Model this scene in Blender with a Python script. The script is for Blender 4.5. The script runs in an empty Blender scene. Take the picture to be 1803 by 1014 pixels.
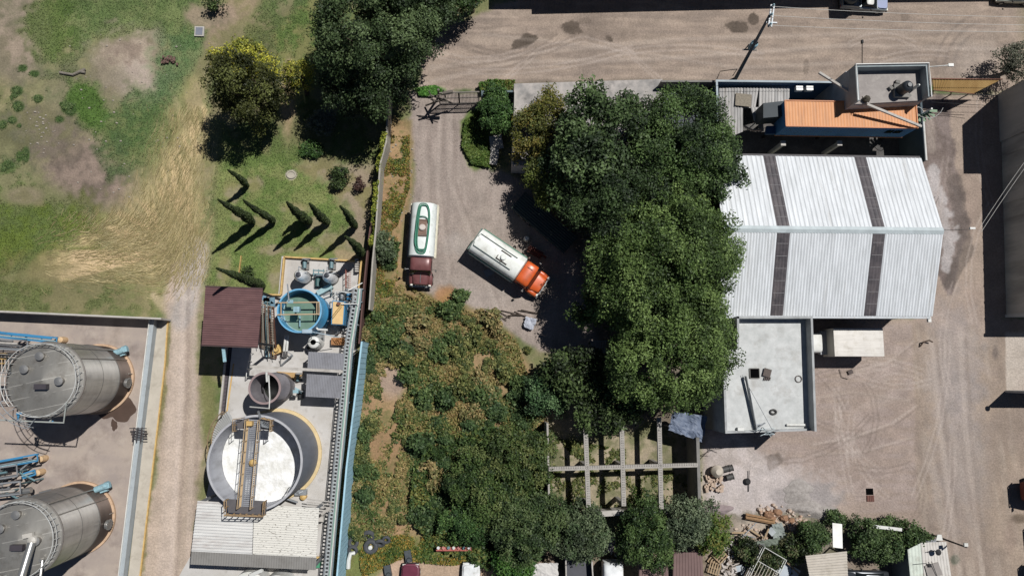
import bpy, math, random
import numpy as np
from mathutils import Vector, Matrix
sc = bpy.context.scene
col = sc.collection
R = math.radians
# ------------------------------------------------------------------ camera
PW, PH, F, CH = 1803.0, 1014.0, 1230.0, 70.0
NX, NY = 845.0, 655.0                       # where the plumb line under the drone meets the picture
dn = Vector(((NX-PW/2)/F, -(NY-PH/2)/F, -1)).normalized()
up_ = -dn
ax = Vector((1, 0, 0)); ax = (ax-ax.dot(up_)*up_).normalized()
ay = up_.cross(ax)
MC = Matrix((ax, ay, up_))                  # camera space -> world
cd = bpy.data.cameras.new('camera'); cam = bpy.data.objects.new('camera', cd); col.objects.link(cam)
cam.matrix_world = Matrix.Translation((0, 0, CH)) @ MC.to_4x4()
cd.sensor_width = 36; cd.lens = 36*F/PW; cd.clip_start = .5; cd.clip_end = 6000
sc.camera = cam
# ------------------------------------------------------------------ sky, sun, exposure
SEL = R(62); SD = Vector((.77, .64, 0)).normalized()
w = bpy.data.worlds.new('World'); sc.world = w; w.use_nodes = True
nt = w.node_tree; bg = nt.nodes['Background']
sky = nt.nodes.new('ShaderNodeTexSky'); sky.sky_type = 'NISHITA'; sky.sun_disc = False
sky.altitude = 2300; sky.dust_density = .4; sky.air_density = .7; sky.sun_elevation = SEL; sky.sun_rotation = math.atan2(SD.x, SD.y)
nt.links.new(sky.outputs[0], bg.inputs[0]); bg.inputs[1].default_value = .05
sl = bpy.data.lights.new('sun', 'SUN'); sl.energy = 5.0; sl.angle = R(.5); sl.color = (1, .985, .955)
so = bpy.data.objects.new('sun', sl); col.objects.link(so)
so.rotation_euler = (-Vector((SD.x*math.cos(SEL), SD.y*math.cos(SEL), math.sin(SEL)))).to_track_quat('-Z', 'Y').to_euler()
sc.view_settings.view_transform = 'Standard'; sc.view_settings.look = 'None'; sc.view_settings.exposure = -.1; sc.view_settings.gamma = 1
# ------------------------------------------------------------------ helpers
def P(px, py, z=0.0):
    d = MC @ Vector(((px-PW/2)/F, -(py-PH/2)/F, -1))
    t = (z-CH)/d.z
    return Vector((d.x*t, d.y*t, z))
DES = .10
def lin(c, k=1.22):
    o = []; g_ = sum(c)/3; c = [v*(1-DES)+g_*DES for v in c]
    for v in c:
        v = v/255.0
        o.append((v/12.92 if v <= .04045 else ((v+.055)/1.055)**2.4)/k)
    return tuple(o)
def tag(o, label=None, cat=None, group=None, kind=None):
    if label: o['label'] = label
    if cat: o['category'] = cat
    if group: o['group'] = group
    if kind: o['kind'] = kind
    return o
WL = {}
def T(name, label, cat, loc=(0, 0, 0), group=None, rz=0):
    o = bpy.data.objects.new(name, None); col.objects.link(o)
    o.location = loc; o.rotation_euler = (0, 0, rz); o.empty_display_size = .3
    WL[o.name] = Vector(loc)
    return tag(o, label, cat, group)
MATS = {}
def mat(key, rgb, rough=.8, metal=0.0, var=.12, scale=1.2, bump=0.0, rgb2=None, bscale=None, stretch=None, spec=.5, vcol=False, emit=0):
    if key in MATS: return MATS[key]
    m = bpy.data.materials.new(key); m.use_nodes = True; n = m.node_tree; L = n.links
    b = n.nodes['Principled BSDF']
    b.inputs['Roughness'].default_value = rough; b.inputs['Metallic'].default_value = metal
    b.inputs['Specular IOR Level'].default_value = spec
    geo = n.nodes.new('ShaderNodeNewGeometry'); vec = geo.outputs['Position']
    if stretch:
        mp = n.nodes.new('ShaderNodeMapping'); mp.inputs['Scale'].default_value = stretch
        L.new(vec, mp.inputs[0]); vec = mp.outputs[0]
    nz = n.nodes.new('ShaderNodeTexNoise'); nz.inputs['Scale'].default_value = scale; nz.inputs['Detail'].default_value = 8
    nz.inputs['Roughness'].default_value = .65
    L.new(vec, nz.inputs[0])
    rp = n.nodes.new('ShaderNodeValToRGB'); c = lin(rgb)
    c2 = lin(rgb2) if rgb2 else tuple(min(1, v*(1+var)) for v in c)
    c1 = c if rgb2 else tuple(v*(1-var) for v in c)
    rp.color_ramp.elements[0].position = .35; rp.color_ramp.elements[1].position = .65
    rp.color_ramp.elements[0].color = (*c1, 1); rp.color_ramp.elements[1].color = (*c2, 1)
    L.new(nz.outputs[0], rp.inputs[0]); out = rp.outputs[0]
    if vcol:
        at = n.nodes.new('ShaderNodeAttribute'); at.attribute_name = 'Col'
        mx = n.nodes.new('ShaderNodeMix'); mx.data_type = 'RGBA'; mx.blend_type = 'MULTIPLY'; mx.inputs[0].default_value = 1
        L.new(at.outputs[0], mx.inputs[6]); L.new(out, mx.inputs[7]); out = mx.outputs[2]
    L.new(out, b.inputs['Base Color'])
    if bump:
        bn = n.nodes.new('ShaderNodeTexNoise'); bn.inputs['Scale'].default_value = bscale or scale*4; bn.inputs['Detail'].default_value = 6
        L.new(geo.outputs['Position'], bn.inputs[0])
        bp = n.nodes.new('ShaderNodeBump'); bp.inputs['Strength'].default_value = 1; bp.inputs['Distance'].default_value = bump
        L.new(bn.outputs[0], bp.inputs['Height']); L.new(bp.outputs[0], b.inputs['Normal'])
    MATS[key] = m
    return m
def grime(m, rgb, scale, stretch=None, lo=.56, hi=.72, amt=.6):
    n = m.node_tree; L = n.links; b = n.nodes['Principled BSDF']; lk = b.inputs['Base Color'].links
    g = n.nodes.new('ShaderNodeNewGeometry'); mp = n.nodes.new('ShaderNodeMapping'); mp.inputs['Scale'].default_value = stretch or (1, 1, 1); mp.inputs['Location'].default_value = (13.7, 5.1, 2.2)
    nz = n.nodes.new('ShaderNodeTexNoise'); nz.inputs['Scale'].default_value = scale; nz.inputs['Detail'].default_value = 7; nz.inputs['Roughness'].default_value = .7
    mr = n.nodes.new('ShaderNodeMapRange'); mr.inputs[1].default_value = lo; mr.inputs[2].default_value = hi; mr.inputs[4].default_value = amt
    mx = n.nodes.new('ShaderNodeMix'); mx.data_type = 'RGBA'; mx.inputs[7].default_value = (*lin(rgb), 1)
    L.new(g.outputs['Position'], mp.inputs[0]); L.new(mp.outputs[0], nz.inputs[0]); L.new(nz.outputs[0], mr.inputs[0]); L.new(mr.outputs[0], mx.inputs[0])
    if lk: L.new(lk[0].from_socket, mx.inputs[6])
    else: mx.inputs[6].default_value = b.inputs['Base Color'].default_value
    L.new(mx.outputs[2], b.inputs['Base Color']); return m
def leafmat(key='leaf'):
    if key in MATS: return MATS[key]
    m = bpy.data.materials.new(key); m.use_nodes = True; n = m.node_tree; L = n.links
    b = n.nodes['Principled BSDF']; b.inputs['Roughness'].default_value = .55; b.inputs['Specular IOR Level'].default_value = .25
    at = n.nodes.new('ShaderNodeAttribute'); at.attribute_name = 'Col'
    L.new(at.outputs[0], b.inputs['Base Color'])
    tr = n.nodes.new('ShaderNodeBsdfTranslucent'); L.new(at.outputs[0], tr.inputs[0])
    ms = n.nodes.new('ShaderNodeMixShader'); ms.inputs[0].default_value = .22
    L.new(b.outputs[0], ms.inputs[1]); L.new(tr.outputs[0], ms.inputs[2])
    L.new(ms.outputs[0], n.nodes['Material Output'].inputs[0])
    MATS[key] = m
    return m
def npmesh(name, V, Fc, m, colr=None, parent=None, smooth=False):
    me = bpy.data.meshes.new(name)
    V = np.asarray(V, dtype=np.float32); Fc = np.asarray(Fc, dtype=np.int32)
    k = Fc.shape[1]
    me.vertices.add(len(V)); me.vertices.foreach_set('co', V.ravel())
    me.loops.add(Fc.size); me.loops.foreach_set('vertex_index', Fc.ravel())
    me.polygons.add(len(Fc)); me.polygons.foreach_set('loop_start', np.arange(0, Fc.size, k, dtype=np.int32))
    me.polygons.foreach_set('loop_total', np.full(len(Fc), k, dtype=np.int32))
    if smooth: me.polygons.foreach_set('use_smooth', np.ones(len(Fc), dtype=bool))
    me.update(calc_edges=True)
    if colr is not None:
        a = me.color_attributes.new('Col', 'FLOAT_COLOR', 'POINT')
        c = np.ones((len(V), 4), dtype=np.float32); c[:, :3] = colr
        a.data.foreach_set('color', c.ravel())
    me.materials.append(m)
    o = bpy.data.objects.new(name, me); col.objects.link(o)
    if parent: o.parent = parent
    return o
SPLIT = {'post', 'roof_seam', 'sheet_lap', 'leg', 'insulator', 'window', 'edge_beam'}
class MB:
    def __init__(s): s.v = []; s.f = []; s.pc = []
    def add(s, vs, fs):
        n = len(s.v); s.pc.append((n, len(s.f))); s.v += [Vector(v) for v in vs]; s.f += [tuple(i+n for i in f) for f in fs]; return s
    def prism(s, pts, z1, z0=0.0):
        # pts: world xy outline; z1 scalar or list
        n = len(pts); A = sum(pts[i][0]*pts[(i+1) % n][1]-pts[(i+1) % n][0]*pts[i][1] for i in range(n))
        if A < 0: pts = pts[::-1]
        zt = z1 if isinstance(z1, (list, tuple)) else [z1]*n
        if A < 0 and isinstance(z1, (list, tuple)): zt = list(z1)[::-1]
        vs = [(p[0], p[1], z0) for p in pts]+[(p[0], p[1], zt[i]) for i, p in enumerate(pts)]
        fs = [tuple(range(n))[::-1], tuple(range(n, 2*n))]+[(i, (i+1) % n, n+(i+1) % n, n+i) for i in range(n)]
        return s.add(vs, fs)
    def pp(s, px, z1, z0=0.0): return s.prism([P(a, b, z1) for a, b in px], z1, z0)
    def box(s, c, d, rz=0.0):
        hx, hy, hz = d[0]/2, d[1]/2, d[2]/2; ca, sa = math.cos(rz), math.sin(rz)
        pts = [(c[0]+x*ca-y*sa, c[1]+x*sa+y*ca) for x, y in ((-hx, -hy), (hx, -hy), (hx, hy), (-hx, hy))]
        return s.prism(pts, c[2]+hz, c[2]-hz)
    def beam(s, a, b, wd, h=None):
        a = Vector(a); b = Vector(b); h = h or wd; d = (b-a)
        if d.length < 1e-6: return s
        d.normalize(); u = d.cross(Vector((0, 0, 1)))
        if u.length < .01: u = Vector((1, 0, 0))
        u.normalize(); v = u.cross(d)
        q = [(-1, -1), (1, -1), (1, 1), (-1, 1)]
        vs = [a+u*i*wd/2+v*j*h/2 for i, j in q]+[b+u*i*wd/2+v*j*h/2 for i, j in q]
        return s.add(vs, [(3, 2, 1, 0), (4, 5, 6, 7), (0, 1, 5, 4), (1, 2, 6, 5), (2, 3, 7, 6), (3, 0, 4, 7)])
    def tube(s, pts, r, n=8, r2=None, closed=False):
        pts = [Vector(p) for p in pts]; m = len(pts); n0 = len(s.v); vs = []; prev = None
        for i, p in enumerate(pts):
            if closed: d = pts[(i+1) % m]-pts[i-1]
            else: d = (pts[min(i+1, m-1)]-pts[max(i-1, 0)])
            d.normalize()
            u = d.cross(Vector((0, 0, 1))) if prev is None else prev-prev.dot(d)*d
            if u.length < .02: u = d.cross(Vector((0, 1, 0)))
            u.normalize(); prev = u; v = d.cross(u)
            rr = r if r2 is None else r+(r2-r)*i/(m-1)
            vs += [p+(u*math.cos(6.28318*k/n)+v*math.sin(6.28318*k/n))*rr for k in range(n)]
        fs = []
        for i in range(m if closed else m-1):
            j = (i+1) % m
            fs += [(i*n+k, i*n+(k+1) % n, j*n+(k+1) % n, j*n+k) for k in range(n)]
        if not closed: fs += [tuple(range(n))[::-1], tuple(range((m-1)*n, m*n))]
        return s.add(vs, fs)
    def lathe(s, c, prof, n=32, cap0=True, cap1=True, sx=1, sy=1):
        vs = []
        for r, z in prof: vs += [(c[0]+sx*r*math.cos(6.28318531*k/n), c[1]+sy*r*math.sin(6.28318531*k/n), c[2]+z) for k in range(n)]
        fs = []
        for i in range(len(prof)-1): fs += [(i*n+k, i*n+(k+1) % n, (i+1)*n+(k+1) % n, (i+1)*n+k) for k in range(n)]
        if cap0: fs.append(tuple(range(n))[::-1])
        if cap1: fs.append(tuple(range((len(prof)-1)*n, len(prof)*n)))
        return s.add(vs, fs)
    def wall(s, pts, th, h, z0=0.0):
        pts = [Vector((p[0], p[1], 0)) for p in pts]
        for i in range(len(pts)-1):
            a, b = pts[i], pts[i+1]; d = (b-a).normalized(); nrm = Vector((-d.y, d.x, 0))*th/2
            e = d*th/2*.98
            s.prism([a-e*(i > 0)-nrm, b-nrm, b+nrm, a-e*(i > 0)+nrm], z0+h-.003*i, z0)
        return s
    def rbox(s, c, wx, wy, z0, z1, n=24, p=5.0, prof=((1, 0), (1, .8), (.93, 1))):
        vs = []
        for sc_, t in prof:
            for k in range(n):
                a = 6.28318531*(k+.5)/n; x = math.copysign(abs(math.cos(a))**(2/p), math.cos(a)); y = math.copysign(abs(math.sin(a))**(2/p), math.sin(a))
                vs.append((c[0]+x*wx/2*sc_, c[1]+y*wy/2*sc_, z0+(z1-z0)*t))
        m = len(prof); fs = [tuple(range(n))[::-1], tuple(range((m-1)*n, m*n))]
        for i in range(m-1): fs += [(i*n+k, i*n+(k+1) % n, (i+1)*n+(k+1) % n, (i+1)*n+k) for k in range(n)]
        return s.add(vs, fs)
    def corr(s, a, b, c, d, n, dep=.05, th=.04, prof=(0, 1, 1, 0)):
        # sheet a-b-c-d, ribs run a->d, n ribs across a->b
        a, b, c, d = map(Vector, (a, b, c, d)); k = len(prof); N = n*k; nr = (b-a).cross(d-a).normalized()
        if nr.z < 0: nr = -nr
        top = []
        for i in range(N+1):
            t = i/N; o = nr*dep*prof[i % k]
            top += [a+(b-a)*t+o, d+(c-d)*t+o]
        m = len(top); bot = [v-nr*th for v in top]
        fs = []
        for i in range(N):
            fs += [(2*i, 2*i+2, 2*i+3, 2*i+1), (m+2*i, m+2*i+1, m+2*i+3, m+2*i+2), (2*i, m+2*i, m+2*i+2, 2*i+2), (2*i+1, 2*i+3, m+2*i+3, m+2*i+1)]
        fs += [(0, 1, m+1, m), (2*N, m+2*N, m+2*N+1, 2*N+1)]
        return s.add(top+bot, fs)
    def rail(s, pts, h=1.0, r=.03, step=1.2, mid=True):
        pts = [Vector(p) for p in pts]
        s.tube([p+Vector((0, 0, h)) for p in pts], r, 5)
        if mid: s.tube([p+Vector((0, 0, h*.5)) for p in pts], r*.8, 5)
        for i in range(len(pts)-1):
            L = (pts[i+1]-pts[i]).length; k = max(1, round(L/step))
            for j in range(k+(i == len(pts)-2)):
                q = pts[i].lerp(pts[i+1], j/k); s.tube([q, q+Vector((0, 0, h))], r, 5)
        return s
    def build(s, name, m, parent=None, smooth=False):
        if parent is not None and name in SPLIT and len(s.pc) > 1:
            ends = s.pc[1:]+[(len(s.v), len(s.f))]; pcs = s.pc
            for (v0, f0), (v1, f1) in zip(pcs, ends):
                q = MB(); q.v = s.v[v0:v1]; q.f = [tuple(i-v0 for i in f) for f in s.f[f0:f1]]; q.pc = [(0, 0)]; o = q.build(name, m, parent, smooth)
            return o
        me = bpy.data.meshes.new(name)
        if parent is not None:
            o_ = Vector((0, 0, 0)); q = parent
            while q is not None: o_ += WL.get(q.name, Vector((0, 0, 0))); q = q.parent
        else:
            xs = [v.x for v in s.v]; ys = [v.y for v in s.v]; zs = [v.z for v in s.v]
            o_ = Vector(((min(xs)+max(xs))/2, (min(ys)+max(ys))/2, min(zs)))
        me.from_pydata([tuple(v-o_) for v in s.v], [], s.f); me.materials.append(m)
        if smooth:
            for p in me.polygons: p.use_smooth = True
            try: me.set_sharp_from_angle(angle=R(40))
            except Exception: pass
        me.update()
        o = bpy.data.objects.new(name, me); col.objects.link(o)
        if parent is not None: o.parent = parent; WL[o.name] = Vector((0, 0, 0))
        else: o.location = o_; WL[o.name] = Vector(o_)
        return o
def kids(o): return [c for c in list(col.objects) if c.parent == o]
TREE = {}
def copy_tree(o, parent=None):
    c = o.copy(); col.objects.link(c); c.parent = parent
    for ch in kids(o): copy_tree(ch, c)
    return c
# ------------------------------------------------------------------ noise and masks for authoring the ground
def vnoise(x, y, s, seed):
    g = np.random.RandomState(seed).rand(256, 256); th_ = (seed*2.399) % 6.283 if s < 3 and seed not in (77, 78, 79, 91, 93, 94, 95) and s != 1.0 else 0; x, y = x*math.cos(th_)-y*math.sin(th_), x*math.sin(th_)+y*math.cos(th_)
    u = x/s+1000; v = y/s+1000; i = np.floor(u).astype(int); j = np.floor(v).astype(int); fu = u-i; fv = v-j
    fu = fu*fu*(3-2*fu); fv = fv*fv*(3-2*fv); i &= 255; j &= 255; i1 = (i+1) & 255; j1 = (j+1) & 255
    return (g[i, j]*(1-fu)+g[i1, j]*fu)*(1-fv)+(g[i, j1]*(1-fu)+g[i1, j1]*fu)*fv
def fbm(x, y, s, seed=0, o=4):
    t = 0; a = 1; k = 0
    for n in range(o): t = t+a*vnoise(x, y, s/2**n, seed*17+n); k += a; a *= .55
    return t/k
def sdist(X, Y, poly):
    # signed distance in px, positive inside
    d = np.full(X.shape, 1e9); ins = np.zeros(X.shape, bool); n = len(poly)
    for i in range(n):
        x0, y0 = poly[i]; x1, y1 = poly[(i+1) % n]; dx, dy = x1-x0, y1-y0
        t = np.clip(((X-x0)*dx+(Y-y0)*dy)/(dx*dx+dy*dy+1e-9), 0, 1)
        d = np.minimum(d, np.hypot(X-x0-t*dx, Y-y0-t*dy))
        if y0 != y1:
            c = ((y0 > Y) != (y1 > Y)) & (X < (x1-x0)*(Y-y0)/(y1-y0)+x0); ins ^= c
    return np.where(ins, d, -d)
def ss(a, b, x): t = np.clip((x-a)/(b-a), 0, 1); return t*t*(3-2*t)
def toPx(x, y):
    M = np.array(MC.transposed()); q = M @ np.array([x, y, np.full(x.shape, -CH)])
    q[2] = np.minimum(q[2], -1)
    return PW/2+F*q[0]/-q[2], PH/2-F*q[1]/-q[2]
# ------------------------------------------------------------------ the ground: one sheet to the horizon, split where the surface changes use
fx = np.arange(-58, 62.01, .15); fy = np.arange(-28, 46.01, .15)
far = np.array([6, 18, 50, 140, 400, 1100, 2600.])
GX = np.concatenate([-58-far[::-1], fx, 62+far]); GY = np.concatenate([-28-far[::-1], fy, 46+far])
X, Y = np.meshgrid(GX, GY)
PX, PY = toPx(X.ravel(), Y.ravel()); PX = PX.reshape(X.shape); PY = PY.reshape(X.shape)
n1 = fbm(X, Y, 6, 1); n2 = fbm(X, Y, 1.6, 2); n3 = fbm(X, Y, .8, 3, 3); n2 = .62*n2+.38*fbm(X, Y, .55, 8, 2); n2 = .5+(n2-.5)*1.25
C = np.zeros(X.shape+(3,)); C[:] = (112, 112, 78)
def bl(m, c, c2=None, nz=None):
    global C
    c = np.array(c, float)
    if c2 is not None:
        t = ss(.35, .65, n2 if nz is None else nz)[..., None]; c = c*(1-t)+np.array(c2, float)*t
    C = C*(1-m[..., None])+c*m[..., None]
def pm(poly, wd=8, amp=18, nz=None): return ss(-wd, wd, sdist(PX, PY, poly)+((n2 if nz is None else nz)-.5)*2*amp)
def bm(cx, cy, rx, ry, wd=.25, amp=.5, ang=0, nz=None):
    ca, sa = math.cos(R(ang)), math.sin(R(ang)); dx = PX-cx; dy = PY-cy
    d = np.hypot((dx*ca+dy*sa)/rx, (-dx*sa+dy*ca)/ry)+((n2 if nz is None else nz)-.5)*2*amp
    return 1-ss(1-wd, 1+wd, d)
# field on the left
bl(np.ones_like(X), (86, 104, 58), (118, 118, 78), n1)
bl(ss(.42, .62, n2)*.6, (140, 128, 100))
bl(bm(250, 30, 150, 55, .3, .3)*.85, (82, 102, 56), (98, 114, 66))
bl(bm(30, 60, 60, 90, .3, .5)*.8, (122, 112, 96), (140, 126, 112))
bl(bm(90, 50, 45, 60, .3, .5)*.7, (76, 98, 44))
bl(bm(235, 115, 78, 62, .35, .5)*.95, (158, 144, 126), (132, 118, 104))
bl(bm(240, 150, 40, 42, .35, .5)*.6, (176, 164, 150))
bl(bm(150, 180, 90, 70, .4, .6)*.6, (120, 114, 92))
bl(bm(155, 300, 95, 68, .35, .5, 20)*.92, (112, 98, 90), (134, 118, 106))
bl(bm(60, 235, 90, 50, .35, .6)*.7, (112, 104, 88), (92, 92, 64))
bl(bm(160, 190, 30, 55, .35, .5, -30)*.9, (70, 100, 40))
bl(bm(235, 235, 60, 75, .35, .5, 30)*.8, (72, 98, 52), (92, 108, 60))
bl(bm(330, 120, 60, 70, .35, .4)*.8, (76, 104, 60), (98, 116, 72))
bl(bm(60, 420, 120, 85, .4, .5)*.85, (92, 108, 42), (78, 96, 44))
bl(bm(120, 515, 200, 45, .4, .4)*.8, (96, 104, 62), (112, 108, 74))
bl(bm(120, 470, 100, 30, .4, .6)*.6, (130, 116, 84))
bl(bm(45, 345, 40, 18, .4, .6)*.7, (140, 126, 106))
for cx, cy, rx, ry in ((68, 174, 9, 8), (122, 192, 14, 11), (30, 160, 10, 8), (32, 188, 10, 9), (22, 212, 8, 7), (35, 275, 7, 10), (45, 272, 7, 14), (5, 220, 8, 8), (15, 290, 10, 7), (105, 210, 8, 6), (60, 130, 9, 6), (40, 120, 8, 6)):
    bl(bm(cx, cy, rx, ry, .3, .3)*.85, (52, 78, 34))
# straw coloured swath and its fan
def line_mask(pts, wd, soft=.4, amp=.5, nz=None):
    d = np.full(X.shape, 9.)
    for i in range(len(pts)-1):
        x0, y0, w0 = pts[i]; x1, y1, w1 = pts[i+1]; dx, dy = x1-x0, y1-y0
        t = np.clip(((PX-x0)*dx+(PY-y0)*dy)/(dx*dx+dy*dy), 0, 1); ww = (w0+(w1-w0)*t)*wd
        d = np.minimum(d, np.hypot(PX-x0-t*dx, PY-y0-t*dy)/ww)
    return 1-ss(1-soft, 1+soft, d+((n2 if nz is None else nz)-.5)*2*amp)
str_n = vnoise(X*3.2+Y*.9, Y*.5, 1.0, 77)*.6+vnoise(X*7+Y*2, Y*.9, 1.0, 78)*.4
bl(line_mask([(440, -20, 24), (395, 50, 22), (365, 110, 18), (340, 170, 22)], 1)*.85, (146, 130, 104), (122, 118, 80))
bl(line_mask([(345, 150, 22), (315, 240, 42), (300, 330, 62), (270, 420, 85), (290, 480, 60)], 1, .5, .45)*.55, (160, 148, 104), (128, 128, 78), str_n)
bl(line_mask([(355, 200, 14), (320, 290, 30), (300, 360, 48), (270, 420, 70)], 1, .5, .5)*ss(.3, .6, str_n)*.9, (188, 168, 126))
rad = np.arctan2(PY-440, PX-330)*14; fan = vnoise(rad, np.hypot(PX-330, PY-440)/110, 1.0, 79)
bl(bm(225, 440, 125, 48, .4, .4, -12)*ss(.25, .7, fan)*.95, (190, 168, 128))
bl(bm(270, 390, 80, 50, .5, .5, -40)*ss(.3, .7, fan)*.8, (182, 160, 120))
bl(line_mask([(330, 470, 14), (290, 540, 10), (270, 520, 6)], 1, .5, .4)*.7, (178, 162, 130))
# dirt track down the middle left
TRACK = [(345, 430), (372, 440), (375, 470), (352, 520), (345, 600), (352, 700), (362, 790), (350, 890), (335, 1040), (243, 1040), (262, 900), (278, 760), (292, 600), (285, 540), (300, 470)]
bl(pm(TRACK, 9, 10)*.96, (176, 160, 142), (158, 144, 128), n1)
bl(line_mask([(340, 470, 16), (318, 600, 15), (305, 800, 15), (290, 1040, 16)], 1, .5, .3)*.6, (186, 172, 156))
bl(line_mask([(345, 440, 20), (330, 520, 22), (318, 560, 18)], 1, .5, .4)*.75, (160, 156, 150), (172, 166, 156))
bl(bm(365, 830, 14, 16, .4, .4)*.6, (140, 138, 132))
bl(line_mask([(296, 570, 5), (285, 700, 6), (262, 860, 5), (250, 1000, 5)], 1, .4, .7)*.8, (112, 110, 70), (134, 126, 92))
bl(line_mask([(366, 690, 10), (372, 760, 8), (352, 850, 8)], 1, .5, .6)*.75, (120, 116, 82), (140, 130, 98))
bl(bm(365, 700, 16, 60, .4, .5)*.6, (102, 108, 60))
# lawn
LAWN = [(392, 235), (560, 215), (680, 260), (665, 400), (650, 520), (500, 520), (465, 520), (360, 500), (378, 420), (380, 330)]
bl(pm(LAWN, 14, 14)*.95, (92, 112, 56), (112, 122, 70), n2)
bl(pm([(520, 290), (680, 270), (655, 450), (600, 445), (610, 380), (580, 330)], 14, 22)*.85, (150, 132, 116), (120, 112, 78), n2)
for cx, cy, rx, ry in ((447, 325, 14, 14), (408, 335, 16, 22), (460, 390, 22, 10), (562, 395, 18, 12), (560, 285, 25, 12), (395, 470, 12, 35), (490, 485, 16, 30), (478, 440, 24, 9), (520, 365, 25, 10), (535, 440, 26, 8), (585, 425, 25, 14), (420, 380, 14, 8)):
    bl(bm(cx, cy, rx, ry, .4, .6)*.75, (150, 136, 112), (124, 120, 78))
bl(bm(513, 308, 10, 9, .1, .1), (168, 162, 146))
bl(pm([(355, 130), (400, 60), (560, 0), (760, 60), (735, 170), (690, 300), (400, 260)], 20, 16)*.6, (84, 96, 54), (104, 100, 72))
bl(pm([(480, 60), (560, -20), (560, 130), (535, 200), (500, 190)], 10, 14)*.7, (86, 110, 52), (118, 122, 70))
bl(bm(508, 170, 14, 70, .4, .5)*.85, (172, 148, 120), (140, 124, 90))
bl(bm(370, 30, 45, 22, .35, .5)*.85, (152, 134, 114), (122, 110, 94))
bl(pm([(590, 440), (645, 445), (640, 600), (600, 600)], 5, 6)*.8, (150, 134, 104))
# street
STREET = [(775, 55), (850, 22), (1000, -40), (1900, -60), (1900, 140), (1760, 165), (1640, 150), (1280, 146), (1165, 146), (900, 152), (840, 158), (735, 165), (740, 120)]
bl(pm(STREET, 6, 7), (160, 142, 126), (146, 130, 116), n1)
ls = vnoise(X*.35, Y*3, 1.0, 91)
bl(pm(STREET, 10, 4)*ss(.5, .85, ls)*.45, (176, 158, 140)); bl(pm(STREET, 10, 4)*ss(.5, .1, ls)*.35, (128, 114, 104))
for cx, cy, rx, ry, a in ((922, 76, 21, 9, -20), (932, 68, 13, 9, 0), (1005, 46, 14, 9, 0), (1010, 54, 18, 7, 10), (1297, 48, 24, 9, 5), (1328, 34, 10, 10, 0), (1030, 38, 10, 6, 0), (1595, 32, 9, 8, 0), (1072, 68, 10, 4, 40), (1420, 118, 5, 16, 0)):
    bl(bm(cx, cy, rx, ry, .1, .55, a, n3)*(.85 if cx < 1340 and cx != 1030 else .3), (88, 76, 66))
bl(bm(1045, 52, 60, 20, .5, .6)*.3, (110, 96, 86)); bl(bm(1340, 45, 70, 14, .5, .6)*.3, (110, 96, 86))
for r0 in (80, 96, 112):
    d = np.abs(np.hypot(PX-1760, (PY-120)*1.1)-r0); bl((1-ss(2, 7, d+n2*4))*ss(1790, 1650, PX)*ss(150, 90, PY)*.45, (110, 98, 90))
bl(bm(1720, 105, 40, 40, .5, .5)*.3, (170, 160, 150))
# yard with the tank trucks
DRIVE = [(725, 160), (845, 165), (850, 200), (812, 215), (815, 270), (870, 300), (930, 320), (1040, 400), (1100, 560), (1040, 640), (930, 610), (905, 590), (850, 555), (790, 515), (770, 530), (715, 500), (712, 420), (730, 300), (720, 220)]
bl(pm(DRIVE, 5, 6), (158, 144, 132), (148, 134, 124), n1)
bl(pm(DRIVE, 8, 3)*ss(.45, .8, vnoise(X*3, Y*.35, 1.0, 93))*.3, (174, 160, 148))
bl(bm(800, 430, 24, 18, .5, .7)*.4, (172, 164, 156)); bl(bm(850, 525, 60, 30, .5, .5)*.35, (172, 160, 150))
LOT = [(682, 200), (722, 215), (728, 330), (706, 420), (712, 505), (775, 525), (850, 550), (905, 590), (930, 640), (965, 720), (975, 960), (860, 1000), (600, 1000), (600, 940), (625, 750), (640, 600), (655, 400), (672, 300)]
bl(pm(LOT, 6, 8), (150, 122, 88), (122, 108, 72), n2)
bl(pm(LOT, 10, 0)*ss(.5, .75, n1)*.6, (168, 138, 102)); bl(pm(LOT, 10, 0)*ss(.55, .72, n3)*.55, (86, 92, 52))
bl(bm(690, 660, 24, 40, .4, .4)*.9, (150, 132, 116), (168, 148, 128))
bl(bm(785, 520, 18, 14, .5, .5)*.8, (170, 122, 78))
bl(pm([(930, 690), (1260, 720), (1240, 920), (960, 900)], 6, 4), (160, 146, 120), (112, 110, 78), n2)
bl(pm([(1160, 140), (1262, 145), (1262, 560), (1240, 780), (1100, 720), (1040, 560), (1000, 400), (900, 300), (905, 145)], 6, 4)*.95, (128, 116, 102), (112, 100, 86), n1)
bl(bm(838, 245, 26, 52, .12, .15), (88, 108, 48), (104, 120, 62), n3)
bl(bm(876, 152, 34, 8, .2, .3), (96, 110, 48))
bl(bm(760, 160, 26, 7, .3, .4)*.9, (92, 130, 62))
bl(pm([(640, 985), (700, 975), (860, 985), (910, 1000), (910, 1060), (640, 1060)], 4, 10), (184, 160, 138), (170, 146, 122), n1)
bl(pm([(600, 940), (660, 940), (860, 960), (870, 990), (700, 980), (640, 1040), (590, 1040)], 6, 6)*.7, (110, 112, 62), (96, 112, 56))
bl(pm([(905, 950), (1300, 950), (1300, 1060), (905, 1060)], 6, 6), (150, 132, 116), (112, 100, 80), n2)
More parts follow.
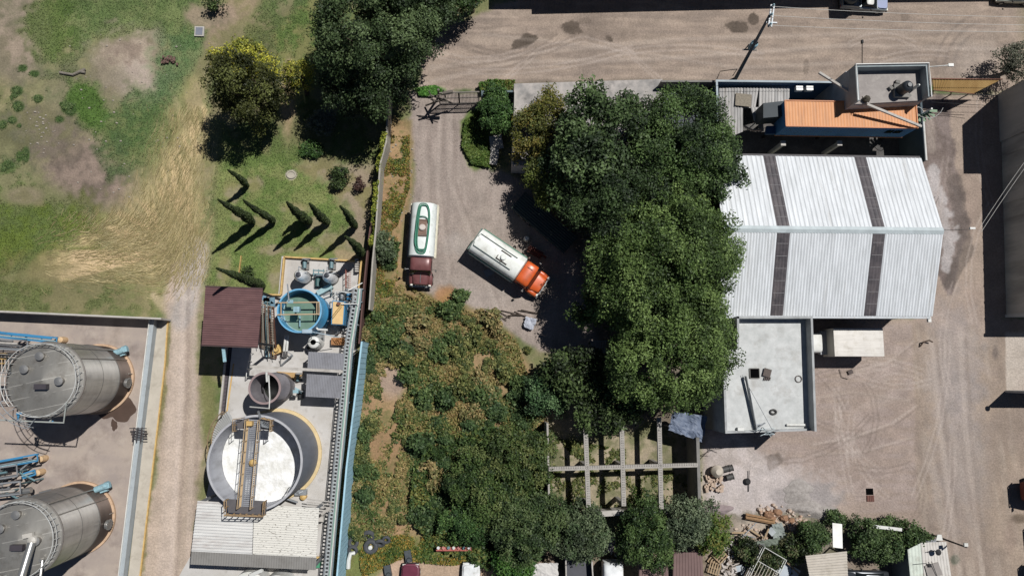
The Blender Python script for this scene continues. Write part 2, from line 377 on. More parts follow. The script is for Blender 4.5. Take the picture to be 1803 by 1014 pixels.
# yard on the right
YARD = [(1235, 560), (1440, 555), (1620, 560), (1770, 560), (1900, 560), (1900, 1060), (1640, 1060), (1600, 930), (1440, 905), (1350, 915), (1240, 900)]
YARD2 = [(1622, 165), (1765, 165), (1775, 560), (1610, 580), (1600, 300)]
bl(np.maximum(pm(YARD, 5, 4), pm(YARD2, 5, 2)), (164, 146, 130), (152, 134, 120), n1)
lane = ss(1604, 1612, PX-(PY-600)*.03)*ss(560, 600, PY); bl(lane*.8, (156, 138, 120), (142, 126, 112), n1)
bl(lane*ss(.45, .8, vnoise(X*2.2+Y*.2, Y*.25, 1.0, 94))*.35, (176, 162, 146))
bl(pm([(1240, 570), (1605, 570), (1615, 900), (1440, 905), (1250, 880)], 4, 3)*(.35+.5*ss(.3, .7, vnoise(X*.5+Y*.1, Y*2.4, 1.0, 95)))*.7, (168, 152, 144), (150, 134, 126), n2)
bl(bm(1680, 640, 50, 110, .6, .5)*.55, (164, 154, 150)); bl(bm(1690, 800, 45, 130, .6, .5)*.45, (158, 148, 144))
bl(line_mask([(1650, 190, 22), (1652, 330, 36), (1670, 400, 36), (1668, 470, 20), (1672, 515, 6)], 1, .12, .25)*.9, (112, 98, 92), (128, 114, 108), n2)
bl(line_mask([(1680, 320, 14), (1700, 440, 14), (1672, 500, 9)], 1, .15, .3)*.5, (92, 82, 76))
bl(line_mask([(1640, 300, 10), (1652, 350, 15), (1672, 420, 15), (1665, 470, 8)], 1, .3, .9, n3)*.75, (186, 180, 176))
bl(line_mask([(1635, 175, 7), (1640, 260, 8)], 1, .4, .5)*.5, (172, 158, 144))
bl(pm([(1770, 585), (1900, 585), (1900, 692), (1772, 692)], 1.2, 0), (184, 172, 158), (174, 162, 148), n2)
bl(pm([(1240, 770), (1300, 760), (1345, 800), (1400, 850), (1480, 870), (1440, 920), (1330, 930), (1240, 900)], 14, 16)*.85, (192, 182, 176), (168, 158, 150), n2)
bl(bm(1362, 812, 16, 13, .1, .5, 0, n3), (112, 98, 88)); bl(bm(1405, 845, 30, 8, .5, .6, -25)*.5, (140, 128, 118))
bl(bm(1350, 860, 105, 48, .4, .5)*.6, (188, 178, 172)); bl(bm(1420, 880, 62, 30, .3, .6, 0, n3)*.7, (150, 142, 138)); bl(bm(1262, 900, 22, 10, .4, .4, 35)*.7, (142, 124, 122)); bl(bm(1545, 708, 40, 8, .5, .5, -20)*.4, (178, 162, 150))
bl(bm(1640, 930, 10, 8, .4, .4)*.5, (120, 106, 96)); bl(bm(1682, 985, 9, 9, .3, .3)*.7, (80, 84, 70)); bl(bm(1752, 623, 5, 11, .5, .2)*.6, (110, 98, 92))
bl(bm(1795, 912, 14, 8, .4, .4)*.6, (90, 76, 62)); bl(bm(1780, 945, 12, 30, .5, .5)*.4, (136, 116, 104))
bl(pm([(1260, 905), (1440, 905), (1600, 925), (1590, 1060), (1250, 1060)], 8, 8)*.9, (136, 124, 112), (110, 104, 84), n2)
bl(pm([(1290, 915), (1420, 915), (1400, 960), (1290, 950)], 8, 14)*.7, (186, 170, 154))
bl(pm([(1480, 950), (1600, 955), (1590, 1060), (1480, 1060)], 6, 4)*.85, (138, 122, 108))
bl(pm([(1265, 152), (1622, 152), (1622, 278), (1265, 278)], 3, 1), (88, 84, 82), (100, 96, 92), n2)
C *= (1+.16*(n3-.5)+.10*(n2-.5)+.10*(n1-.5))[..., None]
for pts, wd, a_ in (([(1432, 782, 1), (1500, 770, 1), (1570, 745, 1), (1612, 715, 1)], 2.2, .4), ([(1432, 800, 1), (1520, 795, 1), (1605, 770, 1)], 2, .3), ([(1440, 700, 1), (1500, 690, 1), (1600, 705, 1)], 2, .25), ([(1500, 655, 1), (1560, 640, 1), (1610, 600, 1)], 1.8, .25),
    ([(1640, 600, 1), (1655, 760, 1), (1690, 1014, 1)], 4, .3), ([(1690, 590, 1), (1700, 760, 1), (1730, 1014, 1)], 4, .3), ([(740, 150, 1), (900, 110, 1), (1150, 105, 1), (1500, 80, 1), (1803, 90, 1)], 4, .3), ([(760, 120, 1), (950, 92, 1), (1200, 70, 1), (1803, 50, 1)], 4, .25), ([(850, 60, 1), (1100, 90, 1), (1300, 120, 1), (1640, 105, 1)], 3, .25),
    ([(745, 200, 1), (748, 340, 1), (745, 420, 1)], 4, .2), ([(790, 190, 1), (792, 320, 1), (830, 420, 1), (880, 560, 1)], 4, .25), ([(775, 180, 1), (770, 330, 1), (790, 480, 1)], 3, .2), ([(322, 500, 1), (318, 700, 1), (300, 1014, 1)], 4, .35), ([(345, 520, 1), (340, 700, 1), (330, 1014, 1)], 4, .25)):
    lm = line_mask(pts, wd, .6, .6, n3); bl(lm*a_, (192, 178, 164)); bl(line_mask([(x+wd*2.6, y+wd*1.2, w0) for x, y, w0 in pts], wd*.8, .6, .6, n3)*a_*.8, (122, 108, 98))
rs_ = np.random.RandomState(99)
for k_ in range(34):
    if k_ < 16: x0, y0 = rs_.uniform(1440, 1600), rs_.uniform(620, 860); a0 = rs_.randn()*.3+rs_.choice([0, 0, 1.5]); ln = rs_.uniform(60, 200)
    elif k_ < 24: x0, y0 = rs_.uniform(1620, 1760), rs_.uniform(200, 900); a0 = 1.57+rs_.randn()*.12; ln = rs_.uniform(100, 300)
    else: x0, y0 = rs_.uniform(780, 1700), rs_.uniform(40, 125); a0 = rs_.randn()*.1; ln = rs_.uniform(120, 320)
    cu = rs_.randn()*.5; pt = [(x0+ln*(t-.5)*math.cos(a0+cu*(t-.5)), y0+ln*(t-.5)*math.sin(a0+cu*(t-.5)), 1) for t in (0, .25, .5, .75, 1)]
    for o_ in (0, 9): bl(line_mask([(x-o_*math.sin(a0), y+o_*math.cos(a0), 1) for x, y, q_ in pt], 1.7, .5, .5, n3)*.32*(PX > 640), (190, 176, 164) if k_ % 3 else (116, 102, 92))
dm = ss(.62, .75, vnoise(X, Y, 2.3, 401))*ss(.4, .7, n3); bl(dm*.25*(PX > 700), (126, 112, 102))
gr_ = C.mean(2, keepdims=True); wm_ = ss(700, 730, PX)[..., None]; C = (C*.92+gr_*.08)*(1.0-.0*wm_)*np.array([1.0, .985, 1.0])+wm_*np.array([-4, -1, -1.])+1; gg_ = (ss(0, 12, C[..., 1]-C[..., 0])*(PX < 700))[..., None]; C = C*(1+gg_*np.array([.05, .05, .06])); C *= (1.05+.03*(1-wm_))
ef_ = (ss(-58, -53.5, X)*ss(62, 58, X)*ss(-28, -24, Y)*ss(46, 42.5, Y))[..., None]; C = C*ef_+np.array([118., 116, 86])*(1-ef_)
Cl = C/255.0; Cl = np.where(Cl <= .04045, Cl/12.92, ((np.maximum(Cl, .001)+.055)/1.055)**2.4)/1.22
gm = mat('ground_mix', (255, 255, 255), .95, 0, .1, 5.0, .05, bscale=7, vcol=True, rgb2=None, spec=.15)
rp = [n for n in gm.node_tree.nodes if n.type == 'VALTORGB'][0]
rp.color_ramp.elements[0].color = (.66, .66, .66, 1); rp.color_ramp.elements[1].color = (1.32, 1.31, 1.3, 1)
rp.color_ramp.elements[0].position = .28; rp.color_ramp.elements[1].position = .72
[n for n in gm.node_tree.nodes if n.type == 'TEX_NOISE'][0].inputs['Roughness'].default_value = .75
grime(gm, (196, 182, 168), 9, None, .66, .74, .55); grime(gm, (96, 82, 72), 4, None, .64, .76, .4)
ny, nx = X.shape
idx = np.arange(ny*nx).reshape(ny, nx)
Q = np.stack([idx[:-1, :-1], idx[:-1, 1:], idx[1:, 1:], idx[1:, :-1]], -1).reshape(-1, 4)
cxp = ((PX[:-1, :-1]+PX[1:, 1:])/2).ravel(); cyp = ((PY[:-1, :-1]+PY[1:, 1:])/2).ravel()
reg = np.zeros(len(Q), int)
nearf = ((X[:-1, :-1] >= -58) & (X[1:, 1:] <= 62) & (Y[:-1, :-1] >= -28) & (Y[1:, 1:] <= 46)).ravel()
for k, po in ((1, TRACK), (2, LAWN), (3, LOT), (4, DRIVE), (5, STREET), (6, YARD), (6, YARD2)):
    reg[(sdist(cxp, cyp, po) > 0) & nearf & (reg == 0)] = k
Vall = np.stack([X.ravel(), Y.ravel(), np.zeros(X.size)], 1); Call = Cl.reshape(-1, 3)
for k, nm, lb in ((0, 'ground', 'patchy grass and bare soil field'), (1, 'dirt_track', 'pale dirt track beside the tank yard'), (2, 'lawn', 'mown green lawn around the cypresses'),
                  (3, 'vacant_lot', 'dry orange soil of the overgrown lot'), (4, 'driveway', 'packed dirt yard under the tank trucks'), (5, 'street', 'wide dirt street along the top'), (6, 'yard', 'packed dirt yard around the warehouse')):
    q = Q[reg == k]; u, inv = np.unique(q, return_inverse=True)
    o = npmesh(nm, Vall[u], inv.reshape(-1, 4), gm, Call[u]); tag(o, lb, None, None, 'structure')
# ------------------------------------------------------------------ materials
CONC = mat('concrete', (178, 172, 164), .9, 0, .14, .9, .01, rgb2=(196, 190, 182))
CONCG = mat('concrete_grey', (158, 160, 160), .9, 0, .1, .8, .008, rgb2=(182, 184, 184))
CONCD = mat('concrete_dark', (120, 118, 114), .9, 0, .15, .7, .01, rgb2=(142, 138, 132))
WHITEM = mat('white_sheet', (208, 211, 213), .5, .0, .05, .9, 0, rgb2=(232, 235, 238), stretch=(3, .35, 1))
SKYL = mat('smoked_sheet', (66, 62, 66), .5, 0, .1, .8, 0, rgb2=(98, 90, 92))
DARK = mat('dark', (34, 34, 36), .8); BLACK = mat('painted_hole_dark', (12, 12, 13), 1, spec=0)  # BLACK is the darkness inside openings, painted on solid faces
STEEL = mat('stainless_steel', (186, 184, 180), .38, .75, .06, .8, 0, stretch=(1, 1, .15))
STEELD = mat('stainless_dull', (138, 132, 126), .5, .6, .08, .8)
GREYP = mat('grey_paint', (136, 138, 144), .55, 0, .06, .8)
GALV = mat('galvanised', (150, 154, 158), .5, .3, .1, 2)
YEL = mat('yellow_paint', (220, 184, 112), .6, 0, .12, 2, rgb2=(202, 160, 92))
TEAL = mat('blue_green_pipe', (104, 136, 142), .5, 0, .15, 3); PBLUE = mat('pale_blue_paint', (142, 182, 194), .55, 0, .15, 3)
BLUE = mat('blue_paint', (60, 138, 186), .45, 0, .08, 1.5); NAVY = mat('navy_blue_wall', (52, 92, 130), .7, 0, .1, 1)
RUST = mat('rusty_steel', (112, 72, 56), .8, .1, .25, 3, rgb2=(140, 92, 70)); BROWNR = mat('brown_sheet', (112, 78, 78), .55, .1, .1, .8, rgb2=(126, 90, 88))
WHITE = mat('white_paint', (226, 226, 222), .45, 0, .05, 1.2, rgb2=(210, 208, 200)); WOOD = mat('weathered_wood', (160, 132, 100), .85, 0, .2, 4, rgb2=(180, 156, 122))
GLASS = mat('dark_glass', (28, 34, 36), .08, 0, .02, 1); TYRE = mat('tyre', (36, 35, 35), .85, 0, .15, 6)
grime(CONC, (120, 112, 102), .8, None, .52, .72, .6); grime(CONCG, (122, 118, 112), 1.1, None, .54, .72, .55); grime(CONCD, (80, 76, 70), 1, None, .5, .7, .5)
grime(WHITEM, (166, 160, 148), 1.0, (3.5, .18, .3), .56, .74, .55); grime(WHITEM, (140, 128, 112), .5, None, .64, .8, .35); grime(SKYL, (132, 122, 116), 1.2, (3, .6, 1), .55, .72, .6)
grime(BROWNR, (84, 58, 56), .9, (.3, 3, 1), .5, .7, .6); grime(WHITE, (170, 160, 140), 1.6, None, .56, .74, .5); grime(YEL, (150, 110, 70), 3, None, .5, .7, .5); grime(BLUE, (70, 90, 100), 1.5, (1, 1, .3), .56, .72, .6)
grime(GREYP, (110, 104, 100), 1.5, (1, 1, .3), .5, .7, .5); grime(GALV, (130, 110, 92), 2.5, None, .55, .72, .6); grime(NAVY, (90, 110, 120), 1.2, None, .55, .72, .5); grime(PBLUE, (120, 124, 118), 3, None, .5, .68, .6)
def one(name, label, cat, mb, m, group=None, smooth=False, kind=None): return tag(mb.build(name, m, None, smooth), label, cat, group, kind)
def Z(px, py, z): return P(px, py, z)
def seg(p, q, z): return [P(*p, z), P(*q, z)]
# ================================================================== WAREHOUSE
zr, ze = 8.6, 6.2
E_ = P(1661, 405, zr).x; W_ = P(1274, 405, zr).x; yr = P(1500, 405, zr).y; yn = P(1500, 277, ze).y; ys = P(1500, 556, ze).y
t = T('warehouse', 'large warehouse with white ribbed gable roof and four dark skylight strips', 'warehouse', ((E_+W_)/2, yr, 0))
MB().prism([(W_+.2, ys+.15), (E_-.2, ys+.15), (E_-.2, yn-.15), (W_+.2, yn-.15)], ze-.12).add([(W_+.2, ys+.15, ze-.1), (W_+.2, yn-.15, ze-.1), (W_+.2, yr, zr-.15), (E_-.2, ys+.15, ze-.1), (E_-.2, yn-.15, ze-.1), (E_-.2, yr, zr-.15)], [(0, 1, 2), (5, 4, 3), (1, 4, 5, 2), (3, 0, 2, 5)]).build('wall', CONCG, t)
xs = [W_]
for a, b in ((1368.5, 1391.5), (1537, 1559)): xs += [P(a, 405, zr).x, P(b, 405, zr).x]
xs += [E_]
for side, ye in ((1, yn), (-1, ys)):
    for i in range(5):
        a, b = xs[i], xs[i+1]; sk = i % 2
        n = max(3, int((b-a)/(.42 if side > 0 else .27)))
        m = MB().corr((a, yr+.08*side, zr), (b, yr+.08*side, zr), (b, ye, ze), (a, ye, ze), n, .05 if sk == 0 else .035, .03, (0, 0, 1, .3) if side > 0 else (0, 1))
        o = m.build('skylight' if sk else 'roof', SKYL if sk else WHITEM, t)
        if sk:
            m = MB(); h_ = abs(ye-yr)
            for k in range(1, 7):
                f = k/7+(.02 if i == 1 else 0); m.beam((a+.1, yr+(ye-yr)*f, zr+(ze-zr)*f+.05), (b-.1, yr+(ye-yr)*f, zr+(ze-zr)*f+.05), .035, .03)
            m.build('sheet_lap', mat('lapm', (120, 116, 118), .6), o)
MB().add([(W_, yr-.32, zr-.03), (E_, yr-.32, zr-.03), (E_, yr, zr+.13), (W_, yr, zr+.13), (W_, yr+.32, zr-.03), (E_, yr+.32, zr-.03)], [(0, 1, 2, 3), (3, 2, 5, 4), (0, 3, 4), (1, 5, 2)]).build('ridge_cap', mat('ridge', (196, 206, 208), .5), t)
MB().beam((W_, yn+.1, ze-.08), (E_-.1, yn+.1, ze-.08), .2, .16).build('gutter', mat('dark_gutter', (84, 80, 82), .7), t); MB().beam((W_, ys-.12, ze-.1), (E_-.2, ys-.12, ze-.1), .24, .18).build('gutter', GALV, t)
MB().box((E_-.25, ys-.3, ze-.2), (.3, .5, .25)).build('gutter_outlet', WHITE, t)
# ================================================================== GREY FLAT-ROOFED BUILDING
OUT = [(1297, 557), (1430, 557), (1437, 759), (1282, 764), (1277, 616), (1297, 615)]
zt = 6.9; zs = 5.9
po = [P(a, b, zt) for a, b in OUT]
t = T('flat_roofed_building', 'grey concrete building with flat pale roof and high parapet beside the warehouse', 'building', tuple(sum((Vector((v.x, v.y, 0)) for v in po), Vector())/6))
MB().prism([Vector((v.x, v.y, 0)) for v in po], 5.75).build('wall', CONCG, t)
cen = sum((Vector((v.x, v.y, 0)) for v in po), Vector())/6
ins = [Vector((v.x, v.y, 0))+(cen-Vector((v.x, v.y, 0))).normalized()*.12 for v in po]
MB().prism(ins, zs, 5.76).build('roof', mat('roof_slab', (186, 188, 186), .85, 0, .06, 1.1, .006, rgb2=(210, 211, 209)), t)
def inset_wall(m, a, b, th, h, z0):
    a = Vector((a.x, a.y, 0)); b = Vector((b.x, b.y, 0)); d = (b-a).normalized(); n = Vector((-d.y, d.x, 0))
    if (cen-a).dot(n) < 0: n = -n
    return m.prism([a, b, b+n*th, a+n*th], z0+h, z0)
m = MB(); hs = [(0, 1, 1.25), (1, 2, 1.253), (2, 3, .45), (3, 4, .4), (4, 5, .9), (5, 0, 1.25)]
for a, b, h in hs: inset_wall(m, po[a], po[b], .2, h, 5.76)
m.build('parapet', CONCG, t)
hb = P(1328, 657, 5.90); MB().box((hb.x, hb.y, 5.920), (.82, .82, .06)).build('hatch_opening', BLACK, t)  # solid box, black colour stands in for the shade down the hatch
m = MB()
for i in range(-1, 2, 2):
    m.box((hb.x+i*.45, hb.y, 5.960), (.06, .9, .12)).box((hb.x, hb.y+i*.45, 5.958), (.84, .06, .118))
m.build('hatch_frame', CONCD, t)
c = P(1351, 658, 6.10); m = MB().box((c.x, c.y+.1, 6.100), (.7, .75, .06), -.3)
for k in range(4): m.box((c.x-.25+k*.17, c.y-.45, 6.040), (.09, .3, .05), -.3)
one('pallet', 'small dark wooden pallet beside the square roof hatch', 'pallet', m, mat('dark_wood', (96, 84, 78), .85, 0, .2, 5))
m = MB(); c = P(1406, 667, 5.95); m.tube([(c.x+.3*math.cos(a*.5236), c.y+.3*math.sin(a*.5236), 5.960) for a in range(12)], .05, 6, closed=True)
one('hose_ring', 'coiled grey hose ring on the pale flat roof', 'hose', m, mat('ring', (120, 112, 108), .8))
m = MB().beam(P(1313, 662, 6.35), P(1332, 758, 6.10), .07, .5)
one('leaning_board', 'long narrow board standing on edge across the flat roof', 'board', m, CONCG)
m = MB()
m.tube([P(1385, 748, 6.05), P(1417, 748, 6.05)], .12, 8); one('pipe', 'white pipe length lying near the parapet corner of the flat roof', 'pipe', m, WHITE)
c = P(1361, 725, 5.92); m = MB().tube([(c.x+.28*math.cos(a*.5236), c.y+.2*math.sin(a*.5236), 6.000) for a in range(12)], .09, 6, closed=True)
one('cable_coil', 'small dark cable coil on the flat roof', 'cable coil', m, mat('coil', (70, 68, 66), .8))
AER = mat('aerial', (176, 190, 194), .5)
t = T('television_aerial', 'pale lattice aerial leaning over the south parapet of the flat roof', 'aerial', tuple(P(1343, 750, 5.90)))
a = P(1343, 752, 6.00); b = P(1357, 768, 8.80)
MB().tube([a, b], .04, 6).build('mast', AER, t)
m = MB()
for k, (dx, dy) in enumerate(((.9, .1), (.8, -.3), (.7, .3), (.5, 0))):
    q = a.lerp(b, .2+.2*k); m.tube([q-Vector((dx, dy, 0)), q+Vector((dx, dy, 0))], .03, 5)
m.build('element', AER, t)
m = MB().tube([a+Vector((0, 0, 2)), P(1307, 660, 6.10)], .025, 5).tube([a+Vector((0, 0, 2)), P(1372, 757, 6.80)], .025, 5).beam(P(1330, 748, 6.20), P(1348, 745, 6.20), .1).beam(P(1331, 755, 6.10), P(1347, 744, 6.30), .1)
m.build('guy_wire', GALV, t)
m = MB()
c = P(1303, 755, 6.05); m.box((c.x, c.y, 6.100), (.55, .3, .35)); one('roof_box', 'small white box at the south west corner of the flat roof', 'box', m, WHITE)
grime(MATS['roof_slab'], (160, 154, 146), .7, None, .52, .7, .55); grime(MATS['roof_slab'], (176, 140, 112), 1.4, None, .68, .78, .5); grime(MATS['roof_slab'], (120, 118, 114), 3, None, .66, .76, .5)
# ================================================================== NORTH COMPOUND
xw = P(1262, 143, 4).x; xe = P(1622, 180, 4).x; ynw = P(1262, 143, 4).y; ycs = yn+.45
t = T('compound_wall', 'navy blue painted compound wall along the dirt street and container', 'wall', ((xw+xe)/2, ynw, 0))
MB().wall([(xw, ycs), (xw, ynw), (P(1492, 139, 4).x, ynw+.1)], .18, 4).build('wall', NAVY, t)
MB().wall([(xw-.01, ycs), (xw-.01, ynw+.01), (P(1492, 139, 4).x, ynw+.11)], .2, .06, 4.0).build('coping', mat('coping', (168, 180, 186), .8), t)
t2 = P(1623, 195, 4); one('side_wall', 'dark compound side wall running down to the warehouse', 'wall', MB().wall([(xe, ycs), (xe, P(1622, 172, 4).y)], .2, 4), mat('sidew', (70, 84, 92), .8)); one('white_pipe', 'long white pipe along the top of the compound side wall', 'pipe', MB().tube([(xe, ycs, 4.1), (xe, P(1622, 200, 4).y, 4.1)], .12, 8), WHITE)
# dark shed between slab roof and compound
m = MB().corr(P(1166, 152, 2.6), P(1256, 152, 2.6), P(1256, 228, 2.2), P(1166, 228, 2.2), 14, .05, .04)
one('shed_roof', 'dark corrugated shed roof in shade west of the blue compound wall', 'roof', m, mat('shed_dark', (72, 78, 84), .7))
one('street_wall', 'dark grey street wall above the shaded shed roof', 'wall', MB().wall([P(1164, 144, 4), P(1260, 144, 4)], .18, 4.1), CONCD)
# corrugated lean-to with hole
t = T('corrugated_lean_to', 'pale broken corrugated lean to roof with hole inside the blue wall', 'roof', tuple(P(1325, 190, 0)))
for a, b, c_, d in (((1266, 156), (1308, 155), (1308, 232), (1266, 250)), ((1309, 155), (1336, 155), (1330, 190), (1309, 191)), ((1337, 154), (1390, 153), (1390, 176), (1336, 190)), ((1322, 190), (1346, 188), (1340, 214), (1328, 214))):
    q = [P(*a, 3.2), P(*b, 3.2), P(*c_, 3), P(*d, 3)]
    MB().corr(*q, max(3, int((q[1]-q[0]).length/.3)), .05, .03).build('roof_sheet', mat('old_sheet', (150, 148, 146), .75, .1, .15, .8, rgb2=(196, 192, 188), stretch=(3, .3, 1)), t)
m = MB()
for a in ((1268, 158), (1388, 158), (1268, 245), (1335, 212)): q = P(*a, 3.0); m.tube([(q.x, q.y, 0), q], .06, 6)
m.build('post', GALV, t)
one('woven_mat', 'brown woven mat lying on the broken lean to roof', 'mat', MB().beam(P(1295, 175, 3.35), P(1323, 178, 3.35), 1.3, .05), mat('matbrown', (138, 128, 112), .9, 0, .2, 5))
one('loose_sheet', 'pale loose roofing sheet beside the lean to hole', 'sheet', MB().beam(P(1338, 205, 2.6), P(1341, 232, 2.0), .5, .05), GREYP)
one('roof_timber', 'pale timber lying across the west end of the lean to', 'timber', MB().beam(P(1266, 203, 3.5), P(1290, 226, 3.5), .14), CONC)
one('rolled_cloth', 'curled pale cloth strip at the lean to hole', 'cloth', MB().tube([P(1310, 222, 2.2), P(1318, 227, 2.3), P(1326, 230, 2.3), P(1340, 229, 2.3)], .12, 6), mat('cloth', (196, 170, 150), .9))
for x, lb in ((1406, 'left'), (1424, 'right')):
    a = P(x, 157, 3.4); m = MB().box(a, (.7, .45, .5)).box((a.x, a.y-.24, a.z), (.5, .04, .36))
    t = one('air_conditioner', 'white wall box below the blue street wall, %s of the pair' % lb, 'air conditioner', m, WHITE, 'white boxes on the blue wall')
# container
x0 = P(1382, 178, 6).x; x1 = P(1613, 181, 6).x; y1 = P(1500, 179, 6).y; y0 = P(1500, 224, 6).y
t = T('shipping_container', 'blue container with orange ribbed roof raised on posts', 'container', ((x0+x1)/2, (y0+y1)/2, 3.3))
n = 44
m = MB().corr((x0, y0-.02, 5.94), (x1, y0-.02, 5.94), (x1, y1, 5.94), (x0, y1, 5.94), n, .025, .03, (0, .2, 1, .2)); m.build('roof', mat('orange_roof', (218, 144, 86), .6, 0, .05, .6, rgb2=(226, 154, 96)), t)
m = MB().corr((x0, y0, 3.4), (x1, y0, 3.4), (x1, y0+.001, 5.9), (x0, y0+.001, 5.9), 44, .04, .03); m.box(((x0+x1)/2, (y0+y1)/2, 4.6), (x1-x0-.02, y1-y0-.1, 2.5)); m.build('body', mat('container_blue', (80, 146, 204), .6, 0, .08, 1), t)
m = MB()
for yy in (y0, y1):
    m.beam((x0, yy, 5.97), (x1, yy, 5.97), .1, .1).beam((x0, yy, 3.36), (x1, yy, 3.36), .12, .14)
for xx in (x0, x1): m.beam((xx, y0, 5.98), (xx, y1, 5.98), .1, .1)
m.build('frame', mat('orange_rail', (206, 128, 76), .6), t)
m = MB()
for a, b in ((1560, 1570), (1575, 1587)): q = P(a, 227, 5); m.box((q.x+.3, y0-.05, 5.0), (.7, .05, .7))
m.build('window', GLASS, t)
for k_, (xx, yy) in enumerate([(a_, b_) for a_ in (x0+.2, x0+6, x1-.2) for b_ in (y0+.9, y1-.15)]):
    MB().box((xx, yy, 1.65), (.22, .22, 3.3)).build('post', DARK, t)
for pxx, lb in ((1377, 'west'), (1476, 'middle')):
    a = P(pxx, 240, 3.3); m = MB().box((a.x, a.y-.8, 1.7), (.35, .35, 3.4)); m.box((a.x, a.y-.8, 3.45), (.5, .5, .12))
    one('pillar', 'pale pillar standing in the shaded yard, %s one' % lb, 'pillar', m, CONC, 'pillars south of the container')
m = MB().pp([(1344, 182), (1380, 178), (1378, 205), (1344, 208)], 5.2, 3.3); one('stair_landing', 'dark blue landing box at the west end of the container', 'landing', m, mat('dkb', (52, 60, 66), .7))
m = MB().pp([(1350, 222), (1386, 221), (1388, 236), (1348, 236)], 3.6, 3.3); one('blue_awning', 'small blue awning below the container west end', 'awning', m, NAVY)
# tower roof with parapet
OUT = [(1497, 114), (1633, 112), (1638, 172), (1608, 174), (1490, 177)]
zt = 8.2; po = [P(a, b, zt) for a, b in ((1505, 115), (1633, 113), (1638, 171), (1509, 178))]
cen = sum((Vector((v.x, v.y, 0)) for v in po), Vector())/4
t = T('roof_tower_building', 'concrete block with railed parapet roof at the container east end', 'building', tuple(cen))
MB().prism([Vector((v.x, v.y, 0)) for v in po], 7.1).build('wall', CONCG, t)
ins = [Vector((v.x, v.y, 0))+(cen-Vector((v.x, v.y, 0))).normalized()*.1 for v in po]
MB().prism(ins, 7.25, 7.11).build('roof', mat('tower_roof', (146, 138, 134), .9, 0, .1, .8, .01, rgb2=(166, 158, 152)), t)
m = MB()
for a, b, h in ((0, 1, 1.15), (1, 2, 1.153), (3, 0, 1.147)): inset_wall(m, po[a], po[b], .22, h, 7.11)
m.build('parapet', mat('parapet_green', (150, 160, 162), .85), t)
m = MB().tube([Vector((v.x, v.y, 8.4)) for v in (po[3], po[0], po[1], po[2])], .06, 6)
for i in ((0), (1), (2)):
    v = po[i]; m.tube([(v.x, v.y, 8.2), (v.x, v.y, 8.42)], .06, 6)
m.build('rail', WHITE, t)
m = MB().pp([(1489, 126), (1502, 126), (1510, 177), (1491, 178)], 6.4); one('side_block', 'narrow grey side block west of the railed tower roof', 'building', m, CONCG)
t = T('water_tank', 'black water tank with domed lid on tower roof', 'water tank', tuple(P(1590, 154, 7.25)))
c = P(1583, 162, 7.25); pr = [(.5, 0), (.52, .1), (.5, .35), (.53, .4), (.5, .75), (.53, .8), (.5, 1.1), (.35, 1.25), (.2, 1.3), (.2, 1.4)]
MB().lathe(c+Vector((0, 0, .35)), pr, 20).build('tank', mat('tank_black', (44, 48, 54), .45), t, True)
m = MB().box((c.x, c.y, 7.43), (1.3, 1.3, .34)); m.build('plinth', CONCD, t)
for k_, (dx, dy) in enumerate(((-.9, .3), (.8, -.5), (-.2, .9), (.9, .5))): one('roof_block', 'loose concrete block on the %s side of the black water tank' % ('west', 'south east', 'north', 'east')[k_], 'block', MB().box((c.x+dx, c.y+dy, 7.4), (.4, .3, .3), dx), CONCD)
c = P(1618, 150, 8.2); one('gas_cylinder', 'white upright cylinder beside the tower parapet', 'cylinder', MB().lathe((c.x, c.y, 7.25), [(.12, 0), (.14, .1), (.14, .9), (.06, 1.05)], 12), WHITE, smooth=True)
for a, b, lb in (((1442, 128, 6.5), (1518, 176, 6.8), 'pale steel beam slanting from the street wall to the tower'), ((1526, 184, 7.4), (1622, 223, 6.4), 'pale steel beam lying diagonally over the orange container roof')):
    one('steel_beam', lb, 'beam', MB().beam(P(*a), P(*b), .22, .2), CONC)
one('dry_plant', 'small dry plant between the tower and orange roof', 'plant', MB().tube([P(1518, 178, 7.3), P(1526, 172, 7.9)], .05, 5).tube([P(1520, 178, 7.3), P(1518, 170, 7.8)], .04, 5).tube([P(1520, 178, 7.3), P(1530, 180, 7.8)], .04, 5).lathe(P(1524, 176, 7.3), [(.3, 0), (.35, .3), (.1, .45)], 7), mat('dry', (70, 64, 52), .9))
t = T('spiral_stair', 'white spiral stair with green treads at the tower corner', 'stair', tuple(P(1625, 196, 0)))
c = P(1626, 200, 5.5); c.z = 0
MB().tube([c, c+Vector((0, 0, 6.8))], .08, 8).build('column', WHITE, t)
m = MB(); m2 = MB(); hp = []
for k in range(26):
    a = k*.5; z = .3+k*.24; d = Vector((math.cos(a), math.sin(a), 0)); m.beam(c+Vector((0, 0, z))+d*.08, c+Vector((0, 0, z))+d*.85, .26, .04); hp.append(c+Vector((0, 0, z+.9))+d*.85)
m.build('tread', mat('green_tread', (110, 140, 104), .6), t); m2.tube(hp, .03, 5).build('handrail', WHITE, t)
one('brick_strip', 'narrow stack of bricks by the compound side wall', 'bricks', MB().box(P(1606, 262, 1)+Vector((0, 0, -.4)), (.5, 2.2, 1.2)), mat('brick', (150, 116, 100), .9, 0, .3, 6))
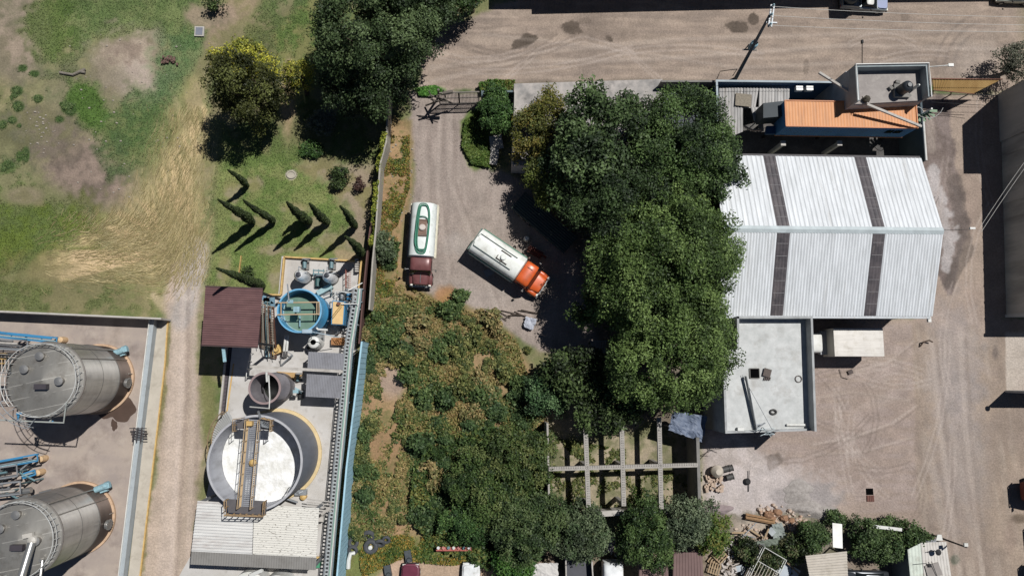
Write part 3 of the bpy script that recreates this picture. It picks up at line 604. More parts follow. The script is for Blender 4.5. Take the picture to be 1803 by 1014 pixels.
# ochre street gate canopy
t = T('street_gate', 'long ochre corrugated street gate east of the tower', 'gate', tuple(P(1700, 150, 0)))
y_a = P(1700, 139, 3).y; m = MB().corr(P(1641, 140, 3.0), P(1762, 141, 3.0), P(1712, 166, 2.6), P(1643, 158, 2.6), 22, .04, .03)
m.build('panel', mat('ochre', (176, 140, 78), .7, 0, .2, .5, rgb2=(150, 112, 50), stretch=(1.2, .2, 1)), t)
m = MB().beam(P(1641, 139, 3.08), P(1765, 140, 3.08), .1).beam(P(1643, 159, 2.7), P(1716, 166, 2.7), .08)
for x in (1643, 1675, 1705): m.beam(P(x, 160, 2.6), P(x-1, 167, 0), .1)
m.build('frame', RUST, t)
one('gate_cable', 'thin dark cable over the yard south of the ochre gate', 'cable', MB().tube([P(1640, 166, 3), P(1700, 167, 2.9), P(1752, 168, 3)], .03, 5).tube([P(1640, 180, 2), P(1700, 184, 1.8), P(1735, 186, 2)], .025, 5), DARK)
grime(MATS['orange_roof'], (178, 122, 80), 1.0, (2.5, .3, 1), .5, .7, .6); grime(MATS['container_blue'], (90, 100, 104), 1, None, .56, .7, .6); grime(MATS['tower_roof'], (190, 182, 174), 1.2, None, .5, .7, .6); grime(MATS['old_sheet'], (120, 110, 100), 1.2, (3, .3, 1), .5, .7, .7)
# ================================================================== EAST BUILDING
b0 = P(1757, 166, 0); b1 = P(1772, 557, 0)
t = T('east_warehouse', 'tall dark grey warehouse wall along the right edge', 'warehouse', tuple(b1))
EW = mat('east_wall', (182, 180, 172), .8, 0, .1, .6, .01, rgb2=(204, 200, 190), stretch=(1, 1, .3))
MB().prism([(b0.x+.25, b0.y), (b0.x+22, b0.y), (b1.x+22, b1.y), (b1.x, b1.y)], 6.0).build('wall', EW, t)
q0 = P(1760, 180, 0); q1 = P(1762, 250, 0)
MB().prism([(q0.x-.1, q0.y+.9), (q0.x+22, q0.y+.9), (q1.x+22, q1.y), (q1.x-.1, q1.y)], 10.5).build('upper_block', EW, t)
m = MB()
for i in range(14):
    f = i/14; q = Vector((b0.x+.25, b0.y, 0)).lerp(b1, f); m.box((q.x-.03, q.y, 3), (.06, .25, 5.9))
m.build('pilaster', EW, t)
MB().box((b1.x+11, b1.y+.05, 3), (22.3, .3, 6.06)).build('end_wall', mat('endw', (190, 192, 190), .8), t)
one('east_boundary_wall', 'tall wall casting a shadow at the right edge below the pale apron', 'wall', MB().wall([P(1773, 689, 0), P(1960, 690, 0)], .25, 4.5).tube([P(1771, 689, 0), P(1771, 689, 0)+Vector((0, 0, 5))], .12, 8).lathe(P(1771, 689, 0)+Vector((0, 0, 4.9)), [(.2, 0), (.28, .2), (.1, .45)], 10), CONCG)
# buildings north of the street whose shade reaches the kerb
for a, b, h, lb in (((905, -1), (985, -1), 6.6, 'low'), ((985, 4), (1516, -8), 7.3, 'long'), ((1516, 4), (1545, 4), 9, 'tallest narrow'), ((1545, -8), (1960, -12), 5.8, 'far')):
    A_ = P(a[0], a[1], 0); B_ = P(b[0], b[1], 0); A_.y += 1.0; B_.y += 1.0
    one('street_building', '%s building beyond the top edge shading the street' % lb, 'building', MB().prism([(A_.x, A_.y), (B_.x-.02, B_.y), (B_.x-.02, B_.y+9), (A_.x, A_.y+9)], h), CONC)
grime(EW, (120, 116, 110), .5, (1, 1, .2), .48, .68, .6)
# ================================================================== SLAB ROOF HOUSE
t = T('slab_roof_house', 'low house with stained pale concrete slab roof beside the big trees', 'house', tuple(P(1030, 220, 0)))
sl_ = [(905, 148), (1166, 140), (1166, 215), (1150, 300), (903, 292)]
MB().pp(sl_, 2.6).build('wall', CONCG, t)
MB().prism([P(a, b, 2.7) for a, b in sl_], 2.75, 2.61).build('roof', mat('stained_slab', (140, 137, 134), .92, 0, .2, .7, .01, rgb2=(192, 183, 176)), t)
one('garden_wall', 'grey wall with dark face behind the small green tree', 'wall', MB().wall([P(849, 170, 2.5), P(849, 161, 2.5), P(904, 161, 2.5)], .2, 2.5), mat('slatew', (96, 112, 118), .8))
one('side_garden_wall', 'thin pale topped wall west of the slab roof', 'wall', MB().wall([P(907, 163, 2.7), P(903, 291, 2.7)], .16, 2.9), CONC)
m = MB()
for i, (a, b) in enumerate((((868, 240), (872, 280)), ((876, 238), (880, 262)), ((872, 262), (868, 290)))): m.beam(P(*a, .5+.1*i), P(*b, .4), .8, .08)
one('scrap_sheet', 'pale scrap sheets piled against the slab house wall', 'sheets', m, CONC)
grime(MATS['stained_slab'], (98, 96, 94), .5, None, .5, .68, .7)
# ================================================================== CONCRETE FRAME RUIN
t = T('roofless_frame', 'roofless concrete beam grid over the weedy bay', 'ruin', tuple(P(1100, 820, 0)))
zb = 3.4; CB = mat('beam_concrete', (156, 150, 142), .9, 0, .1, 2, .01, rgb2=(176, 170, 162))
gx = [(1030, 735), (1036, 892)], [(1094, 735), (1098, 890)], [(1160, 735), (1164, 895)]
for a, b in gx: MB().beam(P(*a, zb), P(*b, zb), .42, .3).build('beam', CB, t)
MB().beam(P(966, 825, zb+.02), P(1228, 818, zb+.02), .38, .3).build('beam', CB, t)
m = MB()
for (a, b) in list(gx)+[((966, 825), (1228, 818))]:
    A_ = P(*a, zb+.17+.02*(a[0] == 966)); B_ = P(*b, zb+.17+.02*(a[0] == 966)); L_ = (B_-A_).length; n_ = int(L_/.22); d = (B_-A_).normalized(); nn = Vector((-d.y, d.x, 0))
    for k in range(n_): q = A_.lerp(B_, (k+.5)/n_); m.box((q.x, q.y, q.z), (.07, .07, .05)).box((q.x+nn.x*.13, q.y+nn.y*.13, q.z), (.05, .05, .05))
m.build('rebar_stud', CONCD, t)
for a in ((1033, 822), (1097, 821), (1161, 819), (1036, 890), (1098, 888), (1164, 892), (966, 825)): q = P(*a, zb); MB().box((q.x, q.y, 1.62), (.34, .34, 3.2)).build('column', CB, t)
one('ruin_west_wall', 'thin pale topped wall on the west side of the roofless frame', 'wall', MB().wall([P(964, 745, 3), P(967, 880, 3)], .18, 3), CB)
one('ruin_east_wall', 'dark tall wall between the frame and the dusty yard', 'wall', MB().wall([P(1228, 770, 3.4), P(1232, 900, 3.4)], .3, 3.5), CONCD)
one('ruin_south_wall', 'sunlit broken plaster wall south of the roofless frame', 'wall', MB().wall([P(1040, 905, 1.5), P(1130, 900, 1.5), P(1238, 898, 1.5)], .5, 1.6), CONC)
# ================================================================== W1 boundary and W2 blue wall
W1 = [(684, 165), (680, 250), (669, 290), (662, 400), (656, 460), (650, 545)]
t = T('boundary_wall', 'long pale wall between the lawn and the overgrown lot', 'wall', tuple(P(660, 400, 0)))
MB().wall([P(a, b, 2.6) for a, b in W1], .15, 2.6).build('wall', mat('plaster', (170, 164, 152), .9, 0, .15, 1.2), t)
t = T('blue_boundary_wall', 'light blue painted wall along the plant east side', 'wall', tuple(P(620, 800, 0)))
w2 = [P(637, 601, 4.2), P(610, 823, 4.2), P(591, 1040, 4.2)]
MB().wall(w2, .15, 4.2).build('wall', mat('blue_wall', (156, 202, 222), .8, 0, .08, 1.2, rgb2=(172, 214, 230)), t)
m = MB(); n_ = 46
for i in range(n_):
    f = i/n_; k = 0 if f < .5 else 1; q = w2[k].lerp(w2[k+1], (f-.5*k)*2); m.box((q.x+.085, q.y, 2.1), (.03, .05, 4.1))
m.build('panel_joint', PBLUE, t)
# ================================================================== utility poles and wires
a = P(1295, 139, 0); b = P(1356, 26, 11.3)
t = T('utility_pole', 'concrete utility pole with transformer and crossarm beside the street', 'utility pole', tuple(a))
MB().tube([a, b], .2, 10, .12).build('pole', mat('pole_grey', (108, 112, 114), .85), t, True)
m = MB(); c1, c2 = P(1358, 9, 11.1), P(1353, 48, 11.1); m.beam(c1, c2, .14); c1b, c2b = P(1363, 9, 11.3), P(1358, 48, 11.3); m.beam(c1b, c2b, .12).beam(P(1349, 40, 10.9), P(1368, 41, 10.9), .12); m.build('crossarm', GALV, t)
m = MB()
for q in (P(1360, 12, 11.2), P(1357, 28, 11.2), P(1355, 45, 11.2)): m.lathe(q, [(.09, 0), (.13, .1), (.06, .2), (.12, .3), (.05, .42)], 8)
m.build('insulator', PBLUE, t)
f_ = .52; q = a.lerp(b, f_)
MB().lathe(q+Vector((.1, .25, -.5)), [(.34, 0), (.37, .1), (.37, .9), (.3, 1.0), (.1, 1.1)], 14).build('transformer', PBLUE, t, True)
m = MB().lathe(q+Vector((.25, .2, .55)), [(.05, 0), (.1, .1), (.05, .35)], 8).lathe(q+Vector((0, .45, .55)), [(.05, 0), (.1, .1), (.05, .35)], 8).beam(q+Vector((-.7, .1, -.6)), q+Vector((.7, .1, -.6)), .12).tube([q+Vector((-.5, .1, -.6)), q+Vector((-.5, .1, .6))], .06, 6); m.build('bracket', CONCD, t)
def wire(lb, a, b, sag=.4, r=.02, m_=None, g='overhead wires'):
    a = Vector(a); b = Vector(b); one('wire', lb, 'wire', MB().tube([a.lerp(b, k/14)-Vector((0, 0, sag*4*(k/14)*(1-k/14))) for k in range(15)], r, 5), m_ or mat('wire_m', (206, 202, 194), .6), g)
wire('topmost pale wire running right from the utility pole', P(1360, 12, 11.6), P(2000, 33, 11), .5)
wire('middle pale wire running right from the utility pole', P(1357, 28, 11.6), P(2000, 46, 11), .5)
wire('lowest pale wire running right from the utility pole', P(1355, 45, 11.6), P(2000, 56, 11), .5)
wire('upper thin wire slanting across the dark east warehouse', P(1726, 400, 7), P(1840, 236, 10), .2)
wire('lower thin wire slanting across the dark east warehouse', P(1728, 408, 7), P(1848, 236, 10), .2)
wire('dark wire from the warehouse ridge over the east lane', P(1662, 405, 8.7), P(1708, 404, 8.6), .05, .02, DARK)
one('lane_lamp', 'tiny white lamp at the end of the ridge wire', 'lamp', MB().box(P(1712, 402, 8.5), (.5, .18, .14)), WHITE)
one('street_lamp', 'small white street lamp arm east of the tower parapet', 'street lamp', MB().tube([P(1636, 118, 8.3), P(1662, 116, 8.7), P(1672, 115, 8.6)], .05, 6).box(P(1674, 115, 8.6), (.5, .28, .14)), WHITE)
one('aerial_mast', 'thin dark mast over the street above the tower roof', 'mast', MB().tube([P(1518, 112, 8.2), P(1518, 72, 12)], .04, 6).box(P(1518, 74, 12), (.16, .3, .2)), DARK)
one('wall_bracket', 'thin bent pipe over the street wall beside the pole foot', 'pipe', MB().tube([P(1262, 140, 4), P(1268, 126, 5), P(1298, 122, 5), P(1290, 134, 4.2)], .04, 6), DARK)
a = P(1640, 943, 0); b = P(1702, 963, 5.3)
t = T('lamp_post', 'dark leaning lamp post with white lamp beside the white tin roof', 'lamp post', tuple(a))
a = P(1641, 941, 0); MB().tube([a, b], .1, 8, .07).build('pole', mat('dkpole', (62, 56, 52), .8), t)
MB().box(b+Vector((-.1, .25, .05)), (.35, .3, .16)).build('lamp', WHITE, t)
MB().beam(P(1652, 953, 2.6), P(1628, 979, 2.8), .1).beam(P(1645, 948, 1.2), P(1634, 975, 2.2), .07).build('brace', mat('dkpole', (62, 56, 52)), t)
# ================================================================== TANK YARD (left)
YARDP = [(-160, 545), (266, 560), (207, 1040), (-160, 1040)]
tag(MB().prism([P(a, b, .05) for a, b in YARDP], .05, -.2).build('tank_yard_floor', mat('yard_floor', (158, 144, 136), .9, 0, .12, .35, .01, rgb2=(178, 162, 148))), 'stained pinkish concrete floor of the tank yard', None, None, 'structure')
tag(MB().prism([P(a, b, .12) for a, b in [(276, 563), (295, 563), (291, 640), (243, 1040), (223, 1040)]], .12, -.2).build('pavement', mat('pave', (184, 174, 158), .9, 0, .12, .9, .01, rgb2=(198, 188, 172))), 'beige concrete walkway outside the tank yard', None, None, 'structure')
one('yellow_kerb', 'thin yellow kerb line along the tank yard walkway', 'kerb', MB().wall([P(295, 563, .2), P(290, 640, .2), P(243, 1040, .2)], .12, .2), YEL)
t = T('containment_wall', 'concrete containment wall around the two steel tanks', 'wall', tuple(P(266, 562, 0)))
MB().wall([P(-160, 541, 2.2), P(284, 561, 2.2)], .16, 2.25).build('north_wall', CONC, t)  # east end run on past the yard corner to lengthen the wall's shadow
MB().wall([P(267, 562, .9), P(209, 1040, .9)], .5, .9).build('east_wall', mat('bluegrey', (168, 176, 180), .8, 0, .06, 1), t)
MB().wall([P(263, 562, 1.02), P(205, 1040, 1.02)], .07, .14, .9).build('coping', WHITE, t)
# wet stain on the yard floor
def blob(cx, cy, rx, ry, z, seed, n=40, am=.3):
    rs = np.random.RandomState(seed); ph = rs.rand(4)*6.28; o = []
    for k in range(n):
        a = 6.28318*k/n; r = 1+am*(math.sin(2*a+ph[0])*.4+math.sin(3*a+ph[1])*.35+math.sin(5*a+ph[2])*.3+math.sin(9*a+ph[3])*.15)
        o.append(P(cx+rx*r*math.cos(a), cy+ry*r*math.sin(a), z))
    return o
WET = mat('wet_floor', (88, 70, 60), .35, 0, .1, 1)
for i, (cx, cy, rx, ry) in enumerate(((205, 715, 30, 30), (201, 748, 6, 9))):
    tag(MB().prism(blob(cx, cy, rx, ry, .056, 5+i), .056, .0).build('puddle', WET), 'brown wet patch beside the upper steel tank', None, None, 'structure')
def arc(c, r, a0, a1, z, n=24): return [Vector((c.x+r*math.cos(R(a0+(a1-a0)*k/n)), c.y+r*math.sin(R(a0+(a1-a0)*k/n)), z)) for k in range(n+1)]
def brushed(key, c, rough):
    m = mat(key, c, rough, .85, .1, .5, 0, stretch=(1, 1, 3)); n = m.node_tree; b = n.nodes['Principled BSDF']; b.inputs['Anisotropic'].default_value = .92; b.inputs['Anisotropic Rotation'].default_value = .25
    tg = n.nodes.new('ShaderNodeTangent'); tg.direction_type = 'RADIAL'; tg.axis = 'Z'; n.links.new(tg.outputs[0], b.inputs['Tangent']); return m
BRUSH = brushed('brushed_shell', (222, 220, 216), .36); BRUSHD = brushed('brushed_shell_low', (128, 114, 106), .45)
def big_tank(cx, cy, r, h, lb, seed):
    c = P(cx, cy, 0); c.z = 0
    t = T('storage_tank', lb, 'storage tank', tuple(c), 'stainless storage tanks')
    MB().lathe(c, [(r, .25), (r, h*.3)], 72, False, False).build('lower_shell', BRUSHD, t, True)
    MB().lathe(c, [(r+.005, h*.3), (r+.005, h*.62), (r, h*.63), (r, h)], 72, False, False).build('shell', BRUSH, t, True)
    MB().lathe(c, [(r+.2, .05), (r+.2, .3), (r, .34)], 72).build('base_ring', mat('base_ring', (200, 166, 134), .85), t)
    MB().lathe(c, [(r+.02, h*.3-.06), (r+.06, h*.3), (r+.02, h*.3+.06)], 72, False, False).lathe(c, [(r+.01, h-.1), (r+.1, h-.05), (r+.1, h), (r-.02, h+.02)], 72, False, False).lathe(c, [(r+.01, h*.64-.03), (r+.03, h*.64), (r+.01, h*.64+.03)], 72, False, False).build('weld_band', STEELD, t, True)
    MB().lathe(c, [(r+.02, h), (r*.5, h+.32), (.02, h+.6)], 72, True, False).build('roof', mat('tank_roof', (168, 164, 156), .42, .6, .12, .8, stretch=(1, .3, 1)), t, True)
    m = MB()
    for k in range(-2, 3):
        y = k*r*.36; x = math.sqrt(r*r-y*y)
        L = []
        for s in range(9):
            xx = -x+2*x*s/8; yy = y; d = math.hypot(xx, yy); q = Vector((xx, yy, 0)); q.rotate(Matrix.Rotation(R(12), 3, 'Z')); L.append(c+q+Vector((0, 0, h+.6*(1-d/r)+.012)))
        for s in range(8): m.beam(L[s], L[s+1], .07, .012)
    m.build('roof_seam', mat('seam', (178, 174, 166), .5, .4), t)
    for dx, dy in ((-.35, 2.0), (-1.5, .9), (1.45, -.1)):
        q = c+Vector((dx, dy, h+.6*(1-math.hypot(dx, dy)/r)-.05)); b = MB().lathe(q, [(.3, 0), (.3, .4)], 16).build('manhole', STEELD, t, True)
        MB().lathe(q+Vector((0, 0, .4)), [(.36, 0), (.36, .08), (.1, .12)], 16).build('lid', STEEL, b)
    q = c+Vector((.1, -.55, h+.5)); MB().box(q+Vector((0, 0, .2)), (1.0, .45, .5)).build('vent_box', mat('ventb', (66, 60, 66), .6), t)
    m = MB().rail(arc(c, r-.12, -120, 225, h+.02, 34), 1.05, .03, 1.3); m.build('guard_rail', mat('rail_pale', (206, 206, 202), .5, .1), t)
    m = MB(); a = R(-6); q = c+Vector((math.cos(a)*(r+.05), math.sin(a)*(r+.05), 1.4)); d = Vector((math.cos(a), math.sin(a), 0))
    m.tube([q, q+d*.22], .42, 20).tube([q+d*.2, q+d*.3], .5, 20)
    for k in range(12):
        aa = k*.5236; v = Vector((-d.y, d.x, 0))*math.cos(aa)*.44+Vector((0, 0, math.sin(aa)*.44)); m.tube([q+d*.3+v, q+d*.36+v], .035, 6)
    m.build('manway', STEEL, t, True)
    m = MB().tube([c+Vector((r+.06, .5, .3)), c+Vector((r+.06, .5, 1))], .05, 6).tube([c+Vector((math.cos(.6)*(r+.08), math.sin(.6)*(r+.08), .4)), c+Vector((math.cos(.6)*(r+.08), math.sin(.6)*(r+.08), h*.98))], .04, 6).tube([c+Vector((math.cos(1.0)*(r+.1), math.sin(1.0)*(r+.1), .4)), c+Vector((math.cos(1.0)*(r+.1), math.sin(1.0)*(r+.1), h*.98))], .07, 8); m.build('side_pipe', STEEL, t)
    return t, c
t1, c1_ = big_tank(175, 667, 3.18, 8.4, 'upper stainless tank with curved guard rail on its lid', 1)
t2, c2_ = big_tank(140, 911, 3.2, 8.3, 'lower stainless tank with a slanting silver duct on its lid', 2)
# tank 1 extras: ladder platform at left, pipe loop at south
m = MB().tube([P(117, 707, 8.9), P(112, 744, 8.4), P(62, 742, 8.4), P(20, 740, 8.3), P(-30, 738, 8.3)], .07, 8)
for x in (35, 88):
    m.beam(P(x, 733, 7.6), P(x+1, 743, 8.3), .1).beam(P(x+5, 731, 7.8), P(x, 743, 8.3), .08)
one('overflow_pipe', 'pale pipe loop hung south of the upper steel tank', 'pipe', m, mat('pale_pipe', (176, 180, 174), .5, .2))
for x, lb in ((33, 'west'), (90, 'east')):
    m = MB()
    for k in range(4): m.beam(P(x+k*2-3, 726, 8.2), P(x-k, 742, 8.0), .06)
    m.beam(P(x-4, 729, 8.3), P(x+6, 728, 8.3), .1).beam(P(x-3, 742, 8.0), P(x+4, 741, 8.0), .08)
    one('pipe_bracket', 'small blue bracket under the pale pipe loop, %s one' % lb, 'bracket', m, BLUE, 'blue pipe brackets')
t = T('access_platform', 'railed steel walkway joining the upper tank from the left edge', 'platform', tuple(P(5, 650, 0)))
m = MB()
for k in range(14): a = P(-60+k*6, 624, 8.5); b = P(-60+k*6, 654, 8.5); m.beam(a, b, .14, .04)
m.build('deck', mat('grating', (66, 68, 68), .7), t)
MB().rail([P(-60, 622, 8.5), P(22, 624, 8.5)], 1.0, .04, 1).rail([P(-60, 655, 8.5), P(20, 656, 8.5)], 1.0, .04, 1).build('hand_rail', GALV, t)
MB().beam(P(-60, 623, 8.6), P(12, 623, 8.6), .1, .2).rail([P(-20, 640, 8.5), P(11, 640, 8.5), P(11, 632, 8.5), P(-20, 632, 8.5)], .5, .05, 1).build('kick_plate', YEL, t)
m = MB()
for rr in (3.75, 4.05): m.tube(arc(Vector((c1_.x, c1_.y, 0)), rr, 175, 260, 8.9+(rr-3.7), 18), .035, 5)
for k in range(6):
    a = arc(Vector((c1_.x, c1_.y, 0)), 3.3, 175, 260, 8.5, 5)[k]; b = arc(Vector((c1_.x, c1_.y, 0)), 4.05, 175, 260, 9.2, 5)[k]; m.beam(a, b, .05)
m.tube(arc(Vector((c1_.x, c1_.y, 0)), 4.05, 175, 260, 8.4, 18), .04, 5)
one('ladder_cage', 'pale curved rail cage on the west rim of the upper tank', 'railing', m, GALV)
for cx, cy, lb in ((211, 617, 'upper'), (180, 856, 'lower')):
    t = T('mixer_motor', 'pale blue side mixer motor fixed to the %s steel tank' % lb, 'motor', tuple(P(cx, cy, .5)), 'pale blue mixer motors')
    a = P(cx-12, cy+6, 1.1); b = P(cx+6, cy-1, 1.1); MB().tube([a, b], .3, 12).tube([b, b.lerp(a, -.35)], .36, 12).build('motor', PBLUE, t, True)
    MB().tube([P(cx-22, cy+12, 1.1), a], .14, 8).build('shaft', STEELD, t); MB().box(P(cx+3, cy+5, .8), (.7, .5, .3), .3).box(P(cx+10, cy-2, 1.2), (.4, .5, .4), .3).build('junction_box', PBLUE, t)
    MB().box(P(cx-2, cy+2, .35), (.8, .4, .6), .3).build('foot', PBLUE, t)
t = T('silver_duct', 'fat silver duct slanting down over the lower tank lid', 'duct', tuple(P(50, 960, 8.5)))
MB().tube([P(56, 955, 9.2), P(30, 1040, 10.2)], .3, 14).build('duct', STEEL, t, True)
MB().lathe(P(62, 949, 8.7), [(.3, 0), (.4, .25), (.34, .5), (.1, .6)], 12).box(P(50, 942, 9), (.8, .35, .3), .2).build('cap', mat('cap', (196, 190, 180), .5), t)
one('vent_pipe', 'thin silver pipe beside the slanting duct', 'pipe', MB().tube([P(75, 986, 8.9), P(68, 1040, 9.6)], .1, 8).lathe(P(76, 984, 8.6), [(.14, 0), (.14, .4)], 8), STEEL)
# pipe racks on the left edge
def pipe_rack(name, lb, A, B, z, wd, cols, legs):
    t = T(name, lb, 'pipe rack', tuple(P(*A, 0)))
    a = P(*A, z); b = P(*B, z); d = (b-a).normalized(); n_ = Vector((-d.y, d.x, 0)); L_ = (b-a).length
    m = MB().beam(a+n_*wd/2, b+n_*wd/2, .14, .2).beam(a-n_*wd/2, b-n_*wd/2, .14, .2)
    k = max(1, int(L_/1.3))
    for i in range(k+1): q = a.lerp(b, i/k); m.beam(q+n_*wd/2, q-n_*wd/2, .08, .1)
    m.build('frame', cols[0], t)
    for i, cm in enumerate(cols[1:]):
        o = -wd/2+wd*(i+.7)/(len(cols)-1+.4); MB().tube([a+n_*o+Vector((0, 0, .16)), b+n_*o-d*(.4*i)+Vector((0, 0, .16))], .05+.025*(i % 3), 8).build('pipe', cm, t, True)
    m = MB()
    for i in range(legs):
        q = a.lerp(b, (i+.5)/legs)
        for s in (-1, 1): p = q+n_*s*wd/2; m.beam((p.x, p.y, .05), p, .12)
    m.build('leg', cols[0], t)
    return t
pipe_rack('pipe_rack', 'blue pipe rack above the upper steel tank', (-60, 583), (100, 599), 2.6, .45, [BLUE, PBLUE, BLUE], 3)
pipe_rack('pipe_rack', 'grey pipe bundle beside the blue rack of the upper tank', (-60, 602), (48, 608), 2.6, .9, [GALV, STEEL, STEEL, CONC, STEEL], 2)
pipe_rack('pipe_rack', 'blue pipe rack over bare floor between the two tanks', (-60, 828), (66, 805), 2.0, .6, [BLUE, PBLUE, GALV, DARK, BLUE], 3)
pipe_rack('pipe_rack', 'grey and green pipe bundle left of the lower tank', (-60, 842), (30, 828), 2.2, 1.0, [GALV, STEEL, DARK, TEAL, STEEL, CONC], 2)
pipe_rack('pipe_rack', 'tangled steel pipe bundle above the lower tank lid', (-60, 868), (36, 858), 2.0, 1.1, [GALV, STEEL, CONC, STEEL, DARK, STEEL], 2)
pipe_rack('pipe_rack', 'short blue pump rack with orange end left of the lower tank', (40, 838), (62, 831), 1.2, .4, [BLUE, PBLUE], 1)
for cx, cy, lb in ((71, 808, 'upper'), (66, 832, 'lower'), (106, 598, 'far')):
    a = P(cx, cy, .9); m = MB().lathe((a.x, a.y, .05), [(.3, 0), (.32, .3), (.28, .9), (.12, 1.0)], 12); one('pipe_footing', 'pale orange footing at the %s pipe rack end' % lb, 'footing', m, mat('footing', (214, 178, 134), .8), 'orange pipe footings')
m = MB().tube([P(38, 865, 1.2), P(55, 862, 1.2)], .28, 10).tube([P(36, 876, 1), P(52, 873, 1)], .25, 10).tube([P(70, 868, 1), P(92, 862, 1)], .14, 8)
one('steel_pump', 'pair of silver pump bodies above the lower tank', 'pump', m, STEEL, smooth=True)
random.seed(5); m = MB(); m2 = MB()
for i in range(16):
    x = random.uniform(-40, 40); y = random.uniform(812, 885); a = P(x, y, random.uniform(.6, 2.2)); b = a+Vector((random.choice((0, .9, 1.6)), random.choice((0, .8, -.8)), 0)); (m if i % 2 else m2).tube([Vector((a.x, a.y, .1)), a, b, Vector((b.x, b.y, .1))], random.uniform(.05, .1), 6)
one('valve_manifold', 'pale valve manifold pipes between the tanks at the left edge', 'pipes', m, GALV); one('valve_manifold', 'blue green valve pipes between the tanks at the left edge', 'pipes', m2, TEAL)
m = MB()
for k in range(5): m.beam(P(228+k*1.5, 754+k*4.4, 1.4), P(258+k*.2, 754+k*4.4, 1.4), .08)
for x in (236, 243, 250): m.beam(P(x, 752, 1.35), P(x-3, 778, 1.35), .07)
for x in (236, 250): q = P(x, 765, 1.3); m.beam((q.x, q.y, .1), q, .07)
one('wall_stile', 'dark steel step frame straddling the tank yard wall', 'steps', m, mat('dksteel', (60, 54, 58), .7))
# ================================================================== BROWN ROOF
z = 7.6; t = T('brown_canopy', 'brown corrugated canopy roof on posts beside the dirt track', 'canopy', tuple(P(408, 560, 0)))
q = [P(362, 504, z), P(355, 608, z-.1), P(454, 612, z-.1), P(463, 508, z)]
MB().corr(*q, 26, .05, .04).build('roof', BROWNR, t)
m = MB()
for a in ((368, 512), (361, 600), (448, 604), (456, 514)): p_ = P(*a, z-.2); m.beam((p_.x, p_.y, 0), p_, .2)
m.build('post', DARK, t)
m = MB().beam(q[0], q[3], .1, .16).beam(q[1], q[2], .1, .16); m.build('edge_beam', mat('edgeb', (74, 52, 52), .7), t)
m = MB().beam(P(393, 610, 7.0), P(396, 637, 7.0), .28, .1); one('light_strip', 'pale blue hanging strip below the brown canopy edge', 'light fitting', m, PBLUE)
# ================================================================== PLANT SLAB
SLAB = [(496, 451), (637, 460), (628, 600), (574, 1040), (300, 1040), (346, 960), (372, 830), (388, 740), (400, 608), (410, 560), (462, 520), (490, 518)]
SLM = mat('slab_conc', (186, 180, 172), .9, 0, .08, .4, .006, rgb2=(202, 198, 194))
tag(MB().prism([P(a, b, .1) for a, b in SLAB], .1, -.2).build('plant_slab', SLM), 'pale concrete slab of the treatment plant', None, None, 'structure')
for pts, lb, h in (([(500, 452), (636, 460)], 'yellow kerb along the top edge of the plant slab', .5), ([(500, 452), (494, 518)], 'yellow kerb left of the two domed vessels', .5), ([(462, 518), (494, 519)], 'short yellow kerb beside the brown canopy', .5), ([(636, 460), (630, 522)], 'yellow kerb right of the two domed vessels', .5)):
    one('yellow_kerb', lb, 'kerb', MB().wall([P(a, b, h) for a, b in pts], .15, h), YEL, 'yellow kerbs around the plant')
one('slab_kerb', 'low pale kerb beside the drain left of the big clarifier', 'kerb', MB().wall([P(399, 612, .3), P(385, 745, .3), P(372, 800, .3)], .18, .35), CONC)
m = MB()
for k in range(60): a = P(404-k*.27, 612+k*2.4, .14); m.box(a, (.32, .06, .03))
one('drain_grate', 'slotted drain grate beside the slab kerb', 'drain', m, mat('drain', (110, 98, 104), .7))
tag(MB().prism([P(a, b, .108) for a, b in [(400, 608), (409, 608), (394, 752), (384, 750)]], .108, 0).build('drain_channel', DARK), 'dark drain channel', None, None, 'structure')
one('yellow_line', 'faded yellow line on the slab beside the drain', 'line', MB().prism([P(a, b, .112) for a, b in [(410, 640), (412.5, 640), (398, 745), (395, 745)]], .112, .05), YEL)
m = MB().wall([P(424, 450, .3), P(420, 482, .3)], .06, .3); one('yellow_barrier', 'thin yellow rail standing on the lawn', 'rail', m, YEL)
# small domed vessels
def vessel(cx, cy, r, h, lb, hole=True):
    c = P(cx, cy, 0); t = T('domed_vessel', lb, 'vessel', tuple(c), 'white domed vessels'); c.z = .1
    MB().lathe(c, [(r*.98, .3), (r, .5), (r, h*.75), (r*.85, h*.9), (r*.55, h)], 28).build('body', mat('vessel', (240, 240, 240), .3, .25, .05, 1), t, True)
    MB().lathe(c, [(r*1.05, 0), (r*1.05, .3)], 20).build('skirt', CONCD, t)
    MB().lathe(c+Vector((0, 0, h)), [(r*.42, 0), (r*.42, .14), (r*.3, .16)], 18).build('manhole', mat('mh', (70, 72, 78), .4, .3), t, True)
    MB().tube([c+Vector((r*.5, .1, h*.95)), c+Vector((r*1.1, .3, h*.9)), c+Vector((r*1.1, .3, .2))], .05, 6).tube([c+Vector((0, r*.5, h)), c+Vector((0, r*1.3, h)), c+Vector((0, r*1.3, .2))], .05, 6).build('pipe', GALV, t)
vessel(538, 490, .6, 2.6, 'left domed vessel behind the round blue tank'); vessel(586, 491, .6, 2.6, 'right domed vessel behind the round blue tank')
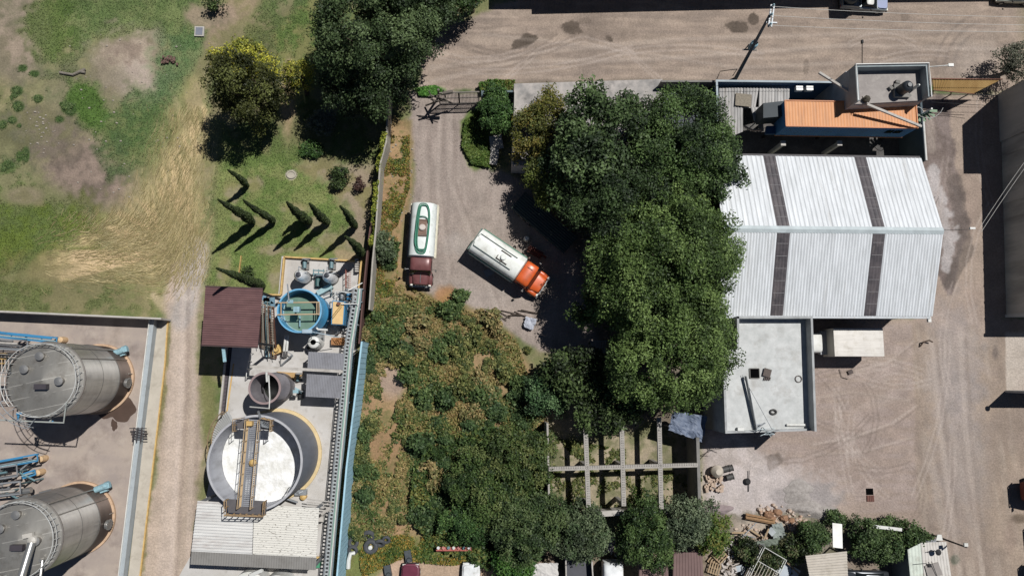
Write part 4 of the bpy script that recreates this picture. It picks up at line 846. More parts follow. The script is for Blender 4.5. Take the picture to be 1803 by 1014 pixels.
def pump(cx, cy, lb, s=1.0, m1=None):
    c = P(cx, cy, 0); c.z = .1; t = T('pump', lb, 'pump', tuple(c), 'pumps on the plant slab')
    MB().box(c+Vector((0, 0, .1)), (.7*s, 1.1*s, .2)).build('base', CONCD, t)
    MB().tube([c+Vector((0, -.45*s, .5)), c+Vector((0, .2*s, .5))], .2*s, 10).build('motor', m1 or TEAL, t, True)
    MB().tube([c+Vector((0, .3*s, .5)), c+Vector((0, .5*s, .5))], .3*s, 12).tube([c+Vector((0, .4*s, .5)), c+Vector((0, .4*s, 1.1)), c+Vector((.7*s, .4*s, 1.1))], .07, 6).build('casing', GALV, t, True)
pump(539, 466, 'blue green pump behind the left domed vessel'); pump(586, 466, 'blue green pump behind the right domed vessel'); pump(562, 496, 'dark green pump between the two domed vessels', 1.2, mat('dkteal', (50, 92, 90), .5)); pump(616, 520, 'blue green pump above the yellow topped box', 1.1, BLUE); pump(604, 522, 'grey pump above the yellow topped box', .9, GALV)
m = MB().beam(P(551, 476, 1.2), P(571, 477, 1.2), .12).beam(P(551, 482, 1.2), P(571, 483, 1.2), .12)
for x in (552, 561, 570): m.tube([P(x, 474, 1.2), P(x, 486, 1.2)], .05, 6).tube([P(x, 480, 1.2), P(x, 480, .1)], .05, 6)
one('pipe_manifold', 'teal pipe manifold between the two domed vessels', 'pipes', m, TEAL)
m = MB().box(P(572, 510, .5), (1.6, .5, .5), .5).tube([P(558, 512, .6), P(583, 505, .6), P(584, 520, .6)], .07, 6); one('blower_unit', 'pale teal blower unit below the domed vessels', 'blower', m, mat('pteal', (150, 182, 186), .5))
m = MB().rail([P(612, 477, .1), P(612, 508, .1)], 1.1, .04, .7)
for k in range(8): m.beam(P(613, 480+k*3.8, .9), P(618, 480+k*3.8, .9), .05)
one('red_ladder', 'small rust red ladder rail right of the domed vessels', 'ladder', m, mat('redr', (150, 80, 64), .7))
one('concrete_stack', 'narrow notched concrete blocks inside the top right plant corner', 'blocks', (lambda m: [m.box(P(629, 458+k*4, .5), (.35, .15, .7)) for k in range(6)] and m)(MB()), CONC)
# round blue tank
def open_tank(cx, cy, r, h, t, lb_m, in_m, lvl, wth=.1, lvm=None):
    c = P(cx, cy, 0); c.z = .1
    MB().lathe(c, [(r, 0), (r, h*.33), (r+.03, h*.34), (r+.03, h*.36), (r, h*.37), (r, h), (r-wth, h), (r-wth, lvl-.1)], 64, False, False).build('shell', lb_m, t, True)
    return c
t = T('round_blue_tank', 'round blue open tank of green water with timber bridge', 'tank', tuple(P(548, 554, 0)))
c = open_tank(548, 554, 2.0, 4.5, t, mat('tank_blue', (72, 158, 206), .45, 0, .08, .8, stretch=(1, 1, .3)), mat('navy_inner', (40, 84, 122), .5), 3.2, .1)
MB().lathe(c, [(2.0, 4.38), (2.06, 4.4), (2.06, 4.52), (1.95, 4.53)], 64, False, False).build('rim', mat('rimblue', (110, 176, 216), .5), t, True)
MB().lathe(c, [(1.88, 3.1), (1.8, 3.1), (1.8, 3.0)], 48, False, False).build('weir', PBLUE, t)
MB().lathe(c, [(1.91, 2.7), (1.91, 3.0)], 48).build('water', mat('green_water', (104, 136, 118), .15, 0, .15, .8, rgb2=(124, 150, 134)), t)
m = MB(); zz = 4.75
for y in (533, 554): m.beam(P(489, y, zz), P(562, y-1, zz), .1, .14)
m.beam(P(558, 533, zz), P(558, 553, zz), .08, .1).beam(P(562, 531, zz), P(562, 555, zz), .08, .1).beam(P(495, 533, zz), P(495, 554, zz), .08, .1)
m.build('timber_bridge', mat('bridge_tan', (188, 160, 124), .7), t)
m = MB().box(P(523, 545, 4.9), (.55, .5, .5)).box(P(512, 531, 4.7), (.5, .3, .25)).tube([P(523, 545, 4.9), P(523, 545, 3)], .08, 8).tube([P(528, 556, 3.6), P(528, 575, 3.5)], .07, 6); m.build('mixer', PBLUE, t)
m = MB().beam(P(506, 500, 4.9), P(509, 530, 4.9), .1); m.build('lamp_arm', GALV, t)
m = MB().box(P(541, 583, 4.7), (.9, .35, .2)).tube([P(548, 584, 4.6), P(580, 590, 4.0), P(596, 594, 3)], .04, 5).tube([P(546, 585, 4.6), P(549, 597, 2)], .04, 5); m.build('outlet_box', mat('outlet', (160, 182, 196), .6), t)
one('pipe_tee', 'short white tee pipe beside the small white tank', 'pipe', MB().tube([P(557, 577, 3.2), P(560, 580, 3.2), P(577, 581, 3.2)], .1, 8), WHITE)
# yellow topped blue box
t = T('blue_box_tank', 'blue box tank with yellow grating lid beside the round tank', 'tank', tuple(P(600, 550, 0)))
zz = 2.6; q = [(585, 529), (608, 531), (605, 572), (583, 571)]; MB().pp(q, zz, .1).build('body', BLUE, t)
ql = [P(586.5, 531, zz), P(606, 532.5, zz), P(603.5, 571, zz), P(585, 570, zz)]; MB().prism(ql, zz+.08, zz).build('lid', mat('lidy', (226, 186, 124), .7, 0, .08, 2), t)
MB().beam(P(601, 535, 3.1), P(585, 556, 3.1), .06).beam(P(603, 537, 3.1), P(587, 558, 3.1), .06).build('handrail', YEL, t)
c = P(597, 535, 2.7); MB().lathe(c, [(.18, 0), (.18, .3)], 10).build('hatch', RUST, t)
t = T('small_white_tank', 'small white tank with dark opening below the blue tank', 'tank', tuple(P(560, 603, 0)))
c = P(561, 604, 0); c.z = .1; MB().lathe(c, [(.62, 0), (.62, 1.7), (.55, 2.0), (.34, 2.15), (.3, 2.15)], 24).build('body', WHITE, t, True); MB().lathe(c+Vector((0, 0, 2.15)), [(.26, -.02), (.26, .03)], 16).build('opening', BLACK, t)  # opening is a closed disc painted with the tank's inner darkness
MB().tube([c+Vector((-.5, -.3, .5)), c+Vector((-.9, -.5, .5)), c+Vector((-.9, -.5, .1))], .12, 8).build('valve', DARK, t)
m = MB().prism([P(552, 595, 1), P(568, 582, 1), P(568, 600, 1)], [.3, 1.2, 1.0], .1); one('concrete_ramp', 'pale triangular ramp behind the small white tank', 'ramp', m, CONCG)
m = MB()
for k in range(12): m.tube([P(585+k*1.8, 596+(k % 4)*2.5, .8), P(592+k*1.2, 604-(k % 3)*4, 1.0)], .06, 5)
m.box(P(595, 601, .5), (1.2, .7, .6)); one('rusty_skid', 'orange brown piping skid below the yellow topped box', 'pipe skid', m, mat('skid', (166, 112, 62), .7, 0, .3, 4))
# conveyors / stairs at left
for (a, b, lb, mm, wd) in (((463, 536), (462, 612), 'rusty narrow conveyor stair left of the blue tank', RUST, .42), ((471, 532), (474, 628), 'blue green ladder conveyor beside the rusty stair', TEAL, .45), ((477, 540), (482, 630), 'rusty brown screw conveyor beside the round blue tank', RUST, .5)):
    t = T('stair_flight', lb, 'stair', tuple(P(*b, 0)), 'steep flights left of the blue tank')
    A_ = P(*a, 4.3); B_ = P(*b, .4); d = (B_-A_).normalized(); n_ = Vector((-d.y, d.x, 0)).normalized()*wd/2; m = MB().beam(A_+n_, B_+n_, .07, .16).beam(A_-n_, B_-n_, .07, .16); m.build('stringer', mm, t)
    m = MB()
    for k in range(22): q = A_.lerp(B_, k/21); m.beam(q+n_, q-n_, .12, .05)
    m.build('tread', mm if mm is TEAL else mat('tread2', (128, 104, 84), .7), t); MB().tube([A_+n_+Vector((0, 0, .8)), B_+n_+Vector((0, 0, .8))], .035, 5).tube([A_-n_+Vector((0, 0, .8)), B_-n_+Vector((0, 0, .8))], .035, 5).build('handrail', mat('rl', (176, 168, 150), .6), t)
m = MB().beam(P(462, 522, 4), P(482, 540, 4), .5, .1).beam(P(464, 530, 4), P(484, 529, 4), .6, .1).beam(P(460, 540, 4.1), P(486, 540, 4.1), .1).beam(P(476, 520, 4.1), P(476, 560, 4.1), .08); one('stair_platform', 'blue steel platform at the head of the stair flights', 'platform', m, mat('stp', (104, 140, 160), .6))
m = MB().tube([P(503, 590, 2.4), P(500, 617, 2.2), P(500, 628, .3)], .11, 8).tube([P(507, 590, 2.4), P(505, 617, 2.2), P(504, 628, .3)], .11, 8); one('white_pipes', 'pair of white pipes coming from the blue tank shade', 'pipes', m, WHITE)
one('yellow_valve_box', 'yellow valve housing at the stair foot', 'valve', MB().box(P(487, 616, .5), (.9, .8, .7), .4).lathe(P(487, 616, .9), [(.25, 0), (.2, .3)], 8), YEL)
one('blue_barrel', 'pale blue barrel lying at the foot of the stair flights', 'barrel', MB().tube([P(472, 617, .5), P(471, 628, .5)], .26, 12), PBLUE, smooth=True)
one('steel_stand', 'white open steel frame on the slab below the stairs', 'frame', MB().tube([P(494, 630, 1), P(494, 645, .2), P(515, 625, 1), P(505, 618, 1)], .06, 6).beam(P(494, 645, .2), P(515, 625, .3), .2, .1), GALV)
m = MB().rail([P(447, 622, .1), P(441, 650, .1), P(440, 664, .1)], 1.1, .04, .8); one('hand_rail', 'white hand rail at the slab edge below the brown canopy', 'railing', m, WHITE)
# grey roofs and beam
for q, lb in (([(543, 619), (606, 622), (604, 651), (541, 649)], 'upper grey ribbed roof panel right of the small white tank'), ([(540, 658), (603, 662), (599, 701), (538, 698)], 'lower grey ribbed roof panel south of the pale beam')):
    t = T('grey_roof', lb, 'roof', tuple(P(570, q[0][1], 0)), 'grey ribbed roofs'); z = 3.0
    qq = [P(*p_, z) for p_ in q]; MB().corr(qq[0], qq[1], qq[2], qq[3], 22, .03, .04).build('roof', mat('grey_sheet', (140, 140, 146), .5, .1, .05, .6), t)
    m = MB()
    for p_ in qq: v = p_.lerp((qq[0]+qq[2])/2, .08); m.beam((v.x, v.y, .1), v-Vector((0, 0, .05)), .12)
    m.build('post', GALV, t)
one('pale_beam', 'long pale beam between the two grey roofs', 'beam', MB().beam(P(441, 645, 3.1), P(604, 654, 3.3), .26, .3), CONC)
# open grey tank
t = T('open_grey_tank', 'tall narrow grey open tank half in shadow', 'tank', tuple(P(495, 681, 0)))
c = open_tank(495, 681, 1.38, 5.2, t, mat('grey_tank', (140, 136, 142), .6, 0, .1, .7, rgb2=(156, 150, 154)), GREYP, 1.2)
MB().lathe(c, [(1.3, .6), (1.3, 1.1)], 40).build('water', mat('murk', (36, 40, 34), .2), t)
MB().lathe(c, [(1.38, 5.05), (1.46, 5.1), (1.46, 5.2), (1.27, 5.21)], 48, False, False).build('rim', mat('rimg', (150, 128, 126), .7), t)
MB().tube([P(473, 660, 5.5), P(475, 700, 5.3), P(474, 719, 5.4), P(440, 716, 4)], .06, 6).tube([P(469, 655, 5.6), P(470, 672, 5.4)], .1, 6).build('inlet_pipe', WHITE, t)
MB().box(P(521, 689, 2.2), (.5, .3, .3)).tube([P(519, 683, 2.2), P(527, 686, 2.2), P(530, 692, 1)], .06, 6).build('valve', PBLUE, t)
m = MB().prism([P(485, 654, .5), P(533, 657, .5), P(524, 672, .5)], [.2, .5, .2], .1); one('sand_heap', 'orange sand heap wedge beside the open grey tank', 'sand', m, mat('sand', (204, 164, 108), .95, 0, .1, 3, .02))
pump(527, 664, 'teal pump between grey tank and roofs', .8); pump(531, 694, 'dark pump at the lower grey roof corner', .8, DARK)
# ================================================================== CLARIFIER
c = P(487, 799, 0); c.z = .1; r = 4.07; h = 6.5
t = T('clarifier_tank', 'huge grey open clarifier full of white foam with bridge', 'clarifier', tuple(P(487, 799, 0)))
CG = mat('clar_grey', (172, 174, 182), .55, 0, .06, .5, rgb2=(186, 188, 196))
MB().lathe(c, [(r, 0), (r, h)], 96, False, False).build('shell', mat('clar_out', (124, 128, 138), .6, 0, .06, .5), t, True)
MB().lathe(c, [(r-.12, h-.01), (r-.14, 3.3)], 96, False, False).build('inner_wall', CG, t, True)
MB().lathe(c, [(r-.13, h), (r+.06, h), (r+.06, h-.14), (r, h-.14)], 96, False, False).add([], []).build('rim', mat('rimc', (176, 176, 180), .6), t)
MB().lathe(c, [(r+.3, 0), (r+.3, .22), (r, .24)], 96, False, False).build('base_ring', mat('ringy', (214, 188, 138), .7, 0, .1, 2), t)
rs = np.random.RandomState(3); V = []; Fq = []; n = 64; m_ = 18
for i in range(m_+1):
    for k in range(n):
        rr = (r-.16)*i/m_; a = 6.28318*k/n; x = rr*math.cos(a); y = rr*math.sin(a)
        V.append((c.x+x, c.y+y, 3.4+.3*float(fbm(np.array([x+50]), np.array([y+50]), 1.3, 9)[0])))
for i in range(m_):
    for k in range(n): Fq.append((i*n+k, i*n+(k+1) % n, (i+1)*n+(k+1) % n, (i+1)*n+k))
MB().add(V, Fq).build('foam', mat('foam', (214, 212, 204), .95, 0, .04, .9, .08, rgb2=(252, 252, 252)), t, True)
zb = 7.0
m = MB(); A0, A1 = P(450, 738, zb), P(436, 892, zb); nb = 46
d = (A1-A0).normalized(); nn = Vector((-d.y, d.x, 0))
for k in range(nb): q = A0.lerp(A1, (k+.5)/nb); m.beam(q-nn*.4, q+nn*.4, .1, .04)
m.build('bridge_deck', mat('grating2', (150, 152, 158), .6, .2, .1, 2), t)
MB().beam(A0-nn*.45, A1-nn*.45, .1, .3).beam(A0+nn*.45, A1+nn*.45, .1, .3).build('bridge_girder', GREYP, t)
MB().rail([A0-nn*.58, A1-nn*.58], 1.0, .035, .9).rail([A0+nn*.52, A1+nn*.52], 1.0, .035, .9).beam(A0-nn*.6, A1-nn*.6, .2, .06).build('hand_rail', mat('hr_tan', (196, 166, 124), .6), t)
for pts in ([(417, 738), (482, 740), (480, 757), (418, 755)], [(397, 878), (470, 882), (468, 906), (402, 902)]): MB().prism([P(a, b, zb-.02) for a, b in pts], zb-.02, zb-.1).build('platform', mat('plat', (92, 88, 90), .7), t)
MB().rail([P(417, 758, zb), P(417, 737, zb), P(431, 735, zb)], 1.0, .035, .5).rail([P(466, 735, zb), P(482, 739, zb), P(481, 758, zb)], 1.0, .05, .5).rail([P(402, 878, zb), P(402, 903, zb), P(468, 905, zb), P(470, 880, zb)], 1.0, .05, .5).build('platform_rail', mat('hr_rust', (172, 140, 98), .6, 0, .2, 3), t)
m = MB().lathe(P(446, 814, zb+.1), [(.32, 0), (.3, .25), (.1, .4)], 12).box(P(440, 745, zb+.3), (.5, .4, .5)); m.build('drive_motor', YEL, t)
m = MB().tube([P(455, 725, 6), P(460, 740, 7.3), P(462, 750, 7.4), P(474, 752, 7.3)], .12, 6)
for k in range(6): m.tube([P(458+k*3, 745+k*1.5, 7.4), P(462+k*3, 738+k*2, 7.6)], .06, 5)
m.build('valve_cluster', GALV, t)
m = MB().rail([P(520, 845, 6.55), P(510, 862, 6.55), P(498, 875, 6.55)], .3, .03, 1); m.build('scum_pipe', GALV, t)
# curved stair round the west side
t = T('curved_stair', 'curved stair with tan handrail climbing the clarifier west side', 'stair', tuple(P(420, 770, 0)))
m = MB(); hr = []; hi = []
for k in range(30):
    a = R(206-k*3.0); z = .3+k*.225; d = Vector((math.cos(a), math.sin(a), 0)); m.beam(c+d*(r+.04)+Vector((0, 0, z)), c+d*(r+1.0)+Vector((0, 0, z)), .2, .05); hr.append(c+d*(r+1.05)+Vector((0, 0, z+1))); hi.append(c+d*(r+1.05)+Vector((0, 0, z)))
m.build('tread', mat('trd', (176, 176, 172), .6), t); m = MB().tube(hr, .05, 6).tube(hi, .06, 6)
for k in range(0, 30, 3): m.tube([hr[k], hi[k]], .03, 5)
m.build('handrail', mat('hr_tan', (196, 166, 124)), t)
m = MB().tube([P(513, 864, .4), P(527, 868, .8), P(540, 862, .5)], .12, 8).box(P(530, 866, .5), (1.1, .5, .5)).beam(P(500, 876, 1), P(524, 884, 1), .14); one('outlet_valves', 'cluster of grey outlet valves beside the clarifier base', 'valves', m, GALV)
one('pipe_stub', 'small orange capped stub on the slab beside the clarifier', 'pipe', MB().lathe(P(536, 873, .1), [(.3, 0), (.3, .5), (.1, .6)], 12), YEL)
# ================================================================== BOTTOM SHED
z = 4.8; t = T('plant_shed', 'long white corrugated shed roof with lower slope painted shade grey', 'shed', tuple(P(450, 940, 0)))
a, b, c_, d_ = P(348, 881, z), P(562, 894, z), P(557, 981, z), P(337, 970, z); mt = a.lerp(b, .46); mb_ = d_.lerp(c_, .485)
WR = mat('shed_white', (204, 202, 198), .6, 0, .06, .7, rgb2=(222, 220, 216), stretch=(.3, 3, 1))
MB().corr(a, d_, mb_, mt, 17, .05, .03).build('ribbed_roof', WR, t)
SPK = mat('speckled_sheet', (222, 218, 208), .6, 0, .04, .9)
n = SPK.node_tree; nz = n.nodes.new('ShaderNodeTexNoise'); nz.inputs['Scale'].default_value = 5; nz.inputs['Detail'].default_value = 3; mp = n.nodes.new('ShaderNodeMapping'); mp.inputs['Scale'].default_value = (.8, 2.2, 1); g = n.nodes.new('ShaderNodeNewGeometry'); n.links.new(g.outputs['Position'], mp.inputs[0]); n.links.new(mp.outputs[0], nz.inputs[0])
rr_ = n.nodes.new('ShaderNodeValToRGB'); rr_.color_ramp.elements[0].position = .33; rr_.color_ramp.elements[1].position = .39; rr_.color_ramp.elements[0].color = (*lin((136, 128, 116)), 1); rr_.color_ramp.elements[1].color = (1, 1, 1, 1); n.links.new(nz.outputs[0], rr_.inputs[0])
mx = n.nodes.new('ShaderNodeMix'); mx.data_type = 'RGBA'; mx.blend_type = 'MULTIPLY'; mx.inputs[0].default_value = 1; bs = n.nodes['Principled BSDF']; src = bs.inputs['Base Color'].links[0].from_socket; n.links.new(src, mx.inputs[6]); n.links.new(rr_.outputs[0], mx.inputs[7]); n.links.new(mx.outputs[2], bs.inputs['Base Color'])
MB().corr(mt+Vector((.05, 0, .02)), mb_+Vector((.05, 0, .02)), c_, b, 22, .03, .03).build('translucent_roof', SPK, t)
e1, e2 = P(556, 1003, 4.3), P(335, 993, 4.3)
MB().corr(d_-Vector((0, 0, .03)), c_-Vector((0, 0, .03)), e1, e2, 50, .015, .03).build('lower_band', mat('band_shade_grey', (158, 154, 148), .6, .1, .04, .7), t)  # lower slope of the white roof, its shade put into a greyer colour
m = MB()
for q in (a, b, e1, e2): v = q.lerp((a+c_)/2, .05); m.beam((v.x, v.y, 0), v-Vector((0, 0, .1)), .2)
m.build('post', GALV, t)
RST = mat('rust_stain', (168, 146, 134), .7, 0, .1, 2)
one('lower_white_tank', 'white tank top just showing below the shed', 'tank', MB().lathe(P(450, 1026, 0)+Vector((0, 0, .1)), [(1.6, 0), (1.6, 2), (1.2, 2.3)], 30).beam(P(440, 1012, 2.6), P(462, 1003, 2.9), .3), WHITE)
one('lower_white_tank', 'second white tank top below the shed right of the first', 'tank', MB().lathe(P(497, 1030, 0)+Vector((0, 0, .1)), [(1.5, 0), (1.5, 2), (1.1, 2.3)], 30), WHITE)
one('green_bin', 'small green bin beside the shed and the cable tray', 'bin', MB().box(P(560, 992, .5), (.5, .5, .9)), mat('gbin', (70, 150, 110), .6))
one('yellow_kerb', 'short yellow kerb below the shed right corner', 'kerb', MB().wall([P(556, 981, .3), P(568, 981, .3)], .15, .35), YEL)
# pipe bridge down the east side
tp = [(627, 508), (625, 530), (618, 570), (611, 614), (603, 708), (592, 823), (583, 916), (573, 1030)]
t = T('pipe_bridge', 'long white lattice pipe bridge along the plant east edge', 'pipe bridge', tuple(P(600, 760, 0)))
z = 2.6; pts = [P(a, b, z) for a, b in tp]
def off(pts, o, dz=0):
    r_ = []
    for i, p in enumerate(pts):
        d = (pts[min(i+1, len(pts)-1)]-pts[max(i-1, 0)]).normalized(); r_.append(p+Vector((-d.y, d.x, 0))*o+Vector((0, 0, dz)))
    return r_
m = MB()
for o in (-.3, .3):
    L = off(pts, o*.5)
    for i in range(len(L)-1): m.beam(L[i], L[i+1], .06, .12)
for i in range(len(pts)-1):
    n = int((pts[i+1]-pts[i]).length/.32); A, B = off(pts, -.15), off(pts, .15)
    for k in range(n): m.beam(A[i].lerp(A[i+1], k/n), B[i].lerp(B[i+1], k/n), .14, .05)
m.build('cable_ladder', mat('tray', (172, 178, 180), .55, .1, .15, 3), t)
for o, mm, rr in ((.26, mat('pgreen', (140, 176, 160), .5), .06), (.37, WHITE, .05), (.48, GALV, .05), (-.25, GALV, .04), (.57, TEAL, .035)): MB().tube(off(pts, o, .05), rr, 8).build('pipe', mm, t, True)
m = MB()
for i in range(len(pts)-1):
    n = max(1, int((pts[i+1]-pts[i]).length/3)); A, B = off(pts, -.3, -.1), off(pts, .6, -.1)
    for k in range(n):
        a = A[i].lerp(A[i+1], k/n); b = B[i].lerp(B[i+1], k/n); m.beam(a, b, .1).beam((a.x, a.y, .05), a, .1).beam((b.x, b.y, .05), b, .1)
m.build('support', GALV, t)
m = MB()
for k, y in enumerate((884, 889, 894, 900)): m.tube([P(540, y-6, 2.7), P(588-k, y, 2.7)], .05, 6)
m.beam(P(566, 905, 2.7), P(582, 893, 2.8), .25, .2).box(P(566, 912, 1.2), (.5, .5, .6)); one('branch_pipes', 'bunch of pale branch pipes joining bridge and shed', 'pipes', m, CONC)
m = MB().tube([P(600, 535, 2.9), P(628, 535, 2.9), P(634, 545, 2.4)], .06, 6).tube([P(590, 513, 2.5), P(590, 528, 2.5)], .05, 6).tube([P(590, 513, 2.5), P(630, 516, 2.5)], .05, 6).tube([P(612, 512, 2.6), P(638, 498, 2.2)], .05, 6); one('bridge_crossover', 'thin white crossover pipes above the yellow topped box', 'pipes', m, WHITE)
# rusty pipe by the boundary
one('rusty_fence', 'long dark rusty sheet fence left of the boundary wall', 'fence', MB().wall([P(656, 370, 1.8), P(648, 430, 1.8), P(641, 500, 1.8), (P(632, 605, 1.8))], .14, 1.8), mat('rustfence', (98, 66, 60), .8, 0, .15, 2))
random.seed(9); mm_ = MB(); mk = MB()
for i in range(26):
    x = random.uniform(588, 628); y = random.uniform(508, 612); q = P(x, y, .1); mm_.tube([q, q+Vector((0, 0, random.uniform(.5, 1.5))), q+Vector((random.uniform(-.9, .9), random.uniform(-.4, .4), random.uniform(.4, 1.4)))], random.uniform(.03, .07), 5)
one('pipe_thicket', 'thicket of thin grey pipes under the pipe bridge head', 'pipes', mm_, GALV)

grime(BRUSH, (150, 146, 140), 1.0, (1, 1, .12), .5, .7, .55); grime(MATS['tank_roof'], (120, 112, 102), .9, None, .5, .7, .6); grime(MATS['yard_floor'], (116, 100, 92), .35, None, .5, .7, .65); grime(MATS['yard_floor'], (200, 186, 170), .5, None, .55, .75, .5)
grime(MATS['slab_conc'], (140, 132, 122), .9, None, .54, .72, .6); grime(MATS['clar_out'], (100, 100, 104), .8, (1, 1, .15), .5, .7, .6); grime(MATS['clar_grey'], (112, 110, 112), .8, (1, 1, .15), .5, .7, .6); grime(MATS['foam'], (186, 176, 156), .8, None, .6, .75, .6)
grime(MATS['grey_tank'], (100, 92, 92), 1, (1, 1, .15), .48, .7, .6); grime(MATS['tank_blue'], (60, 104, 130), 1.2, (1, 1, .15), .52, .7, .6); grime(MATS['shed_white'], (150, 128, 116), .5, (.5, 1.6, 1), .52, .74, .65); grime(MATS['grey_sheet'], (106, 104, 106), 1, None, .5, .7, .5); grime(MATS['band_shade_grey'], (128, 122, 114), 1, None, .5, .7, .5)
grime(MATS['pave'], (140, 128, 112), 1, None, .52, .72, .6); grime(MATS['bluegrey'], (130, 134, 136), 1, None, .52, .72, .5); grime(MATS['base_ring'], (150, 116, 90), 2, None, .5, .7, .6)
# ================================================================== VEHICLES (local: +Y is the front, origin on the ground)
def place(t, x, y, rz): t.location = (x, y, 0); t.rotation_euler = (0, 0, rz)
def wheel(t, x, y, r=.5, w_=.3):
    o = MB().tube([(x-w_/2, y, r), (x+w_/2, y, r)], r, 20).build('wheel', TYRE, t, True)
    s = 1 if x > 0 else -1
    MB().tube([(x+s*(w_/2-.02), y, r), (x+s*(w_/2+.02), y, r)], r*.55, 12).build('rim', mat('rim', (170, 170, 168), .4, .5), o)
def heading(a, b): d = (Vector(b)-Vector(a)); return math.atan2(-d.x, d.y)
def loft(m, secs, n=20, p=4.0):
    # secs: (y, halfwidth, z0, z1)
    vs = []
    for (y, hw, z0, z1) in secs:
        for k in range(n):
            a = 6.28318*(k+.5)/n; ca, sa = math.cos(a), math.sin(a)
            vs.append((hw*math.copysign(abs(ca)**(2/p), ca), y, (z0+z1)/2+(z1-z0)/2*math.copysign(abs(sa)**(2/p), sa)))
    fs = [(i*n+k, (i+1)*n+k, (i+1)*n+(k+1) % n, i*n+(k+1) % n) for i in range(len(secs)-1) for k in range(n)]
    fs += [tuple(range(n)), tuple(range((len(secs)-1)*n, len(secs)*n))[::-1]]
    return m.add(vs, fs)
def tank_truck(lb, L, cabm, kind, loc, rz):
    t = T('tank_truck', lb, 'tank truck', (0, 0, 0))
    tl = L*.665; y0 = -L/2; y1 = y0+tl; hw = 1.22
    MB().box((-.42, -.3, .85), (.14, L-1.2, .22)).box((.42, -.3, .85), (.14, L-1.2, .22)).box((0, y0+.1, .8), (2.3, .15, .25)).build('chassis', mat('chassis', (50, 44, 42), .8), t)
    TW = mat('tank_white' if kind == 1 else 'tank_cream', (222, 228, 224) if kind == 1 else (224, 226, 218), .4, 0, .05, 1.0, rgb2=(236, 240, 236) if kind == 1 else (240, 241, 236))
    if kind == 1:
        loft(MB(), [(y0+.05, .95, 1.25, 2.75), (y0+.15, 1.15, 1.05, 2.9), (y1-.1, 1.15, 1.05, 2.9), (y1, .95, 1.25, 2.75)], 36, 2.7).build('tank', TW, t, True)
        for s in (-1, 1): MB().box((s*1.18, (y0+y1)/2, 1.9), (.14, tl-.1, .12)).box((s*1.18, (y0+y1)/2, 1.3), (.2, tl-.2, .25)).build('side_rack', mat('rackw', (212, 204, 180), .6, 0, .15, 3), t)
        m = MB()
        for (rx, rl, oy, ox, z) in ((.52, tl*.44, .1, 0, 2.97), (.6, tl*.46, .0, .02, 2.93), (.45, tl*.42, -.05, -.06, 3.04), (.56, tl*.3, .9, .02, 3.08)):
            pts = []
            for k in range(40):
                a = 6.28318*k/40; x = rx*math.copysign(abs(math.cos(a))**.55, math.cos(a)); y = rl*math.copysign(abs(math.sin(a))**.75, math.sin(a)); pts.append((x+ox+.03*math.sin(3*a), (y0+y1)/2+oy*.5+y, z-.12*(abs(x)**2)))
            m.tube(pts, .05, 6, closed=True)
        o = m.build('coiled_hose', mat('green_hose', (52, 132, 104), .45, 0, .1, 3), t, True)
        ym = (y0+y1)/2; MB().lathe((0, ym-.1, 2.85), [(.3, 0), (.3, .25), (.22, .3)], 18).build('hatch', mat('hatch', (206, 192, 182), .6), t)
        MB().beam((-.4, ym+.7, 3.0), (.4, ym+.7, 3.0), .09, .08).beam((-.4, ym-.85, 3.0), (.4, ym-.85, 3.0), .09, .08).box((0, ym-.1, 2.93), (.78, 1.4, .05)).build('hatch_frame', mat('hfr', (130, 100, 84), .7), t)
    else:
        loft(MB(), [(y0+.05, 1.0, 1.3, 2.8), (y0+.15, 1.2, 1.05, 3.0), (y1-.1, 1.2, 1.05, 3.0), (y1, 1.0, 1.3, 2.8)], 36, 2.8).build('tank', TW, t, True)
        for s in (-1, 1):
            MB().beam((s*.62, y0+.3, 3.0), (s*.62, y1-.9, 3.0), .06, .1).beam((s*.62, y0+.3, 3.0), (s*.3, y0+.2, 3.04), .05, .08).build('drip_rail', mat('drip', (96, 112, 106), .6), t)
            MB().tube([(s*1.2, y0+.3, 1.55), (s*1.2, y1-.3, 1.55)], .16, 10).box((s*1.24, (y0+y1)/2, 1.15), (.1, tl-.1, .12)).build('side_hose_tray', mat('tray2', (126, 150, 162) if s > 0 else (190, 196, 182), .5), t)
        ym = y1-2.1; MB().lathe((0, ym, 2.95), [(.3, 0), (.3, .22), (.2, .26)], 18).build('hatch', TW, t)
        MB().beam((-.42, ym-.55, 3.07), (-.42, ym+.65, 3.07), .07, .06).beam((.42, ym-.55, 3.07), (.42, ym+.65, 3.07), .07, .06).beam((.1, ym-.55, 3.07), (.45, ym-.55, 3.07), .08, .06).beam((.3, ym+.1, 3.2), (.55, ym-.05, 3.2), .06).build('hatch_frame', mat('hfr2', (88, 80, 70), .7), t)
        MB().tube([(-1.26, y0+.2, 2.1), (-1.26, y1-.2, 2.1)], .05, 6).tube([(1.26, y0+.2, 2.1), (1.26, y1-.2, 2.1)], .05, 6).build('green_hose', mat('green_hose', (52, 132, 104)), t)
        MB().box((0, y0+.02, 1.9), (2.3, .1, 1.4)).build('rear_rack', mat('rr', (92, 118, 106), .6), t)
    ch = 2.55 if kind == 1 else 2.75; cw = .98 if kind == 1 else 1.12
    yc = y1+.06; cl = 1.25 if kind == 1 else 1.3
    o = loft(MB(), [(yc, cw*.97, .9, ch-.06), (yc+.15, cw, .8, ch), (yc+cl-.12, cw, .8, ch), (yc+cl, cw*.96, .85, ch-.1)], 28, 5).build('cab', cabm, t, True)
